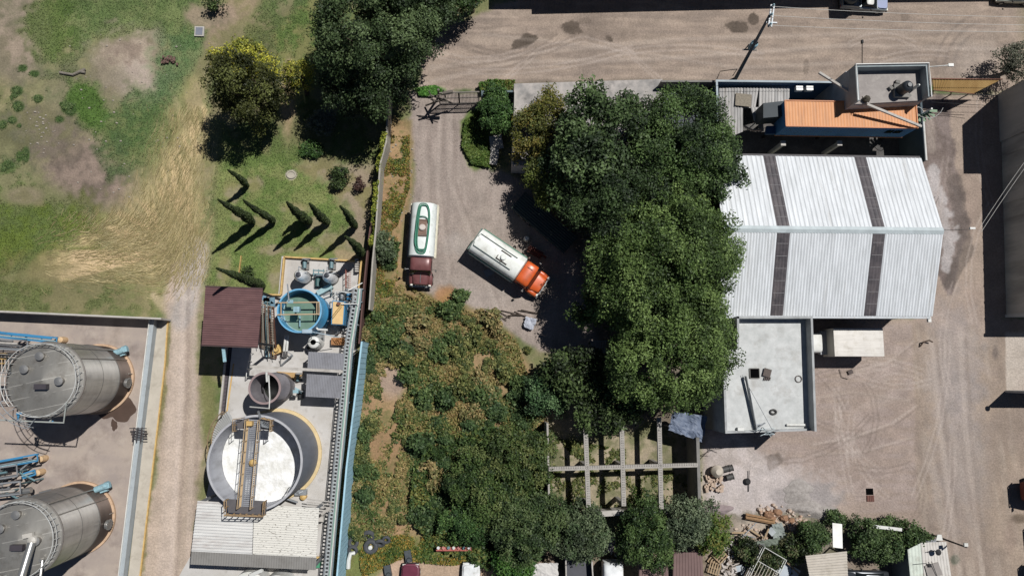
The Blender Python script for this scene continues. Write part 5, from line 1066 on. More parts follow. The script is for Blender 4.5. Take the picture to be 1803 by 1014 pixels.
    MB().add([(-cw*.9, yc+cl-.02, ch-.14), (cw*.9, yc+cl-.02, ch-.14), (cw*.95, yc+cl+.34, 1.65), (-cw*.95, yc+cl+.34, 1.65), (-cw*.9, yc+cl-.1, 1.6), (cw*.9, yc+cl-.1, 1.6)], [(0, 1, 2, 3), (3, 2, 5, 4), (0, 4, 5, 1), (0, 3, 4), (1, 5, 2)]).build('windscreen', GLASS, t)
    MB().box((-cw-.005, yc+.65, 1.95), (.03, .8, .55)).box((cw+.005, yc+.65, 1.95), (.03, .8, .55)).build('side_window', GLASS, t)
    yh = yc+cl+.02; hl = L/2-yh-.1
    loft(MB(), [(yh, cw*.9, .8, 1.66), (yh+hl*.5, cw*.78, .8, 1.6), (yh+hl*.93, cw*.66, .8, 1.48), (yh+hl, cw*.55, .85, 1.35)], 24, 3.2).build('bonnet', cabm, t, True)
    for s in (-1, 1):
        loft(MB(), [(yh-.05, .12, .7, 1.1), (yh+.1, .22, .6, 1.28), (yh+hl*.6, .24, .5, 1.3), (yh+hl-.02, .18, .6, 1.05)], 16, 3).build('fender', cabm, t, True)
        f = [ch_ for ch_ in col.objects if ch_.parent == t][-1]; f.location.x += s*(cw*.86)
        h = MB().tube([(s*cw*.84, yh+hl-.1, 1.05), (s*cw*.84, yh+hl+.05, 1.05)], .13, 12).build('headlight', mat('lamp', (230, 228, 215), .2), t)
        MB().beam((s*cw, yc+1.1, 2.0), (s*(cw+.35), yc+1.15, 2.1), .04).box((s*(cw+.38), yc+1.15, 2.0), (.1, .2, .4)).build('mirror', mat('mir', (90, 88, 84), .4), t)
        wheel(t, s*(cw-.05), yh+hl*.5, .5, .28)
        for yy in (y0+1.1, y0+2.3): wheel(t, s*(1.0), yy, .5, .5)
    MB().box((0, L/2-.03, .72), (cw*2+.1, .16, .22)).build('bumper', mat('chrome', (196, 196, 190), .25, .8), t)
    m = MB()
    for k in range(7): m.box(((k-3)*.14, yh+hl+.02, 1.08), (.05, .06, .45))
    m.build('grille', mat('chrome', (196, 196, 190)), t)
    if kind == 1: MB().beam((0, yh+.1, 1.68), (0, yh+hl*.85, 1.55), .05, .05).build('bonnet_trim', mat('chrome', (196, 196, 190)), t)
    else: MB().beam((-.5, yc+.3, ch+.02), (-.5, yc+.9, ch+.02), .05).tube([(-cw-.15, yc-.05, .9), (-cw-.15, yc-.05, 2.9)], .08, 8).build('exhaust', mat('ex', (90, 60, 50), .5, .4), t)
    t.scale = (1.09, 1, 1.02); place(t, loc.x, loc.y, rz)
    return t
a = P(748, 358, 2.2); b = P(740, 504, 1.2)
tank_truck('white tank truck with maroon cab and green hose coiled on top', (a-b).length*.995, mat('maroon', (116, 66, 66), .35, .1, .08, 1.5, rgb2=(134, 84, 82)), 1, (a+b)/2, heading(a, b))
a = P(836, 421, 2.3); b = P(957, 506, 1.2)
tank_truck('cream tank truck with bright orange cab parked at an angle', (a-b).length*.99, mat('orange_cab', (232, 98, 36), .35, 0, .08, 1.5, rgb2=(216, 84, 28)), 2, (a+b)/2, heading(a, b))
# box truck
a = P(1432, 602, 2.2); b = P(1555, 602, 2.8)
t = T('box_truck', 'white cab box truck with beige silver box beside the flat roof', 'box truck', (0, 0, 0))
L = 7.2
x1 = P(1555, 600, 3.3).x; x0 = P(1468, 600, 3.3).x; bl_ = x1-x0; bw = P(1500, 578, 3.3).y-P(1500, 627, 3.3).y
yb = -L/2; MB().box((0, yb+bl_/2, 2.2), (bw, bl_, 2.3)).build('box_body', mat('boxb', (196, 190, 178), .6, 0, .06, 1), t)
MB().corr((-bw/2, yb, 3.36), (-bw/2, yb+bl_, 3.36), (bw/2, yb+bl_, 3.36), (bw/2, yb, 3.36), 3, .01, .02).build('box_roof', mat('boxroof', (184, 178, 170), .45, .1, .1, .9, rgb2=(206, 200, 192), stretch=(.5, 4, 1)), t)
MB().box((0, yb+bl_+.35, 1.7), (bw-.4, .7, .5)).box((-.4, 0, .75), (.14, L-1, .2)).box((.4, 0, .75), (.14, L-1, .2)).build('chassis', GREYP, t)
cy0 = yb+bl_+.65; cl_ = 2.0
loft(MB(), [(cy0, .95, .7, 2.3), (cy0+.15, 1.0, .6, 2.4), (cy0+1.2, 1.0, .6, 2.4), (cy0+1.55, .98, .6, 1.6), (cy0+1.9, .92, .6, 1.4)], 28, 5).build('cab', WHITE, t, True)
MB().add([(-.85, cy0+1.24, 2.3), (.85, cy0+1.24, 2.3), (.9, cy0+1.6, 1.62), (-.9, cy0+1.6, 1.62), (0, cy0+1.2, 1.7)], [(0, 1, 2, 3), (0, 3, 4), (1, 4, 2), (0, 4, 1), (2, 4, 3)]).build('windscreen', GLASS, t)
for s in (-1, 1):
    for yy in (yb+1.2, cy0+1.1): wheel(t, s*.92, yy, .42, .3)
    MB().tube([(s*.7, cy0+1.85, .95), (s*.7, cy0+1.93, .95)], .12, 10).build('headlight', mat('lamp', (230, 228, 215)), t)
    MB().beam((s*1.0, cy0+1.1, 1.9), (s*1.25, cy0+1.15, 1.9), .04).box((s*1.27, cy0+1.15, 1.8), (.08, .18, .3)).build('mirror', DARK, t)
q = P(1500, 602.5, 3.3); place(t, (x1-L/2), q.y, R(90))
# cars
def car(nm, lb, L, W, bodym, loc, rz, roofm=None, pick=False, hoodm=None, extra=None):
    t = T(nm, lb, 'pickup' if pick else 'car', (0, 0, 0)); hw = W/2
    loft(MB(), [(-L/2, hw*.86, .35, .85), (-L/2+.2, hw*.97, .28, .98), (-L*.1, hw, .26, 1.0), (L*.25, hw*.98, .28, .98), (L/2-.25, hw*.93, .3, .86), (L/2, hw*.78, .36, .72)], 24, 4.5).build('body', bodym, t, True)
    ya, yb_ = (-.05*L, .2*L) if pick else (-.3*L, .2*L)
    g = loft(MB(), [(ya-.25, hw*.84, .9, 1.0), (ya+.15, hw*.78, .9, 1.44), (yb_-.45, hw*.78, .9, 1.46), (yb_+.25, hw*.86, .9, .98)], 20, 6).build('windows', GLASS, t, True)
    MB().rbox((0, (ya+yb_)/2-.1, 0), hw*1.5, yb_-ya-.5, 1.42, 1.5, 20, 5, ((1, 0), (1, .6), (.9, 1))).build('roof', roofm or bodym, t, True)
    if not pick: pass
    MB().rbox((0, L/2-L*.14, 0), hw*1.6, L*.22, .93, .99, 20, 5, ((1, 0), (.97, 1))).build('bonnet', hoodm or bodym, t)
    if pick:
        m = MB().box((0, -L*.3, .96), (hw*1.7, L*.36, .04)); m.build('load_bed', DARK, t)
        m = MB()
        for s in (-1, 1): m.box((s*hw*.9, -L*.3, 1.08), (.08, L*.38, .3))
        m.box((0, -L/2+.06, 1.08), (hw*1.8, .08, .3)).box((0, -L*.11, 1.08), (hw*1.7, .06, .3)); m.build('bed_side', bodym, t)
    for s in (-1, 1):
        for yy in (-L*.3, L*.31): wheel(t, s*(hw-.12), yy, .33, .22)
        MB().box((s*hw*.68, L/2-.06, .66), (.3, .12, .14)).build('headlight', mat('lamp', (230, 228, 215)), t)
        MB().box((s*hw*.7, -L/2+.03, .72), (.26, .08, .16)).build('tail_light', mat('tail', (150, 30, 26), .3), t)
        MB().box((s*(hw+.08), .12*L, 1.0), (.18, .1, .12)).build('mirror', DARK, t)
    MB().box((0, L/2-.02, .45), (W*.86, .12, .18)).box((0, -L/2+.02, .45), (W*.9, .12, .18)).build('bumper', DARK, t)
    place(t, loc.x, loc.y, rz); return t
q = P(1523, 2, .9); pk = car('pickup', 'white and blue pickup parked in the shade at the top edge', 5.2, 1.9, mat('silver', (150, 158, 160), .35, .3, .05, 1), q, R(-93), WHITE, True, mat('bhood', (54, 84, 150), .4))
q = P(1497, -2, 1.2); one('black_drum', 'dark round drum carried in the pickup bed', 'drum', MB().lathe((q.x, q.y+.1, 1.0), [(.8, 0), (.82, .6), (.7, .8), (.3, .9)], 24), mat('drum', (70, 82, 84), .4), smooth=True)
car('car', 'pale beige car cut off by the top right corner', 4.4, 1.8, mat('beigecar', (190, 192, 180), .35, .1), P(1788, -10, .8), R(90))
car('car', 'dark car roof cut off by the bottom edge beside the tin roofs', 4.6, 1.85, mat('darkcar', (58, 62, 68), .3, .3), P(1527, 1022, .9), R(88))
t = T('van', 'white rounded van roof cut off by the bottom edge near the truck bed', 'van', (0, 0, 0))
loft(MB(), [(-2.4, .85, .4, 1.8), (-2.2, .98, .35, 2.05), (.9, .98, .35, 2.1), (1.5, .95, .35, 2.0), (2.1, .9, .35, 1.35), (2.4, .75, .4, 1.0)], 32, 4).build('body', mat('whitecar', (236, 238, 238), .3), t, True)
MB().add([(-.78, 1.5, 1.99), (.78, 1.5, 1.99), (.84, 2.06, 1.42), (-.84, 2.06, 1.42), (0, 1.4, 1.5)], [(0, 1, 2, 3), (0, 3, 4), (1, 4, 2), (0, 4, 1), (2, 4, 3)]).build('windscreen', GLASS, t)
MB().lathe((0, 1.1, 2.08), [(.12, 0), (.1, .08)], 10).build('roof_vent', GREYP, t)
for s_ in (-1, 1):
    for yy in (-1.5, 1.5): wheel(t, s_*.9, yy, .36, .24)
    MB().box((s_*.62, 2.36, .8), (.3, .1, .16)).build('headlight', mat('lamp', (230, 228, 215)), t)
q = P(1080, 1034, 1.6); place(t, q.x, q.y+.4, R(180)); t.rotation_euler.z = 0; t.location.y = P(1080, 993, 2.0).y-1.6
t.rotation_euler.z = 3.14159; t.location.y = P(1080, 993, 2.0).y-2.3
car('car', 'maroon car roof cut off by the bottom edge on bare dirt', 4.4, 1.8, mat('marcar', (112, 48, 66), .35), P(722, 1036, .9), R(0))
car('pickup', 'white pickup roof cut off by the bottom edge right of the maroon car', 5, 1.8, mat('whitecar', (236, 238, 238)), P(829, 1040, 1.0), R(0), WHITE, True)
# truck cargo bed at the bottom
t = T('cargo_bed', 'black floored open truck bed with pale side rails at the bottom edge', 'truck bed', tuple(P(1020, 1010, 0)))
z = 1.9; q = [P(996, 974, z), P(1041, 972, z), P(1047, 1060, z), P(998, 1060, z)]
MB().prism(q, 1.0, .5).build('floor', mat('bedf', (76, 76, 84), .6), t)
m = MB().beam(q[0], q[1], .12, .1).beam(q[1], q[2], .12, .1).beam(q[3], q[0], .12, .1); m.build('side_rail', CONC, t)
m = MB()
for i, j in ((0, 1), (1, 2), (3, 0)): m.wall([q[i], q[j]], .05, .95, .95)
m.build('side_board', DARK, t)
for s in (0, 1): wheel(t, 0, 0, .01, .01) if False else None
one('bed_headboard', 'pale tangled bars on the front of the open truck bed', 'bars', MB().rail([P(996, 968, 1.9), P(1040, 966, 1.9)], .5, .04, .4), CONC)
# trucks at the right edge
for (cx, cy, lb, mm) in ((1788, 862, 'rust red lorry nose entering at the right edge', mat('redm', (122, 56, 44), .6, .1, .2, 3)), (1815, 938, 'dark lorry beyond the right edge casting the middle shadow', DARK), (1806, 1006, 'dark lorry beyond the right edge casting the lowest shadow', DARK)):
    q = P(cx, cy, 0); t = T('lorry', lb, 'lorry', (0, 0, 0))
    loft(MB(), [(-6, 1.15, .8, 3.0), (-1.6, 1.15, .8, 3.1), (-1.4, 1.1, .8, 3.1), (-.4, 1.05, .7, 2.6), (0, .9, .6, 1.9)], 24, 4).build('body', mm, t, True)
    MB().add([(-.95, -.8, 2.9), (.95, -.8, 2.9), (.98, -.2, 2.1), (-.98, -.2, 2.1)], [(0, 1, 2, 3)]).build('windscreen', GLASS, t)
    MB().rail([(-1.0, -.1, 1.0), (1.0, -.1, 1.0)], 1.2, .06, .4).box((1.15, -.5, 2.4), (.3, .1, .4)).box((-1.15, -.5, 2.4), (.3, .1, .4)).build('bull_bar', mat('dksteel', (60, 54, 58)), t)
    for s in (-1, 1):
        for yy in (-1.2, -4.6): wheel(t, s*1.0, yy, .5, .35)
    place(t, q.x, q.y, R(90))
# dark trailer under the trees
t = T('flat_trailer', 'long dark slatted trailer lying in deep shade behind the orange truck', 'trailer', (0, 0, 0))
a = P(912, 352, .9); b = P(1005, 432, .9); L = (a-b).length
MB().box((0, 0, .85), (2.2, L, .16)).build('deck', mat('trl', (66, 78, 74), .8, 0, .2, 3), t)
m = MB()
for k in range(9): m.box((-1+k*.25, 0, .97), (.1, L-.1, .06))
m.build('slat', mat('trl2', (96, 104, 96), .8), t)
for s in (-1, 1):
    for yy in (-L*.3, -L*.18): wheel(t, s*.95, yy, .42, .25)
place(t, (a.x+b.x)/2, (a.y+b.y)/2, heading(a, b))
one('red_trolley', 'rusty red frame in the shade behind the orange cab', 'frame', MB().rail([P(930, 438, .1), P(960, 455, .1)], .9, .06, .6).box(P(942, 444, .4), (1.6, .7, .3), -.5), mat('redfr', (104, 52, 42), .8))
one('white_ball', 'small round white drum beside the tree shade edge', 'drum', MB().lathe(P(927, 422, .1), [(.2, 0), (.32, .2), (.32, .4), (.2, .6)], 14), WHITE, smooth=True)
# crumpled tarps
def tarp(nm, lb, px, z, m_, amp=.25, seed=1, z0=.1):
    rs = np.random.RandomState(seed); pts = [P(a, b, z) for a, b in px]; n = 14; V = []; Fq = []
    for i in range(n+1):
        for j in range(n+1):
            u, v = i/n, j/n; q = pts[0]*(1-u)*(1-v)+pts[1]*u*(1-v)+pts[2]*u*v+pts[3]*(1-u)*v
            hh = float(fbm(np.array([q.x*1.0+40]), np.array([q.y+40]), .9, 30+seed)[0])-.5; V.append((q.x+rs.randn()*.03, q.y+rs.randn()*.03, z+hh*amp*2+rs.rand()*.04))
    for i in range(n):
        for j in range(n): Fq.append((i*(n+1)+j, (i+1)*(n+1)+j, (i+1)*(n+1)+j+1, i*(n+1)+j+1))
    N = len(V); V2 = V+[(v[0], v[1], v[2]-.05) for v in V]; ed = [i*(n+1) for i in range(n+1)]
    F2 = Fq+[tuple(k+N for k in f[::-1]) for f in Fq]
    return one(nm, lb, 'tarpaulin', MB().add(V2, F2), m_)
tarp('tarpaulin', 'crumpled grey white tarpaulin in the tree shade left of the willow', [(926, 557), (946, 562), (938, 582), (922, 575)], .5, mat('tarpg', (170, 174, 186), .6), .3, 2)
tarp('tarpaulin', 'blue grey tarpaulin shelter beside the roofless frame', [(1186, 724), (1246, 733), (1236, 778), (1177, 757)], 3.2, mat('tarpb', (104, 116, 138), .6, 0, .1, 1), .45, 3)
m = MB()
for a in ((1183, 752), (1230, 772), (1240, 736)): q = P(*a, 3.0); m.tube([(q.x, q.y, 0), q], .06, 6)
one('shelter_pole', 'thin poles propping the blue grey tarpaulin', 'poles', m, GALV)
tarp('tarpaulin', 'pale tarpaulin on the ground at the bottom edge left of the truck bed', [(938, 992), (982, 990), (984, 1030), (936, 1030)], .8, mat('tarpw', (204, 200, 196), .7, 0, .1, 2), .2, 4)
tarp('tarpaulin', 'grey green netting draped over scrap near the bottom edge', [(1320, 955), (1372, 945), (1398, 985), (1335, 985)], .8, mat('netg', (112, 122, 108), .85, 0, .2, 3), .5, 5)
tarp('tarpaulin', 'greyish curved netting beside the plank and stones', [(1358, 922), (1378, 920), (1388, 955), (1362, 950)], .7, mat('netg2', (140, 148, 142), .85, 0, .15, 3), .4, 6)
tarp('tarpaulin', 'grey sheet in the dark scrap corner at the bottom', [(1320, 958), (1345, 956), (1350, 985), (1322, 980)], .9, mat('netg3', (104, 106, 104), .8), .15, 7)
# yard odds and ends
t = T('concrete_mixer', 'pale round barrel mixer beside the dark tubes', 'mixer', tuple(P(1258, 828, 0)))
MB().lathe(P(1259, 828, .2), [(.3, 0), (.55, .3), (.6, .7), (.4, 1.0), (.28, 1.15)], 22).build('drum', mat('mixd', (196, 184, 168), .7, 0, .1, 3), t, True); MB().rail([P(1250, 836, 0), P(1262, 838, 0)], .8, .05, .5).build('stand', RUST, t)
for (x, y, lb) in ((1278, 826, 'upper'), (1284, 825, 'right'), (1285, 840, 'lower')):
    a = P(x-6, y+1, .35); b = P(x+5, y-2, .4); m = MB().tube([a, b], .3, 14).tube([b, b+(b-a)*.1], .34, 14); one('metal_drum', 'dark lying drum beside the pale mixer, %s of the three' % lb, 'drum', m, mat('drumd', (74, 72, 70), .6), 'dark drums beside the mixer', True)
m = MB(); random.seed(3)
for i in range(46): q = P(random.uniform(1242, 1272), random.uniform(838, 864), .1); m.box((q.x, q.y, .12+random.random()*.25), (random.uniform(.1, .5), random.uniform(.08, .3), random.uniform(.06, .25)), random.random()*3)
one('rubble_heap', 'heap of broken pinkish rubble beside the frame wall', 'rubble', m, mat('rubb', (186, 162, 142), .9, 0, .2, 4), kind='stuff')
m = MB()
for i in range(130):
    a = random.gauss(0, 1); x = 1355+random.uniform(-20, 70); y = 905+(x-1355)*.3+random.gauss(0, 8); s = random.uniform(.08, .42)
    q = P(x, y, .1); m.rbox((q.x, q.y), s*1.3, s, .0, s*.9, 7, 2.4, ((.9, 0), (1, .5), (.6, 1)))
for i in range(90):
    x = random.uniform(1290, 1420); y = random.uniform(922, 960); s = random.uniform(.06, .28); q = P(x, y, .1); m.rbox((q.x, q.y), s*1.5, s, .0, s*.6, 6, 3, ((.9, 0), (1, .6), (.7, 1)))
one('rubble_stones', 'scatter of tan broken stones along the yard edge', 'rubble', m, mat('stones', (190, 152, 124), .9, 0, .3, 1.6, rgb2=(206, 192, 178)), kind='stuff')
for (x, y, s) in ((1352, 905, .5), (1368, 902, .45), (1380, 912, .38), (1358, 912, .4), (1392, 916, .35)):
    q = P(x, y, .1); rs = random.Random(x); m = MB().rbox((q.x, q.y), s*2.2, s*1.6, 0, s*1.3, 9, 2.3, ((.8, 0), (1, .4), (.85, .75), (.45, 1)))
    for v in m.v: v.x += rs.uniform(-.08, .08); v.y += rs.uniform(-.08, .08); v.z += rs.uniform(-.04, .04)
    one('boulder', {1352: 'leftmost', 1368: 'second from the left', 1380: 'middle', 1358: 'lowest small', 1392: 'rightmost'}[x]+' brown broken boulder behind the timber plank', 'boulder', m, mat('bould', (150, 112, 84), .9, 0, .25, 3, .02), 'brown boulders behind the plank')
one('timber_plank', 'thick brown timber trough lying at the yard edge', 'timber', MB().beam(P(1313, 908, .4), P(1364, 918, .4), .55, .12).beam(P(1313, 905.5, .55), P(1364, 915, .55), .08, .3).beam(P(1313, 911, .5), P(1364, 920, .5), .08, .25), mat('timberb', (158, 122, 84), .85, 0, .2, 3))
def mound(nm, lb, cx, cy, rx, ry, h, m_, seed):
    V = []; Fq = []; n = 34; mm = 10; c = P(cx, cy, 0)
    for i in range(mm+1):
        for k in range(n):
            f = i/mm; a = 6.28318*k/n; rr = f*(1+.25*math.sin(2*a+seed)+.12*math.sin(5*a)); x = c.x+rr*rx*math.cos(a); y = c.y+rr*ry*math.sin(a)
            hh = h*(1-f*f)**1.5 if i < mm else -.05; hh *= .7+.6*float(fbm(np.array([x+30]), np.array([y+30]), .8, seed)[0]); V.append((x, y, hh+.02))
    for i in range(mm):
        for k in range(n): Fq.append((i*n+k, i*n+(k+1) % n, (i+1)*n+(k+1) % n, (i+1)*n+k))
    return tag(MB().add(V, Fq).build(nm, m_), lb, None, None, 'stuff')
G_ = mat('gravel2', (150, 142, 136), .95, 0, .25, 3.5, .06, rgb2=(176, 168, 162))
tag(mound('gravel_heap', 'low grey gravel heap in the dusty yard', 1432, 898, 2.4, .9, .5, G_, 3), None, 'gravel'); tag(mound('gravel_heap', 'wide spread grey gravel behind the low heap', 1405, 866, 1.9, 1.0, .3, G_, 5), None, 'gravel')
tag(mound('cement_heap', 'low mauve cement heap at the dusty yard corner', 1264, 898, 1.3, .6, .35, mat('cem', (148, 132, 132), .95, 0, .1, 3, .03), 7), None, 'cement')
c = P(1531, 865, 0); one('open_manhole', 'square dark opening in the yard concrete', 'manhole', MB().box((c.x, c.y, .02), (.72, .62, .05)), BLACK)  # shallow solid box, the dark of the pit is in its colour
c = P(1532, 877, 0); m = MB().box((c.x, c.y, .05), (.75, .6, .06))
for k in range(4): m.box((c.x-.27+k*.18, c.y, .1), (.05, .56, .05))
one('manhole_cover', 'rusty ribbed cover beside the square yard opening', 'cover', m, mat('cover', (112, 66, 54), .7))
one('bollard_stub', 'thin dark pipe standing in the dusty yard', 'pipe', MB().tube([P(1318, 865, .1), P(1319, 828, .2)], .04, 6).lathe(P(1315, 847, .05), [(.3, 0), (.34, .15), (.2, .3)], 12), DARK)
one('hooked_pipe', 'bent dark pipe lying on the yard near the warehouse corner', 'pipe', MB().tube([P(1620, 610, .1), P(1626, 602, .4), P(1636, 599, .5), P(1642, 602, .4)], .08, 6), mat('hook', (92, 74, 60), .7))
one('debris_scrap', 'dark scrap pieces near the box truck', 'scrap', MB().box(P(1497, 655, .1), (.5, .4, .2), .4).tube([P(1478, 650, .1), P(1482, 664, .1), P(1493, 667, .1)], .03, 5), mat('scr', (84, 72, 68), .8))
# frames, pallets, roofs at the bottom
for k, (x, y, a) in enumerate(((1259, 986, -.7), (1258, 1000, -.35), (1268, 978, -.8))):
    c = P(x, y, .3+.15*k); m = MB()
    for i in range(5):
        v = Vector((-.5+i*.25, 0, 0)); v.rotate(Matrix.Rotation(a, 3, 'Z')); m.box((c.x+v.x, c.y+v.y, c.z), (.12, 1.15, .04), a)
    for i in (-1, 0, 1):
        v = Vector((0, i*.5, 0)); v.rotate(Matrix.Rotation(a, 3, 'Z')); m.box((c.x+v.x, c.y+v.y, c.z-.08), (1.15, .1, .1), a)
    one('pallet', ('flat wooden pallet beside the brown metal roofs, %s of the pile' % ('middle', 'lowest', 'topmost')[k]), 'pallet', m, WOOD, 'pallets near the bottom edge')
for (px, lb, nm) in (([(1186, 972), (1236, 972), (1240, 1040), (1184, 1040)], 'brown metal roof beside the wooden pallets', 'roof'), ([(1126, 986), (1176, 990), (1178, 1040), (1124, 1040)], 'dull brown striped roof left of the brown metal roof', 'roof')):
    z = 2.4; t = T('metal_roof', lb, 'roof', tuple(P(px[0][0]+20, 1010, 0))); q = [P(*a, z) for a in px]
    MB().corr(*q, 10, .03, .04).build('roof', mat('brown_metal', (118, 92, 88), .6, .1, .12, 1), t)
    m = MB()
    for p_ in q: v = p_.lerp((q[0]+q[2])/2, .06); m.beam((v.x, v.y, 0), v, .12)
    m.build('post', DARK, t)
z = 2.8; t = T('tin_roof', 'pale beige ribbed tin roof at the bottom edge', 'roof', tuple(P(1455, 1000, 0)))
q = [P(1416, 979, z), P(1440, 972, z), P(1491, 970, z), P(1494, 1040, z), P(1430, 1040, z)]
MB().corr(P(1418, 978, z), P(1430, 1040, z), P(1494, 1040, z), P(1491, 970, z), 14, .05, .03).build('roof', mat('tin', (190, 180, 166), .6, .1, .06, .8, rgb2=(206, 196, 182)), t)
m = MB()
for p_ in ((1424, 984), (1486, 976), (1488, 1032)): q = P(*p_, z-.1); m.beam((q.x, q.y, 0), q, .12)
m.build('post', DARK, t)
one('white_sheet', 'upright white sheet between two leafy shrubs', 'sheet', MB().beam(P(1474, 921, 1.9), P(1475, 964, 2.3), .95, .05), WHITE)
one('white_plank', 'long white plank lying on the shrubs near the lamp post', 'plank', MB().beam(P(1537, 926, 2.2), P(1588, 932, 2.2), .3, .06), WHITE)
z = 3.0; t = T('white_shed', 'white patched tin roof shed beside the leaning lamp post', 'shed', tuple(P(1636, 990, 0)))
MB().pp([(1600, 967), (1662, 955), (1678, 1060), (1604, 1060)], z-.1).build('wall', mat('shedwall', (130, 136, 136), .8), t)
MB().corr(P(1598, 967, z), P(1622, 955, z+.1), P(1628, 1050, z), P(1606, 1050, z), 4, .02, .03).build('left_roof', mat('mint', (206, 214, 200), .6), t)
MB().corr(P(1621, 955, z+.12), P(1666, 953, z+.1), P(1680, 1050, z+.05), P(1630, 1050, z+.05), 9, .03, .03).build('right_roof', mat('offw', (208, 202, 194), .6, 0, .05, 1), t)
MB().prism([P(1628, 996, z+.2), P(1652, 989, z+.2), P(1660, 1012, z+.2), P(1634, 1016, z+.2)], z+.22, z+.17).build('grey_patch', mat('gp', (150, 142, 136), .8), t)
MB().prism([P(1646, 939, 1.8), P(1653, 939, 1.8), P(1660, 951, 2.2), P(1648, 951, 2.2)], 2.2, 2.1).build('flap', WHITE, t)
m = MB().lathe(P(1645, 969, z+.15), [(.05, 0), (.05, .5), (.3, .6), (.1, .7)], 10).beam(P(1632, 972, z+.3), P(1645, 969, z+.5), .05); one('satellite_dish', 'small dark dish on the white patched tin roof', 'dish', m, DARK)
one('grey_awning', 'slate grey sloping sheet behind the white tin roof', 'sheet', MB().prism([P(1605, 955, 2.4), P(1646, 948, 2.4), P(1650, 954, 2.6), P(1618, 964, 2.6)], 2.5, 2.4), GREYP)
one('scrap_pieces', 'thin bars poking over the white shed roof', 'bars', MB().tube([P(1612, 993, 3.3), P(1632, 991, 3.4)], .03, 5).tube([P(1640, 988, 3.4), P(1650, 1014, 3.3)], .03, 5).box(P(1637, 995, 3.3), (.3, .3, .1)), DARK)
# stake truck body
t = T('stake_body', 'white railed stake body standing askew in the scrap corner', 'truck body', (0, 0, 0))
MB().box((0, 0, .9), (2.4, 4.2, .12)).build('floor', mat('stf', (110, 96, 84), .8, 0, .2, 3), t)
m = MB()
for a, b in (((-1.2, 2.1), (1.2, 2.1)), ((1.2, 2.1), (1.2, -2.1)), ((-1.2, 2.1), (-1.2, -2.1)), ((-1.2, .7), (1.2, .7))):
    for z in (1.3, 1.7, 2.1): m.beam((a[0], a[1], z), (b[0], b[1], z), .05)
    for k in range(6): q = Vector((a[0], a[1], .9)).lerp(Vector((b[0], b[1], .9)), k/5); m.beam(q, q+Vector((0, 0, 1.2)), .06)
m.build('stake_rail', WHITE, t)
for k in range(7): pass
m = MB()
for k in range(7): m.beam((-.9+k*.3, .65, 2.15), (-.9+k*.3, -2.0, 2.15), .06)
m.build('roof_bar', mat('rl', (176, 168, 150)), t)
for s in (-1, 1): wheel(t, s*1.0, -1.0, .42, .25)
q = P(1340, 1004, 1); place(t, q.x, q.y, R(-32)*-1+R(-62))
for i, (x, y, s, a) in enumerate(((1382, 1004, 1.3, .3), (1400, 1008, .9, 1.0), (1314, 1010, .9, .5), (1302, 1000, .7, .2))):
    c = P(x, y, .5); one('scrap_sheet', 'pale %s scrap panel at the bottom of the scrap corner' % ('wide', 'narrow', 'square', 'small')[i], 'panel', MB().box(c, (s, s*.8, .06), a).box((c.x, c.y, .25), (s*.5, s*.4, .45), a), mat('pan', (176, 184, 192), .5) if i != 1 else WHITE)
random.seed(12); m = MB()
for i in range(120):
    x = random.choice((random.gauss(1283, 8), random.uniform(1270, 1300), random.uniform(1300, 1400))); y = random.uniform(950, 1014); q = P(x, y, .1); m.box((q.x, q.y, .1+random.random()*.4), (random.uniform(.06, .5), random.uniform(.06, .3), random.uniform(.03, .2)), random.random()*3)
rs_ = random.Random(21)
for k_ in range(16):
    x, y = rs_.uniform(1300, 1400), rs_.uniform(930, 1008); q = P(x, y, rs_.uniform(.3, 1.0)); a_ = rs_.uniform(0, 3.14); L_ = rs_.uniform(.8, 2.4); d_ = Vector((math.cos(a_), math.sin(a_), rs_.uniform(-.1, .2)))*L_/2
    one(('scrap_tube', 'scrap_plank', 'scrap_sheet')[k_ % 3], ('bent grey tube', 'weathered plank', 'crumpled tin sheet')[k_ % 3]+' in the scrap corner, '+('left of the white stake body', 'near the netting', 'below the plank', 'by the leafy shrub', 'at the bottom edge', 'behind the litter')[k_ // 3], ('tube', 'plank', 'sheet')[k_ % 3], (MB().tube([q-d_, q+d_], .05, 6) if k_ % 3 == 0 else MB().beam(q-d_, q+d_, .16, .05) if k_ % 3 == 1 else MB().beam(q-d_*.5, q+d_*.5, .7, .03)), (GALV, WOOD, mat('tin2', (150, 156, 158), .5, .3, .2, 2))[k_ % 3])
one('scrap_litter', 'white and tan litter strewn around the scrap corner', 'litter', m, mat('litter', (150, 130, 112), .8, 0, .3, 2.2, rgb2=(214, 208, 204)), kind='stuff')
m = MB()
for i in range(60):
    x = random.gauss(1068, 9); y = random.gauss(958, 7); q = P(x, y, .1); m.box((q.x, q.y, .1+random.random()*.3), (random.uniform(.1, .4), random.uniform(.1, .3), random.uniform(.05, .2)), random.random()*3)
one('rubble_heap', 'small white rubble heap between the bottom trees', 'rubble', m, mat('rub2', (200, 190, 186), .9, 0, .15, 3), kind='stuff')
random.seed(44); m = MB()
for i in range(170):
    if i < 70: x, y = random.uniform(120, 330), random.uniform(60, 350)
    elif i < 110: x, y = random.gauss(75, 12), random.gauss(230, 16)
    else: x, y = random.gauss(710, 14), random.uniform(240, 400)
    s = random.uniform(.04, .2); q = P(x, y, 0); m.rbox((q.x, q.y), s*1.4, s, 0, s*.6, 6, 2.5, ((.9, 0), (1, .5), (.5, 1)))
one('pebbles', 'pale pebbles scattered over the field and lot edge', 'pebbles', m, mat('pebble', (166, 156, 142), .9, 0, .25, 6), kind='stuff')
m = MB()
for i in range(40): q = P(random.gauss(300, 7), random.gauss(107, 3), 0); m.box((q.x, q.y, .1+random.random()*.25), (random.uniform(.1, .35), random.uniform(.1, .2), .1), random.random()*3)
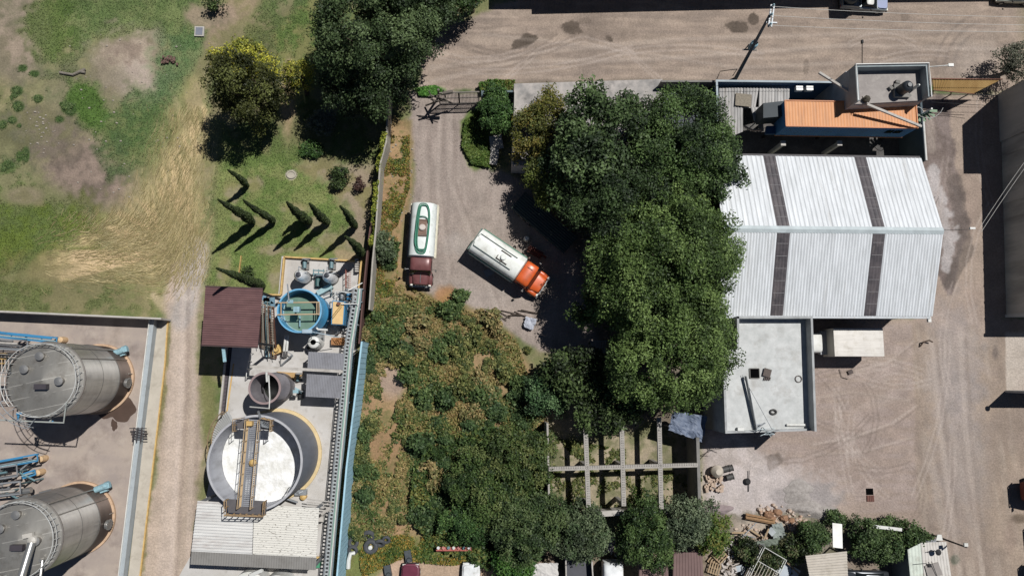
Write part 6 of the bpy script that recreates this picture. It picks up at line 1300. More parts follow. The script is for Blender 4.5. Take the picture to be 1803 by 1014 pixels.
one('wood_scraps', 'small heap of brown wood scraps on the green field', 'wood scraps', m, mat('wsc', (110, 84, 74), .9, 0, .3, 4), kind='stuff')
for pts, lb in (([(105, 128), (128, 132), (150, 122)], 'short pale log lying on the field'), ([(150, 128), (140, 126)], 'stubby log end on the field')):
    one('log', lb, 'log', MB().tube([P(a, b, .15) for a, b in pts], .14, 7), mat('log', (130, 122, 110), .9, 0, .2, 5))
c = P(352, 57, 0); t = T('manhole', 'square grey manhole with pale frame on the grass', 'manhole', tuple(c)); MB().box((c.x, c.y, .1), (.95, 1.05, .2)).build('frame', CONC, t); MB().box((c.x, c.y, .215), (.7, .8, .03)).build('cover', mat('mcv', (118, 122, 134), .7), t)
c = P(513, 308, 0); m = MB().tube([(c.x+.42*math.cos(a*.3927), c.y+.36*math.sin(a*.3927), .06) for a in range(16)], .1, 6, closed=True).lathe((c.x, c.y, 0), [(.42, .05), (.4, .06)], 16); one('stone_ring', 'pale round stone ring set in the lawn', 'stone ring', m, mat('sring', (176, 168, 152), .9))
# tyres
TY = mat('tyre_heap', (74, 76, 80), .8, 0, .15, 5)
for i, (x, y, r, tilt, lb) in enumerate(((623, 940, .52, 0, 'flat tyre at the top of the column beside the blue wall'), (622, 955, .5, 0, 'middle flat tyre of the column beside the blue wall'), (621, 968, .48, .3, 'lowest dark tyre of the column beside the blue wall'), (649, 943, .6, .5, 'tilted big tyre above the white centred tyre'), (653, 962, .68, 0, 'big tyre with white centre in the weeds'), (669, 956, .5, .7, 'leaning tyre right of the white centred tyre'), (680, 950, .4, .3, 'small half hidden tyre in the weeds'))):
    c = P(x, y, .3); rt = Matrix.Rotation(tilt, 3, 'X'); m = MB().tube([c+rt @ Vector((r*.72*math.cos(a*.3142), r*.72*math.sin(a*.3142), 0)) for a in range(20)], r*.34, 8, closed=True); o = one('tyre', lb, 'tyre', m, TY, 'old tyres by the blue wall', True)
    if i == 4: MB().lathe((c.x, c.y, .2), [(.22, 0), (.22, .2)], 12).build('hub', WHITE, None) if False else None
one('wheel_hub', 'white hub inside the big weedy tyre', 'hub', MB().lathe(P(653, 962, .1), [(.2, 0), (.2, .45), (.1, .5)], 12), WHITE)
pts = [P(613, 1000, .6), P(614, 985, .7), P(617, 974, .7), P(624, 973, .5)]; one('white_gutter', 'curved white pipe piece standing beside the blue wall', 'pipe', MB().tube(pts, .2, 8), WHITE, smooth=True)
m = MB().beam(P(768, 966, 1.0), P(830, 966, 1.0), .35, .06); m.beam(P(768, 966, .5), P(830, 966, .5), .4, .06)
for x in (770, 799, 829): m.beam(P(x, 966, 0), P(x, 966, 1.0), .08)
one('plant_shelf', 'low red plant shelf under the bottom trees', 'shelf', m, mat('redshelf', (178, 88, 80), .7, 0, .2, 3))
random.seed(2)
for i in range(7):
    c = P(772+i*9, 963, 1.03); mm = (WHITE, mat('potp', (190, 120, 110), .7), TEAL)[i % 3]; one('flower_pot', ('white', 'pink', 'green')[i % 3]+' flower pot on the red shelf, number %s from the left' % 'one two three four five six seven'.split()[i], 'flower pot', MB().lathe(c, [(.1, 0), (.15, .25), (.12, .25)], 8), mm, 'flower pots on the red shelf')
for (x, y, lb) in ((719, 978, 'dark gravestone shaped panel in the bottom weeds'), (683, 1004, 'dark motor scrap on the bottom dirt')):
    c = P(x, y, .3); one('scrap_metal', lb, 'scrap', MB().box((c.x, c.y, .3), (.6, 1.1, .5), .2).lathe((c.x+.1, c.y-.3, .5), [(.25, 0), (.2, .3)], 8), mat('dsc', (74, 80, 84), .6, .2, .2, 4))
m = MB(); random.seed(8)
for i in range(9): m.tube([P(870+i*6, 553+random.uniform(-8, 8), .15), P(892+i*7, 556+random.uniform(-9, 9), .2)], .04, 5)
m.tube([P(867, 554, .1), P(878, 576, .1)], .04, 5)
one('fallen_branches', 'thin dark branches on the dirt beside the tree shade', 'branches', m, mat('brn', (70, 58, 48), .9))
m = MB()
for i in range(9): m.beam(P(1042+i*3, 600, .8), P(1044+i*3, 622, .8), .07)
m.beam(P(1040, 601, .75), P(1070, 600, .75), .08); one('steel_grid', 'small steel bar grid in the deep shade under the willow', 'grid', m, GALV)
m = MB()
for i in range(8): q = P(random.uniform(850, 866), random.uniform(472, 486), .1); m.box((q.x, q.y, .08), (.5, .6, .04), random.random())
one('scrap_plate', 'grey flat plate in the shade below the cream tank truck', 'plate', MB().box(P(861, 479, .1), (.9, .7, .06), .5), mat('plt', (150, 152, 156), .7))
# yard gate lattice
t = T('yard_gate', 'open steel bar gate across the truck yard entrance', 'gate', tuple(P(800, 180, 0)))
m = MB()
A0 = P(772, 164, 3.0); A1 = P(843, 162, 3.0); B0 = Vector((A0.x, A0.y, .2)); B1 = Vector((A1.x, A1.y, .2))
for k in range(30): m.tube([A0.lerp(A1, k/29), B0.lerp(B1, k/29)], .025, 5)
m.build('bar', mat('gbar', (96, 88, 84), .7, .2), t)
MB().beam(A0, A1, .1).beam(B0, B1, .1).beam(A0.lerp(B0, .5), A1.lerp(B1, .5), .08).beam(A0, B0, .12).beam(A1, B1, .12).beam(A0.lerp(A1, .5), B0.lerp(B1, .5), .1).build('frame', mat('gfr', (120, 112, 104), .7), t)
m = MB().tube([P(772, 172, 0), P(772, 158, 4.2)], .12, 8).tube([P(758, 168, 3.6), P(796, 182, 1.2)], .1, 6).tube([P(750, 186, .3), P(784, 174, 3.6)], .09, 6).tube([P(764, 182, 2), P(755, 160, 3.6)], .06, 6).tube([P(786, 178, 2), P(780, 158, 4)], .07, 6).tube([P(780, 165, 3.6), P(797, 162, 3.8)], .2, 6).tube([P(754, 170, 3), P(790, 166, 3.6)], .05, 5).tube([P(758, 176, 2.6), P(790, 180, 3)], .05, 5)
one('gate_frame_post', 'tangled old post and struts at the left of the yard gate', 'gate post', m, mat('gpost', (112, 104, 94), .85))

for k_ in ('tank_white', 'tank_cream', 'maroon', 'orange_cab', 'boxroof', 'whitecar', 'blue_wall', 'tin', 'offw', 'mint'): grime(MATS[k_], {'maroon': (90, 60, 58), 'orange_cab': (150, 84, 50), 'blue_wall': (130, 160, 170)}.get(k_, (158, 148, 130)), 1.3, None, .52, .7, .55)
# ================================================================== VEGETATION
rng = np.random.RandomState(7)
def leaves(pos, nrm, size, cols, rs, asp=.55, jit=.7):
    n = len(pos); d = nrm+rs.randn(n, 3)*jit; d /= np.linalg.norm(d, axis=1, keepdims=True)+1e-9
    a = np.cross(d, rs.randn(n, 3)); a /= np.linalg.norm(a, axis=1, keepdims=True)+1e-9; b = np.cross(d, a)
    s = (size*(.6+.8*rs.rand(n)))[:, None]
    V = np.stack([pos+a*s, pos+b*s*asp, pos-a*s, pos-b*s*asp], 1).reshape(-1, 3)
    Fq = np.arange(4*n).reshape(n, 4)
    return V, Fq, np.repeat(cols, 4, axis=0)
def lc(c):
    return np.array(lin((c[0]*1.12, c[1]*1.12, c[2]*1.05)))
def mixc(cs, n, rs, ph=None, k=.35):
    cs = np.array([lc(c) for c in cs]); i = rs.randint(0, len(cs), n) if ph is None else np.clip((ph*len(cs)+rs.randn(n)*k).astype(int), 0, len(cs)-1)
    return cs[i]*(1+rs.randn(n, 1)*.16).clip(.5, 1.6)
BARK = mat('bark', (92, 78, 64), .95, 0, .25, 4, .02); LEAF = leafmat()
def crown_pts(c, rx, ry, rz, lr, dens, rs, irr=.22, low=-.35):
    # lobes over an irregular dome; leaves in each lobe's shell
    area = math.pi*rx*ry; nl = max(6, int(area/(lr*lr)*1.7)); ph = rs.rand(6)*6.28; P_ = []; N_ = []; T_ = []
    lob = []
    for i in range(nl):
        u = rs.rand()*6.28; z = low+(1-low)*rs.rand(); q = math.sqrt(max(0, 1-z*z)) if z > 0 else 1
        f = 1+irr*(math.sin(2*u+ph[0])*.5+math.sin(3*u+ph[1])*.5+math.sin(5*u+ph[2])*.35)
        rr = (.72+.28*rs.rand())*(.35 if rs.rand() < .12 else 1)
        lob.append((c[0]+rx*f*q*rr*math.cos(u), c[1]+ry*f*q*rr*math.sin(u), c[2]+rz*z*rr, lr*(.6+.75*rs.rand()), rs.rand()))
    for x, y, z, r, tone in lob:
        n = int(dens*r*r*4); v = rs.randn(n, 3); v[:, 2] = v[:, 2]*.75+.25; v /= np.linalg.norm(v, axis=1, keepdims=True)+1e-9
        rad = r*(.45+.72*rs.rand(n))[:, None]*(1+.2*np.sin(v[:, :1]*7+tone*20)); P_.append(np.array([x, y, z])+v*rad*np.array([1, 1, .8])); N_.append(v*.6+np.array([0, 0, .75])); T_.append(np.full(n, tone))
    return np.concatenate(P_), np.concatenate(N_), np.concatenate(T_), lob
def tree(lb, base, cen, rx, ry, rz, cs, lr=.9, dens=34, size=.16, seed=1, nm='tree', cat='tree', grp=None, irr=.22, trunk=.28, low=-.35, asp=.55, jit=.7, extra=None):
    rs = np.random.RandomState(seed); b = P(base[0], base[1], 0); c = P(cen[0], cen[1], cen[2])
    t = T(nm, lb, cat, tuple(b), grp)
    pos, nr, tn, lob = crown_pts((c.x, c.y, c.z), rx, ry, rz, lr, dens, rs, irr, low)
    cols = mixc(cs, len(pos), rs, tn)
    if extra is not None: pos, nr, cols = extra(pos, nr, cols, rs)
    V, Fq, cc = leaves(pos-np.array(b), nr, np.full(len(pos), size), cols, rs, asp, jit)
    npmesh('crown', V, Fq, LEAF, cc, t)
    m = MB(); top = Vector((c.x, c.y, c.z-rz*.1)); fk = b.lerp(top, .45)
    m.tube([b, b.lerp(fk, .5)+Vector((.1, .05, 0)), fk], trunk, 9, trunk*.7)
    for l in lob[::max(1, len(lob)//14)]: e = Vector(l[:3]); m.tube([fk-Vector((0, 0, .3)), fk.lerp(e, .5)+Vector((0, 0, .2)), e], trunk*.42, 6, .03)
    m.build('trunk', BARK, t); return t
DG = [(34, 44, 26), (50, 64, 36), (62, 80, 44), (84, 102, 60)]
OL = [(44, 50, 24), (62, 66, 32), (80, 84, 42), (98, 104, 56)]
YG = [(70, 76, 34), (104, 104, 46), (128, 116, 58), (92, 98, 50)]
MG = [(48, 74, 36), (70, 102, 52), (92, 122, 66), (60, 88, 48)]
GG = [(60, 72, 54), (84, 98, 72), (104, 118, 90), (70, 88, 60)]
WG = [(58, 76, 40), (78, 100, 52), (96, 118, 64), (114, 136, 78)]
def yel(pos, nr, cols, rs):
    k = (pos[:, 1] > np.percentile(pos[:, 1], 82)) & (rs.rand(len(pos)) < .8); cols = cols.copy(); cols[k] = mixc([(170, 166, 52), (196, 188, 70), (140, 146, 50)], k.sum(), rs); return pos, nr, cols
tree('dark olive conifer with golden tips beside the straw swath', (470, 208), (434, 152, 6.4), 2.75, 3.2, 4.8, OL, .7, 110, .1, 11, 'conifer_tree', extra=yel, low=-.8, irr=.1)
tree('golden small tree beside the dark olive conifer', (540, 165), (523, 133, 4.2), 1.25, 1.5, 1.9, [(136, 140, 54), (176, 170, 68), (120, 120, 60), (70, 80, 40)], .45, 70, .1, 12, 'golden_tree', low=-.7)
tree('bright golden shrub behind the dark olive conifer', (460, 120), (434, 92, 4.6), 1.9, 1.1, 1.6, [(150, 152, 60), (190, 186, 78), (128, 134, 56), (104, 112, 50)], .45, 70, .1, 112, 'golden_shrub', 'shrub', low=-.6)
one('bent_branch', 'long mossy bare branch below the golden small tree', 'branch', MB().tube([P(530, 140, 4), P(534, 160, 2.5), P(538, 182, 1)], .09, 6), mat('moss', (140, 140, 84), .9, 0, .2, 4))
tree('great dark tree spreading over the top left of the street', (680, 135), (660, 52, 8.5), 6.0, 5.3, 5.4, [(44, 58, 36), (60, 78, 48), (76, 94, 60), (96, 114, 76)], .95, 92, .105, 13, low=-.3)
tree('second dark tree joining the great tree at the top edge', (728, 40), (718, -20, 8.0), 4.4, 4.4, 4.4, [(44, 58, 36), (60, 78, 48), (76, 94, 60)], .95, 88, .12, 14)
tree('low dark green tree at the top edge beside the street', (832, 20), (806, 0, 3.4), 2.0, 1.7, 2.2, [(40, 56, 30), (56, 78, 40), (70, 92, 52)], .6, 90, .11, 15)
tree('small dark shrub tree at the top left edge', (382, 20), (376, 6, 1.0), .9, .6, .8, DG, .4, 50, .105, 16, trunk=.08)
tree('green tree behind the dark conifer shade', (650, 200), (640, 150, 6), 3.4, 3.2, 3.6, [(40, 54, 34), (56, 72, 44), (70, 88, 54)], .9, 88, .12, 17)
tree('small rounded green tree in the yard corner behind the garden wall', (878, 225), (874, 200, 2.3), 1.7, 2.3, 1.9, MG, .5, 110, .1, 18)
tree('yellowing tree at the west end of the slab roof house', (935, 300), (953, 232, 4.0), 2.5, 3.6, 2.9, YG, .6, 80, .1, 19, irr=.3)
tree('sparse yellow green tree leaning over the dark trailer', (950, 370), (962, 320, 4.5), 1.8, 2.4, 2.0, [(96, 108, 48), (120, 128, 60), (84, 92, 50)], .5, 70, .1, 20, irr=.4)
tree('dark evergreen rising through the slab house roof edge', (1045, 330), (1052, 262, 7), 4.6, 5.6, 4.8, [(46, 60, 40), (62, 80, 50), (78, 98, 60), (92, 112, 72)], .85, 46, .16, 21, irr=.28)
tree('broad dark evergreen beside the blue compound wall', (1190, 310), (1190, 262, 7.4), 4.6, 5.6, 4.8, [(44, 60, 38), (62, 82, 46), (80, 104, 58), (94, 118, 68)], .95, 92, .105, 22, irr=.2)
tree('dark evergreen spur reaching over the warehouse roof corner', (1225, 350), (1256, 312, 6.4), 2.7, 3.6, 3.2, [(46, 62, 40), (64, 84, 50), (84, 106, 62)], .7, 100, .12, 122, irr=.3)
tree('deep green evergreen in the middle of the tree group', (1085, 390), (1095, 372, 7.5), 4.8, 4.2, 4.2, [(40, 54, 36), (56, 74, 44), (70, 90, 54)], .9, 92, .105, 23, irr=.2)
tree('great light green willow beside the white warehouse roof', (1130, 520), (1168, 468, 8.2), 6.7, 6.9, 5.4, WG, .95, 92, .105, 24, irr=.12)
tree('lower light green willow above the roofless concrete frame', (1130, 640), (1182, 612, 7.4), 5.7, 5.5, 4.8, WG, .9, 92, .105, 25, irr=.16)
tree('thin light green willow spur beside the orange cab', (1052, 545), (1046, 540, 4.8), 1.9, 2.0, 1.9, WG, .7, 38, .16, 26, irr=.35)
tree('shaded dark tree between the willow and the bushy lot', (1020, 640), (1015, 660, 3.6), 2.6, 2.6, 1.8, DG, .8, 36, .16, 27, irr=.3)
tree('grey green bush tree at the lower edge of the tree shade', (955, 690), (960, 692, 2.0), 2.1, 1.9, 1.8, [(58, 84, 56), (80, 110, 72), (100, 128, 88), (60, 80, 56)], .5, 92, .105, 28, irr=.3)
tree('dark tree shading the north bays of the roofless frame', (1045, 730), (1065, 722, 3.6), 3.4, 1.7, 1.8, DG, .75, 44, .16, 29, irr=.25)
for i, (bx, by, cx, cy, z, rx, ry, rz, cs, lb) in enumerate((
    (870, 850, 860, 860, 2.4, 3.6, 3.6, 2.2, [(46, 64, 36), (66, 88, 46), (84, 104, 56), (100, 112, 66)], 'dense leafy tree in the middle of the bottom thicket'),
    (930, 930, 925, 925, 2.8, 3.7, 3.4, 2.6, [(50, 66, 42), (68, 88, 52), (88, 104, 66)], 'dense leafy tree at the bottom of the thicket'),
    (920, 800, 915, 808, 2.4, 3.2, 3.0, 2.2, [(56, 72, 40), (76, 94, 50), (104, 112, 66)], 'bushy tree beside the west wall of the roofless frame'),
    (820, 925, 820, 922, 2.0, 2.5, 1.7, 1.7, [(48, 74, 40), (66, 96, 52), (84, 112, 60)], 'leafy tree behind the red plant shelf'),
    (900, 990, 905, 992, 1.8, 2.0, 2.2, 1.7, [(42, 74, 34), (60, 96, 44), (76, 112, 50)], 'bright green leafy tree at the bottom edge'),
    (1020, 930, 1022, 936, 2.8, 2.5, 2.6, 2.3, GG, 'grey green round tree behind the open truck bed'),
    (1130, 930, 1135, 940, 3.0, 2.8, 2.9, 2.6, [(48, 68, 38), (70, 92, 50), (92, 114, 66)], 'dense round tree behind the striped brown roof'),
    (1205, 920, 1208, 915, 3.0, 2.3, 2.2, 2.2, [(66, 78, 62), (90, 104, 82), (110, 122, 98)], 'silvery green tree south of the roofless frame'),
    (1245, 945, 1250, 942, 2.4, 1.7, 1.8, 1.8, [(66, 92, 40), (92, 112, 50), (120, 118, 60)], 'small yellowish green tree above the pallets'))):
    tree(lb, (bx, by), (cx, cy, z), rx, ry, rz, cs, .55, 115, .1, 40+i, irr=.26)
for i, (cx, cy, z, rx, ry, lb) in enumerate(((1430, 944, 1.5, 1.35, 1.4, 'leafy green shrub left of the upright white sheet'), (1521, 944, 1.6, 1.45, 1.6, 'leafy green shrub right of the upright white sheet'), (1556, 962, 1.7, 1.7, 1.5, 'leafy green shrub below the long white plank'), (1605, 946, 1.6, 1.8, 1.3, 'leafy green shrub behind the lamp post foot'), (1470, 912, .8, .9, .5, 'low shrub above the upright white sheet'), (1560, 925, .9, 1.6, .6, 'low shrub behind the long white plank'), (1345, 985, 1.0, 1.6, 1.2, 'dark overgrown shrub in the scrap corner'), (1400, 965, 1.0, 1.4, 1.1, 'dull green shrub beside the grey netting'), (1310, 965, 1.0, .9, 1.0, 'small shrub beside the tan litter'))):
    tree(lb, (cx, cy+4), (cx, cy, z), rx, ry, z*.9, ([(54, 74, 44), (74, 96, 56), (94, 114, 72), (66, 84, 52)] if i < 6 else DG+[(96, 96, 70)]), .42, 110, .105, 60+i, 'shrub', 'shrub', trunk=.1)
tree('grey leafless looking shrub tree at the right edge of the street', (1775, 125), (1783, 112, 2.6), 2.0, 1.8, 1.8, [(88, 92, 80), (110, 112, 100), (76, 78, 70)], .45, 60, .09, 80, irr=.4)
for i, (cx, cy, z, rx, ry, cs, lb) in enumerate(((598, 312, .8, .9, 1.1, DG, 'dark bush on the lawn beside the pale soil'), (636, 322, .7, .4, .6, [(70, 50, 48), (96, 70, 66)], 'small purple brown bush near the boundary wall'), (567, 215, 1.0, 1.3, 1.3, [(90, 96, 90), (110, 116, 108)], 'grey bare shrub in the conifer shade'), (548, 262, .5, 1.2, .7, MG, 'low bright bush at the shade edge of the lawn'), (676, 435, 1.3, 1.1, 1.4, [(84, 98, 76), (110, 122, 98), (70, 84, 58)], 'grey green bush right of the boundary wall'), (780, 25, 1.2, 1.2, 1.0, DG, 'dark shrub at the street edge under the great tree'), (440, 478, .4, .5, .4, DG, 'tiny bush between lawn and brown canopy'))):
    tree(lb, (cx, cy+3), (cx, cy, z), rx, ry, z*.9, cs, .32, 90, .1, 90+i, 'bush', 'bush', trunk=.06)
# cypresses
def cypress(base, tip_h, r, seed, lb):
    r *= .66
    rs = np.random.RandomState(seed); b = P(base[0], base[1], 0); t = T('cypress', lb, 'cypress', tuple(b), 'columnar cypresses on the lawn'); n = int(tip_h*1100)
    z = rs.rand(n)**.9; pr = r*np.interp(z, [0, .08, .3, .6, .85, 1], [.5, .9, 1, .72, .36, .04])*(1+.18*np.sin(z*23+rs.rand()*6)); a = rs.rand(n)*6.283
    rad = pr*(.7+.4*rs.rand(n)); wob = .1*np.sin(z*5+seed)
    pos = np.stack([rad*np.cos(a)+wob, rad*np.sin(a), .25+z*(tip_h-.25)], 1); nr = np.stack([np.cos(a), np.sin(a), np.full(n, .6)], 1)
    V, Fq, cc = leaves(pos, nr, np.full(n, .085), mixc([(44, 56, 32), (56, 70, 40), (72, 84, 50)], n, rs), rs, .5, .6)
    npmesh('crown', V, Fq, LEAF, cc, t)
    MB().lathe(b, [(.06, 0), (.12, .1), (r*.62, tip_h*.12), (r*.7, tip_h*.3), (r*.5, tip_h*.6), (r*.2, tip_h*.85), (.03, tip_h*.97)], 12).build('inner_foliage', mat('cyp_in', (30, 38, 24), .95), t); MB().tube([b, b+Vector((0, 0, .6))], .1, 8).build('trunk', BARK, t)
for i, (bx, by, h, r, lb) in enumerate(((438, 328, 5.7, .42, 'small cypress above the others near the straw swath'), (447, 392, 9.4, .62, 'tallest lawn cypress at the left of the row'), (482, 391, 9.0, .45, 'slim second cypress of the row'), (545, 392, 8.6, .6, 'stout cypress in the middle of the row'), (578, 393, 8.3, .55, 'cypress fourth from the left in the row'), (629, 400, 9.0, .5, 'cypress at the right end of the row'), (640, 448, 9.4, .62, 'cypress leaning over the plant slab corner'), (466, 505, 12.5, .62, 'very tall cypress behind the brown canopy'), (456, 502, 8.0, .6, 'shorter cypress behind the brown canopy'), (534, 386, 5.0, .4, 'short cypress tucked beside the stout middle one'))):
    cypress((bx, by), h, r, 200+i, lb)
# undergrowth of the vacant lot
def scatter(poly, n, rs):
    xs = [p[0] for p in poly]; ys = [p[1] for p in poly]; o = []
    x = rs.uniform(min(xs), max(xs), n*3); y = rs.uniform(min(ys), max(ys), n*3); k = sdist(x, y, poly) > 0
    return x[k][:n], y[k][:n]
def toW(px, py): # ground points, vectorised
    M = np.array(MC); d = M @ np.stack([(px-PW/2)/F, -(py-PH/2)/F, -np.ones_like(px)]); t = -CH/d[2]; return d[0]*t, d[1]*t
def ground_cover(nm, lb, polys, n, pal, seed, hmax=.7, size=.14, thr=.42, sc=1.1, cat='undergrowth'):
    rs = np.random.RandomState(seed); A_ = []; 
    for po in polys:
        x, y = scatter(po, n, rs); A_.append(toW(x, y))
    x = np.concatenate([a[0] for a in A_]); y = np.concatenate([a[1] for a in A_])
    d = fbm(x, y, sc, seed); k = d > thr+rs.randn(len(d))*.03; x, y, d = x[k], y[k], d[k]
    if nm in ('undergrowth', 'dry_weeds'):
        qx, qy = toPx(x, y); kk = sdist(qx, qy, LPATH)+(fbm(x, y, .7, 71)-.5)*46 < 9; x, y, d = x[kk], y[kk], d[kk]
    h = ((d-thr)/.3).clip(0, 1)**.7*hmax*rs.rand(len(x))**.5+.03; tone = fbm(x, y, 1.7, seed+3)*.8+rs.rand(len(x))*.2
    pos = np.stack([x, y, h], 1); nr = np.zeros_like(pos); nr[:, 2] = .8
    V, Fq, cc = leaves(pos, nr, np.full(len(x), size), mixc(pal, len(x), rs, ((tone-.25)/.5).clip(0, .999), .8), rs, .5, .6)
    return tag(npmesh(nm, V, Fq, LEAF, cc), lb, cat, None, 'stuff')
LPATH = [(668, 640), (704, 636), (724, 690), (706, 725), (694, 765), (716, 800), (712, 850), (696, 880), (680, 850), (676, 760), (660, 700)]
LOT1 = [(648, 530), (700, 515), (770, 530), (860, 560), (910, 600), (930, 660), (965, 730), (960, 800), (860, 760), (740, 790), (720, 950), (615, 940), (618, 860), (630, 740), (640, 640)]
PAL = [(70, 94, 50), (86, 104, 60), (112, 118, 72), (142, 132, 84), (118, 120, 78), (168, 142, 100), (162, 130, 92)]
ground_cover('undergrowth', 'mixed dry and green weeds over the vacant lot', [LOT1], 42000, PAL, 301, .5, .12, .455)
ground_cover('dry_weeds', 'dry orange tan weeds over the upper part of the vacant lot', [[(650, 520), (712, 500), (770, 530), (860, 560), (912, 610), (930, 670), (860, 690), (800, 660), (700, 620), (645, 600)], [(640, 640), (700, 640), (730, 720), (740, 790), (700, 860), (620, 860), (640, 740)]], 30000, [(152, 134, 92), (170, 146, 102), (134, 120, 78), (156, 144, 96), (110, 112, 64)], 331, .7, .11, .5, 1.5)
ground_cover('undergrowth', 'taller clumps of olive and tan weeds over the vacant lot', [LOT1], 34000, [(66, 84, 46), (88, 104, 58), (110, 116, 66), (134, 126, 76), (152, 130, 86)], 321, 1.0, .13, .5, 2.4)
ground_cover('undergrowth', 'leafy green undergrowth at the bottom of the lot', [[(735, 780), (860, 750), (965, 760), (975, 960), (860, 1000), (760, 960), (720, 900)]], 26000, [(50, 70, 38), (66, 88, 46), (88, 106, 58), (116, 116, 62)], 302, 1.2, .16, .3)
ground_cover('weeds', 'yellow orange flowering weeds along the bottom dirt', [[(630, 965), (700, 940), (860, 960), (905, 985), (860, 995), (780, 992), (700, 985), (640, 1014)]], 9000, [(70, 94, 46), (92, 108, 52), (128, 120, 54), (160, 128, 60), (84, 100, 50)], 303, .5, .11, .33)
ground_cover('weeds', 'green and dry weeds between boundary wall and truck yard', [[(688, 240), (722, 240), (722, 330), (700, 400), (700, 520), (655, 525), (664, 400), (676, 300)]], 11000, [(84, 100, 52), (130, 128, 56), (150, 116, 72), (104, 112, 60)], 304, .4, .11, .44)
ground_cover('creeper', 'yellow green creeper growing along the boundary wall top', [[(680, 250), (688, 250), (677, 300), (668, 400), (664, 440), (657, 440), (662, 380), (669, 300)]], 5000, [(130, 140, 50), (158, 158, 64), (100, 116, 48)], 305, 3.2, .1, .35, cat='creeper')
ground_cover('ivy', 'rounded green ground ivy bed beside the truck yard', [[(845, 196), (818, 215), (813, 260), (830, 290), (862, 297), (862, 270), (850, 240)]], 9000, [(66, 92, 40), (88, 112, 50), (106, 122, 62)], 306, .5, .11, .2, cat='ivy')
ground_cover('ivy', 'green vine bed along the top of the garden wall', [[(842, 152), (860, 146), (905, 146), (910, 160), (890, 166), (848, 168)]], 4200, [(70, 104, 42), (96, 124, 56), (124, 122, 66)], 307, .9, .12, .2, cat='ivy')
ground_cover('grass', 'bright green grass strip beside the yard gate', [[(735, 158), (765, 152), (782, 162), (760, 172), (738, 170)]], 3000, [(80, 132, 56), (104, 150, 70)], 308, .4, .1, .2, cat='grass')
ground_cover('weeds', 'weeds on the floor of the roofless frame', [[(970, 830), (1235, 830), (1235, 900), (970, 895)], [(970, 770), (1100, 790), (1100, 830), (970, 830)]], 6500, [(90, 100, 56), (120, 120, 74), (70, 90, 44)], 309, .5, .12, .47)
def gcol(x, y):
    i = np.clip(np.searchsorted(GY, y), 0, len(GY)-1); j = np.clip(np.searchsorted(GX, x), 0, len(GX)-1); return Cl[i, j]
def field_grass():
    rs = np.random.RandomState(310); x, y = scatter([(-20, -10), (560, -10), (680, 260), (650, 440), (500, 448), (480, 500), (300, 545), (-20, 545)], 90000, rs); x, y = toW(x, y)
    c = gcol(x, y); k = (c[:, 1] > c[:, 0]*1.02); x, y, c = x[k], y[k], c[k]; n = len(x)
    pos = np.stack([x, y, .02+.06*rs.rand(n)], 1); nr = np.zeros_like(pos); nr[:, 2] = 1
    V, Fq, cc = leaves(pos, nr, np.full(n, .07), c*(.85+.45*rs.rand(n, 1)), rs, .4, .6); tag(npmesh('grass', V, Fq, LEAF, cc), 'short green grass blades of the field and lawn', 'grass', None, 'stuff')
    # straw laid by the wheels
    rs = np.random.RandomState(311); n = 6500; px = np.where(rs.rand(n) < .5, 312+30*rs.randn(n), 235+65*rs.randn(n)); py = np.where(rs.rand(n) < .5, rs.uniform(190, 500, n), 425+38*rs.randn(n))
    px = px+np.clip(330-py, 0, 200)*.22; ok = (py < 535) & (px > 60) & (px < 385-30*rs.rand(len(px))) & ((py > 370) | (px > 235+(370-py)*.35+20*rs.randn(len(px)))) & (py > 130); px, py = px[ok], py[ok]; n = len(px)
    f = ss(340, 420, py)*ss(330, 250, px); ang = (1-f)*(1.85+.2*rs.randn(n))+f*(2.85+.28*rs.randn(n)+(py-430)*.006); L_ = rs.uniform(5, 24, n); V = []; w_ = rs.uniform(.008, .022, n)
    cv = rs.randn(n)*.25; ps = []
    for k, s_ in enumerate((-.5, 0, .5)): ps.append(toW(px+L_*s_*np.cos(ang+cv*s_), py+L_*s_*np.sin(ang+cv*s_)))
    z = .02+.05*rs.rand(n); d = np.stack([ps[2][0]-ps[0][0], ps[2][1]-ps[0][1]], 1); d /= np.linalg.norm(d, axis=1, keepdims=True)+1e-9; nn = np.stack([-d[:, 1], d[:, 0]], 1)*w_[:, None]
    for p_ in ps:
        q = np.stack([p_[0], p_[1]], 1); V.append(np.column_stack([q-nn, z])); V.append(np.column_stack([q+nn, z+.01]))
    V = np.stack(V, 1).reshape(-1, 3); b_ = np.arange(n)[:, None]*6; Fq = np.concatenate([b_+np.array([0, 2, 3, 1]), b_+np.array([2, 4, 5, 3])])
    cc = np.repeat(mixc([(178, 162, 124), (164, 148, 112), (192, 176, 140), (150, 136, 100), (140, 130, 90)], n, rs), 6, axis=0); tag(npmesh('straw', V, Fq, LEAF, cc), 'dry straw combed across the field by wheels', 'straw', None, 'stuff')
field_grass()
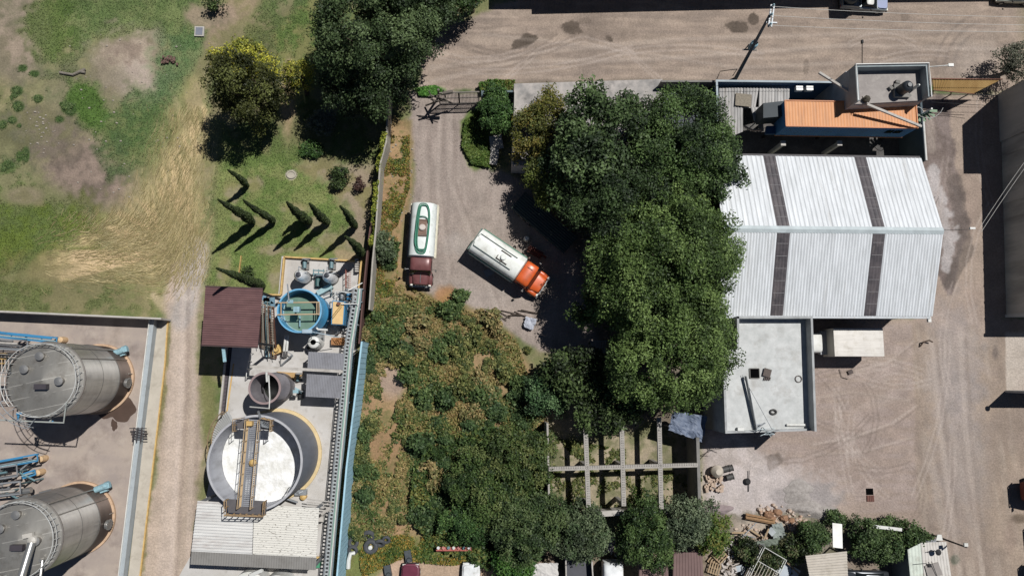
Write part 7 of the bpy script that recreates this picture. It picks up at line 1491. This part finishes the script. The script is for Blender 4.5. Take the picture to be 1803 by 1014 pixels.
# shrubs over the lot: a few kinds, copied
def proto(seed, cs, r, dens=60):
    rs = np.random.RandomState(seed); pos, nr, tn, lob = crown_pts((0, 0, r*.35), r, r*.85, r*.75, r*.34, dens, rs, .35, -.2)
    V, Fq, cc = leaves(pos, nr, np.full(len(pos), .14), mixc(cs, len(pos), rs, tn), rs); V[:, 2] = np.maximum(V[:, 2], .02)
    me_o = npmesh('scrub_shrub', V, Fq, LEAF, cc); m = me_o.data; bpy.data.objects.remove(me_o); return m
SG = [((60, 80, 48), (80, 102, 60), (102, 120, 74)), ((78, 90, 54), (102, 110, 64), (130, 130, 80)), ((50, 70, 44), (66, 88, 54), (86, 106, 66)), ((106, 108, 70), (138, 128, 86), (156, 136, 96))]
SL = ['dark leafy scrub shrub in the vacant lot', 'olive scrub shrub in the vacant lot', 'deep green scrub shrub in the vacant lot', 'dry tan scrub shrub in the vacant lot']
pr_ = [[proto(400+k*3+j, SG[k], 1.0) for j in range(2)] for k in range(4)]
for k_, (cx, cy, s_) in enumerate(((68, 174, .42), (122, 192, .6), (114, 186, .5), (30, 160, .42), (32, 188, .45), (24, 170, .4), (22, 212, .36), (35, 275, .3), (45, 270, .32), (45, 281, .3), (5, 220, .4), (15, 290, .42), (34, 222, .25), (8, 296, .4))):
    q = P(cx, cy, 0); o = bpy.data.objects.new('grass_tussock', pr_[0][k_ % 2]); col.objects.link(o); o.location = q; o.scale = (s_*.9, s_*.8, s_*.35); o.rotation_euler = (0, 0, k_*1.3)
    tag(o, 'rounded green tussock on bare soil at the far left of the field', 'tussock', 'green tussocks on the left field')
rs = np.random.RandomState(55); cnt = 0
clus = [(668, 590, 30, 30, 0, 9), (700, 640, 22, 45, 0, 10), (745, 620, 45, 40, 0, 16), (800, 600, 50, 35, 1, 14), (850, 640, 50, 40, 1, 16), (720, 560, 25, 25, 1, 7), (800, 540, 25, 16, 0, 6), (830, 700, 60, 40, 2, 18), (760, 690, 30, 35, 0, 9), (900, 660, 25, 40, 1, 8), (740, 600, 40, 30, 3, 6), (640, 760, 22, 30, 1, 9), (640, 840, 20, 50, 2, 12), (690, 850, 30, 40, 3, 8), (770, 770, 50, 25, 2, 14), (690, 900, 30, 25, 1, 8), (880, 740, 50, 35, 2, 16), (800, 830, 60, 60, 2, 26), (850, 570, 30, 20, 3, 5), (665, 700, 18, 40, 3, 4), (760, 900, 30, 30, 2, 10), (690, 475, 10, 30, 1, 4), (900, 700, 30, 30, 0, 8), (650, 640, 14, 25, 2, 6), (636, 772, 10, 22, 2, 9), (628, 800, 8, 16, 1, 6), (622, 935, 12, 9, 1, 7)]
for cx, cy, sx, sy, k, n in clus:
    for i in range(int(n*.62)):
        x = cx+rs.randn()*sx*.55; y = cy+rs.randn()*sy*.55; x = max(x, (648-(y-520)*.07-(16 if 735 < y < 830 or 925 < y < 945 else 0)) if y > 520 else 664)
        if float(sdist(np.array([x]), np.array([y]), LPATH)[0]) > -3: continue
        x = x; kk = k if rs.rand() < .75 else rs.randint(4); q = P(x, y, 0)
        o = bpy.data.objects.new('scrub_shrub', pr_[kk][rs.randint(2)]); col.objects.link(o); s = .4+.7*rs.rand()**1.5
        o.location = q; o.scale = (s*(.8+.5*rs.rand()), s, s*(.9+.6*rs.rand())); o.rotation_euler = (0, 0, rs.rand()*6.28); wv = ('top', 'upper', 'middle', 'lower', 'bottom')[min(4, max(0, int((y-470)/105)))]; wh = ('left', 'centre', 'right')[min(2, max(0, int((x-620)/110)))]; tag(o, SL[kk]+' %s %s part' % (wv, wh), 'shrub', '%s scrub shrubs, %s %s of the vacant lot' % (('leafy', 'olive', 'deep green', 'dry')[kk], wv, wh)); cnt += 1
bpy.context.view_layer.update()
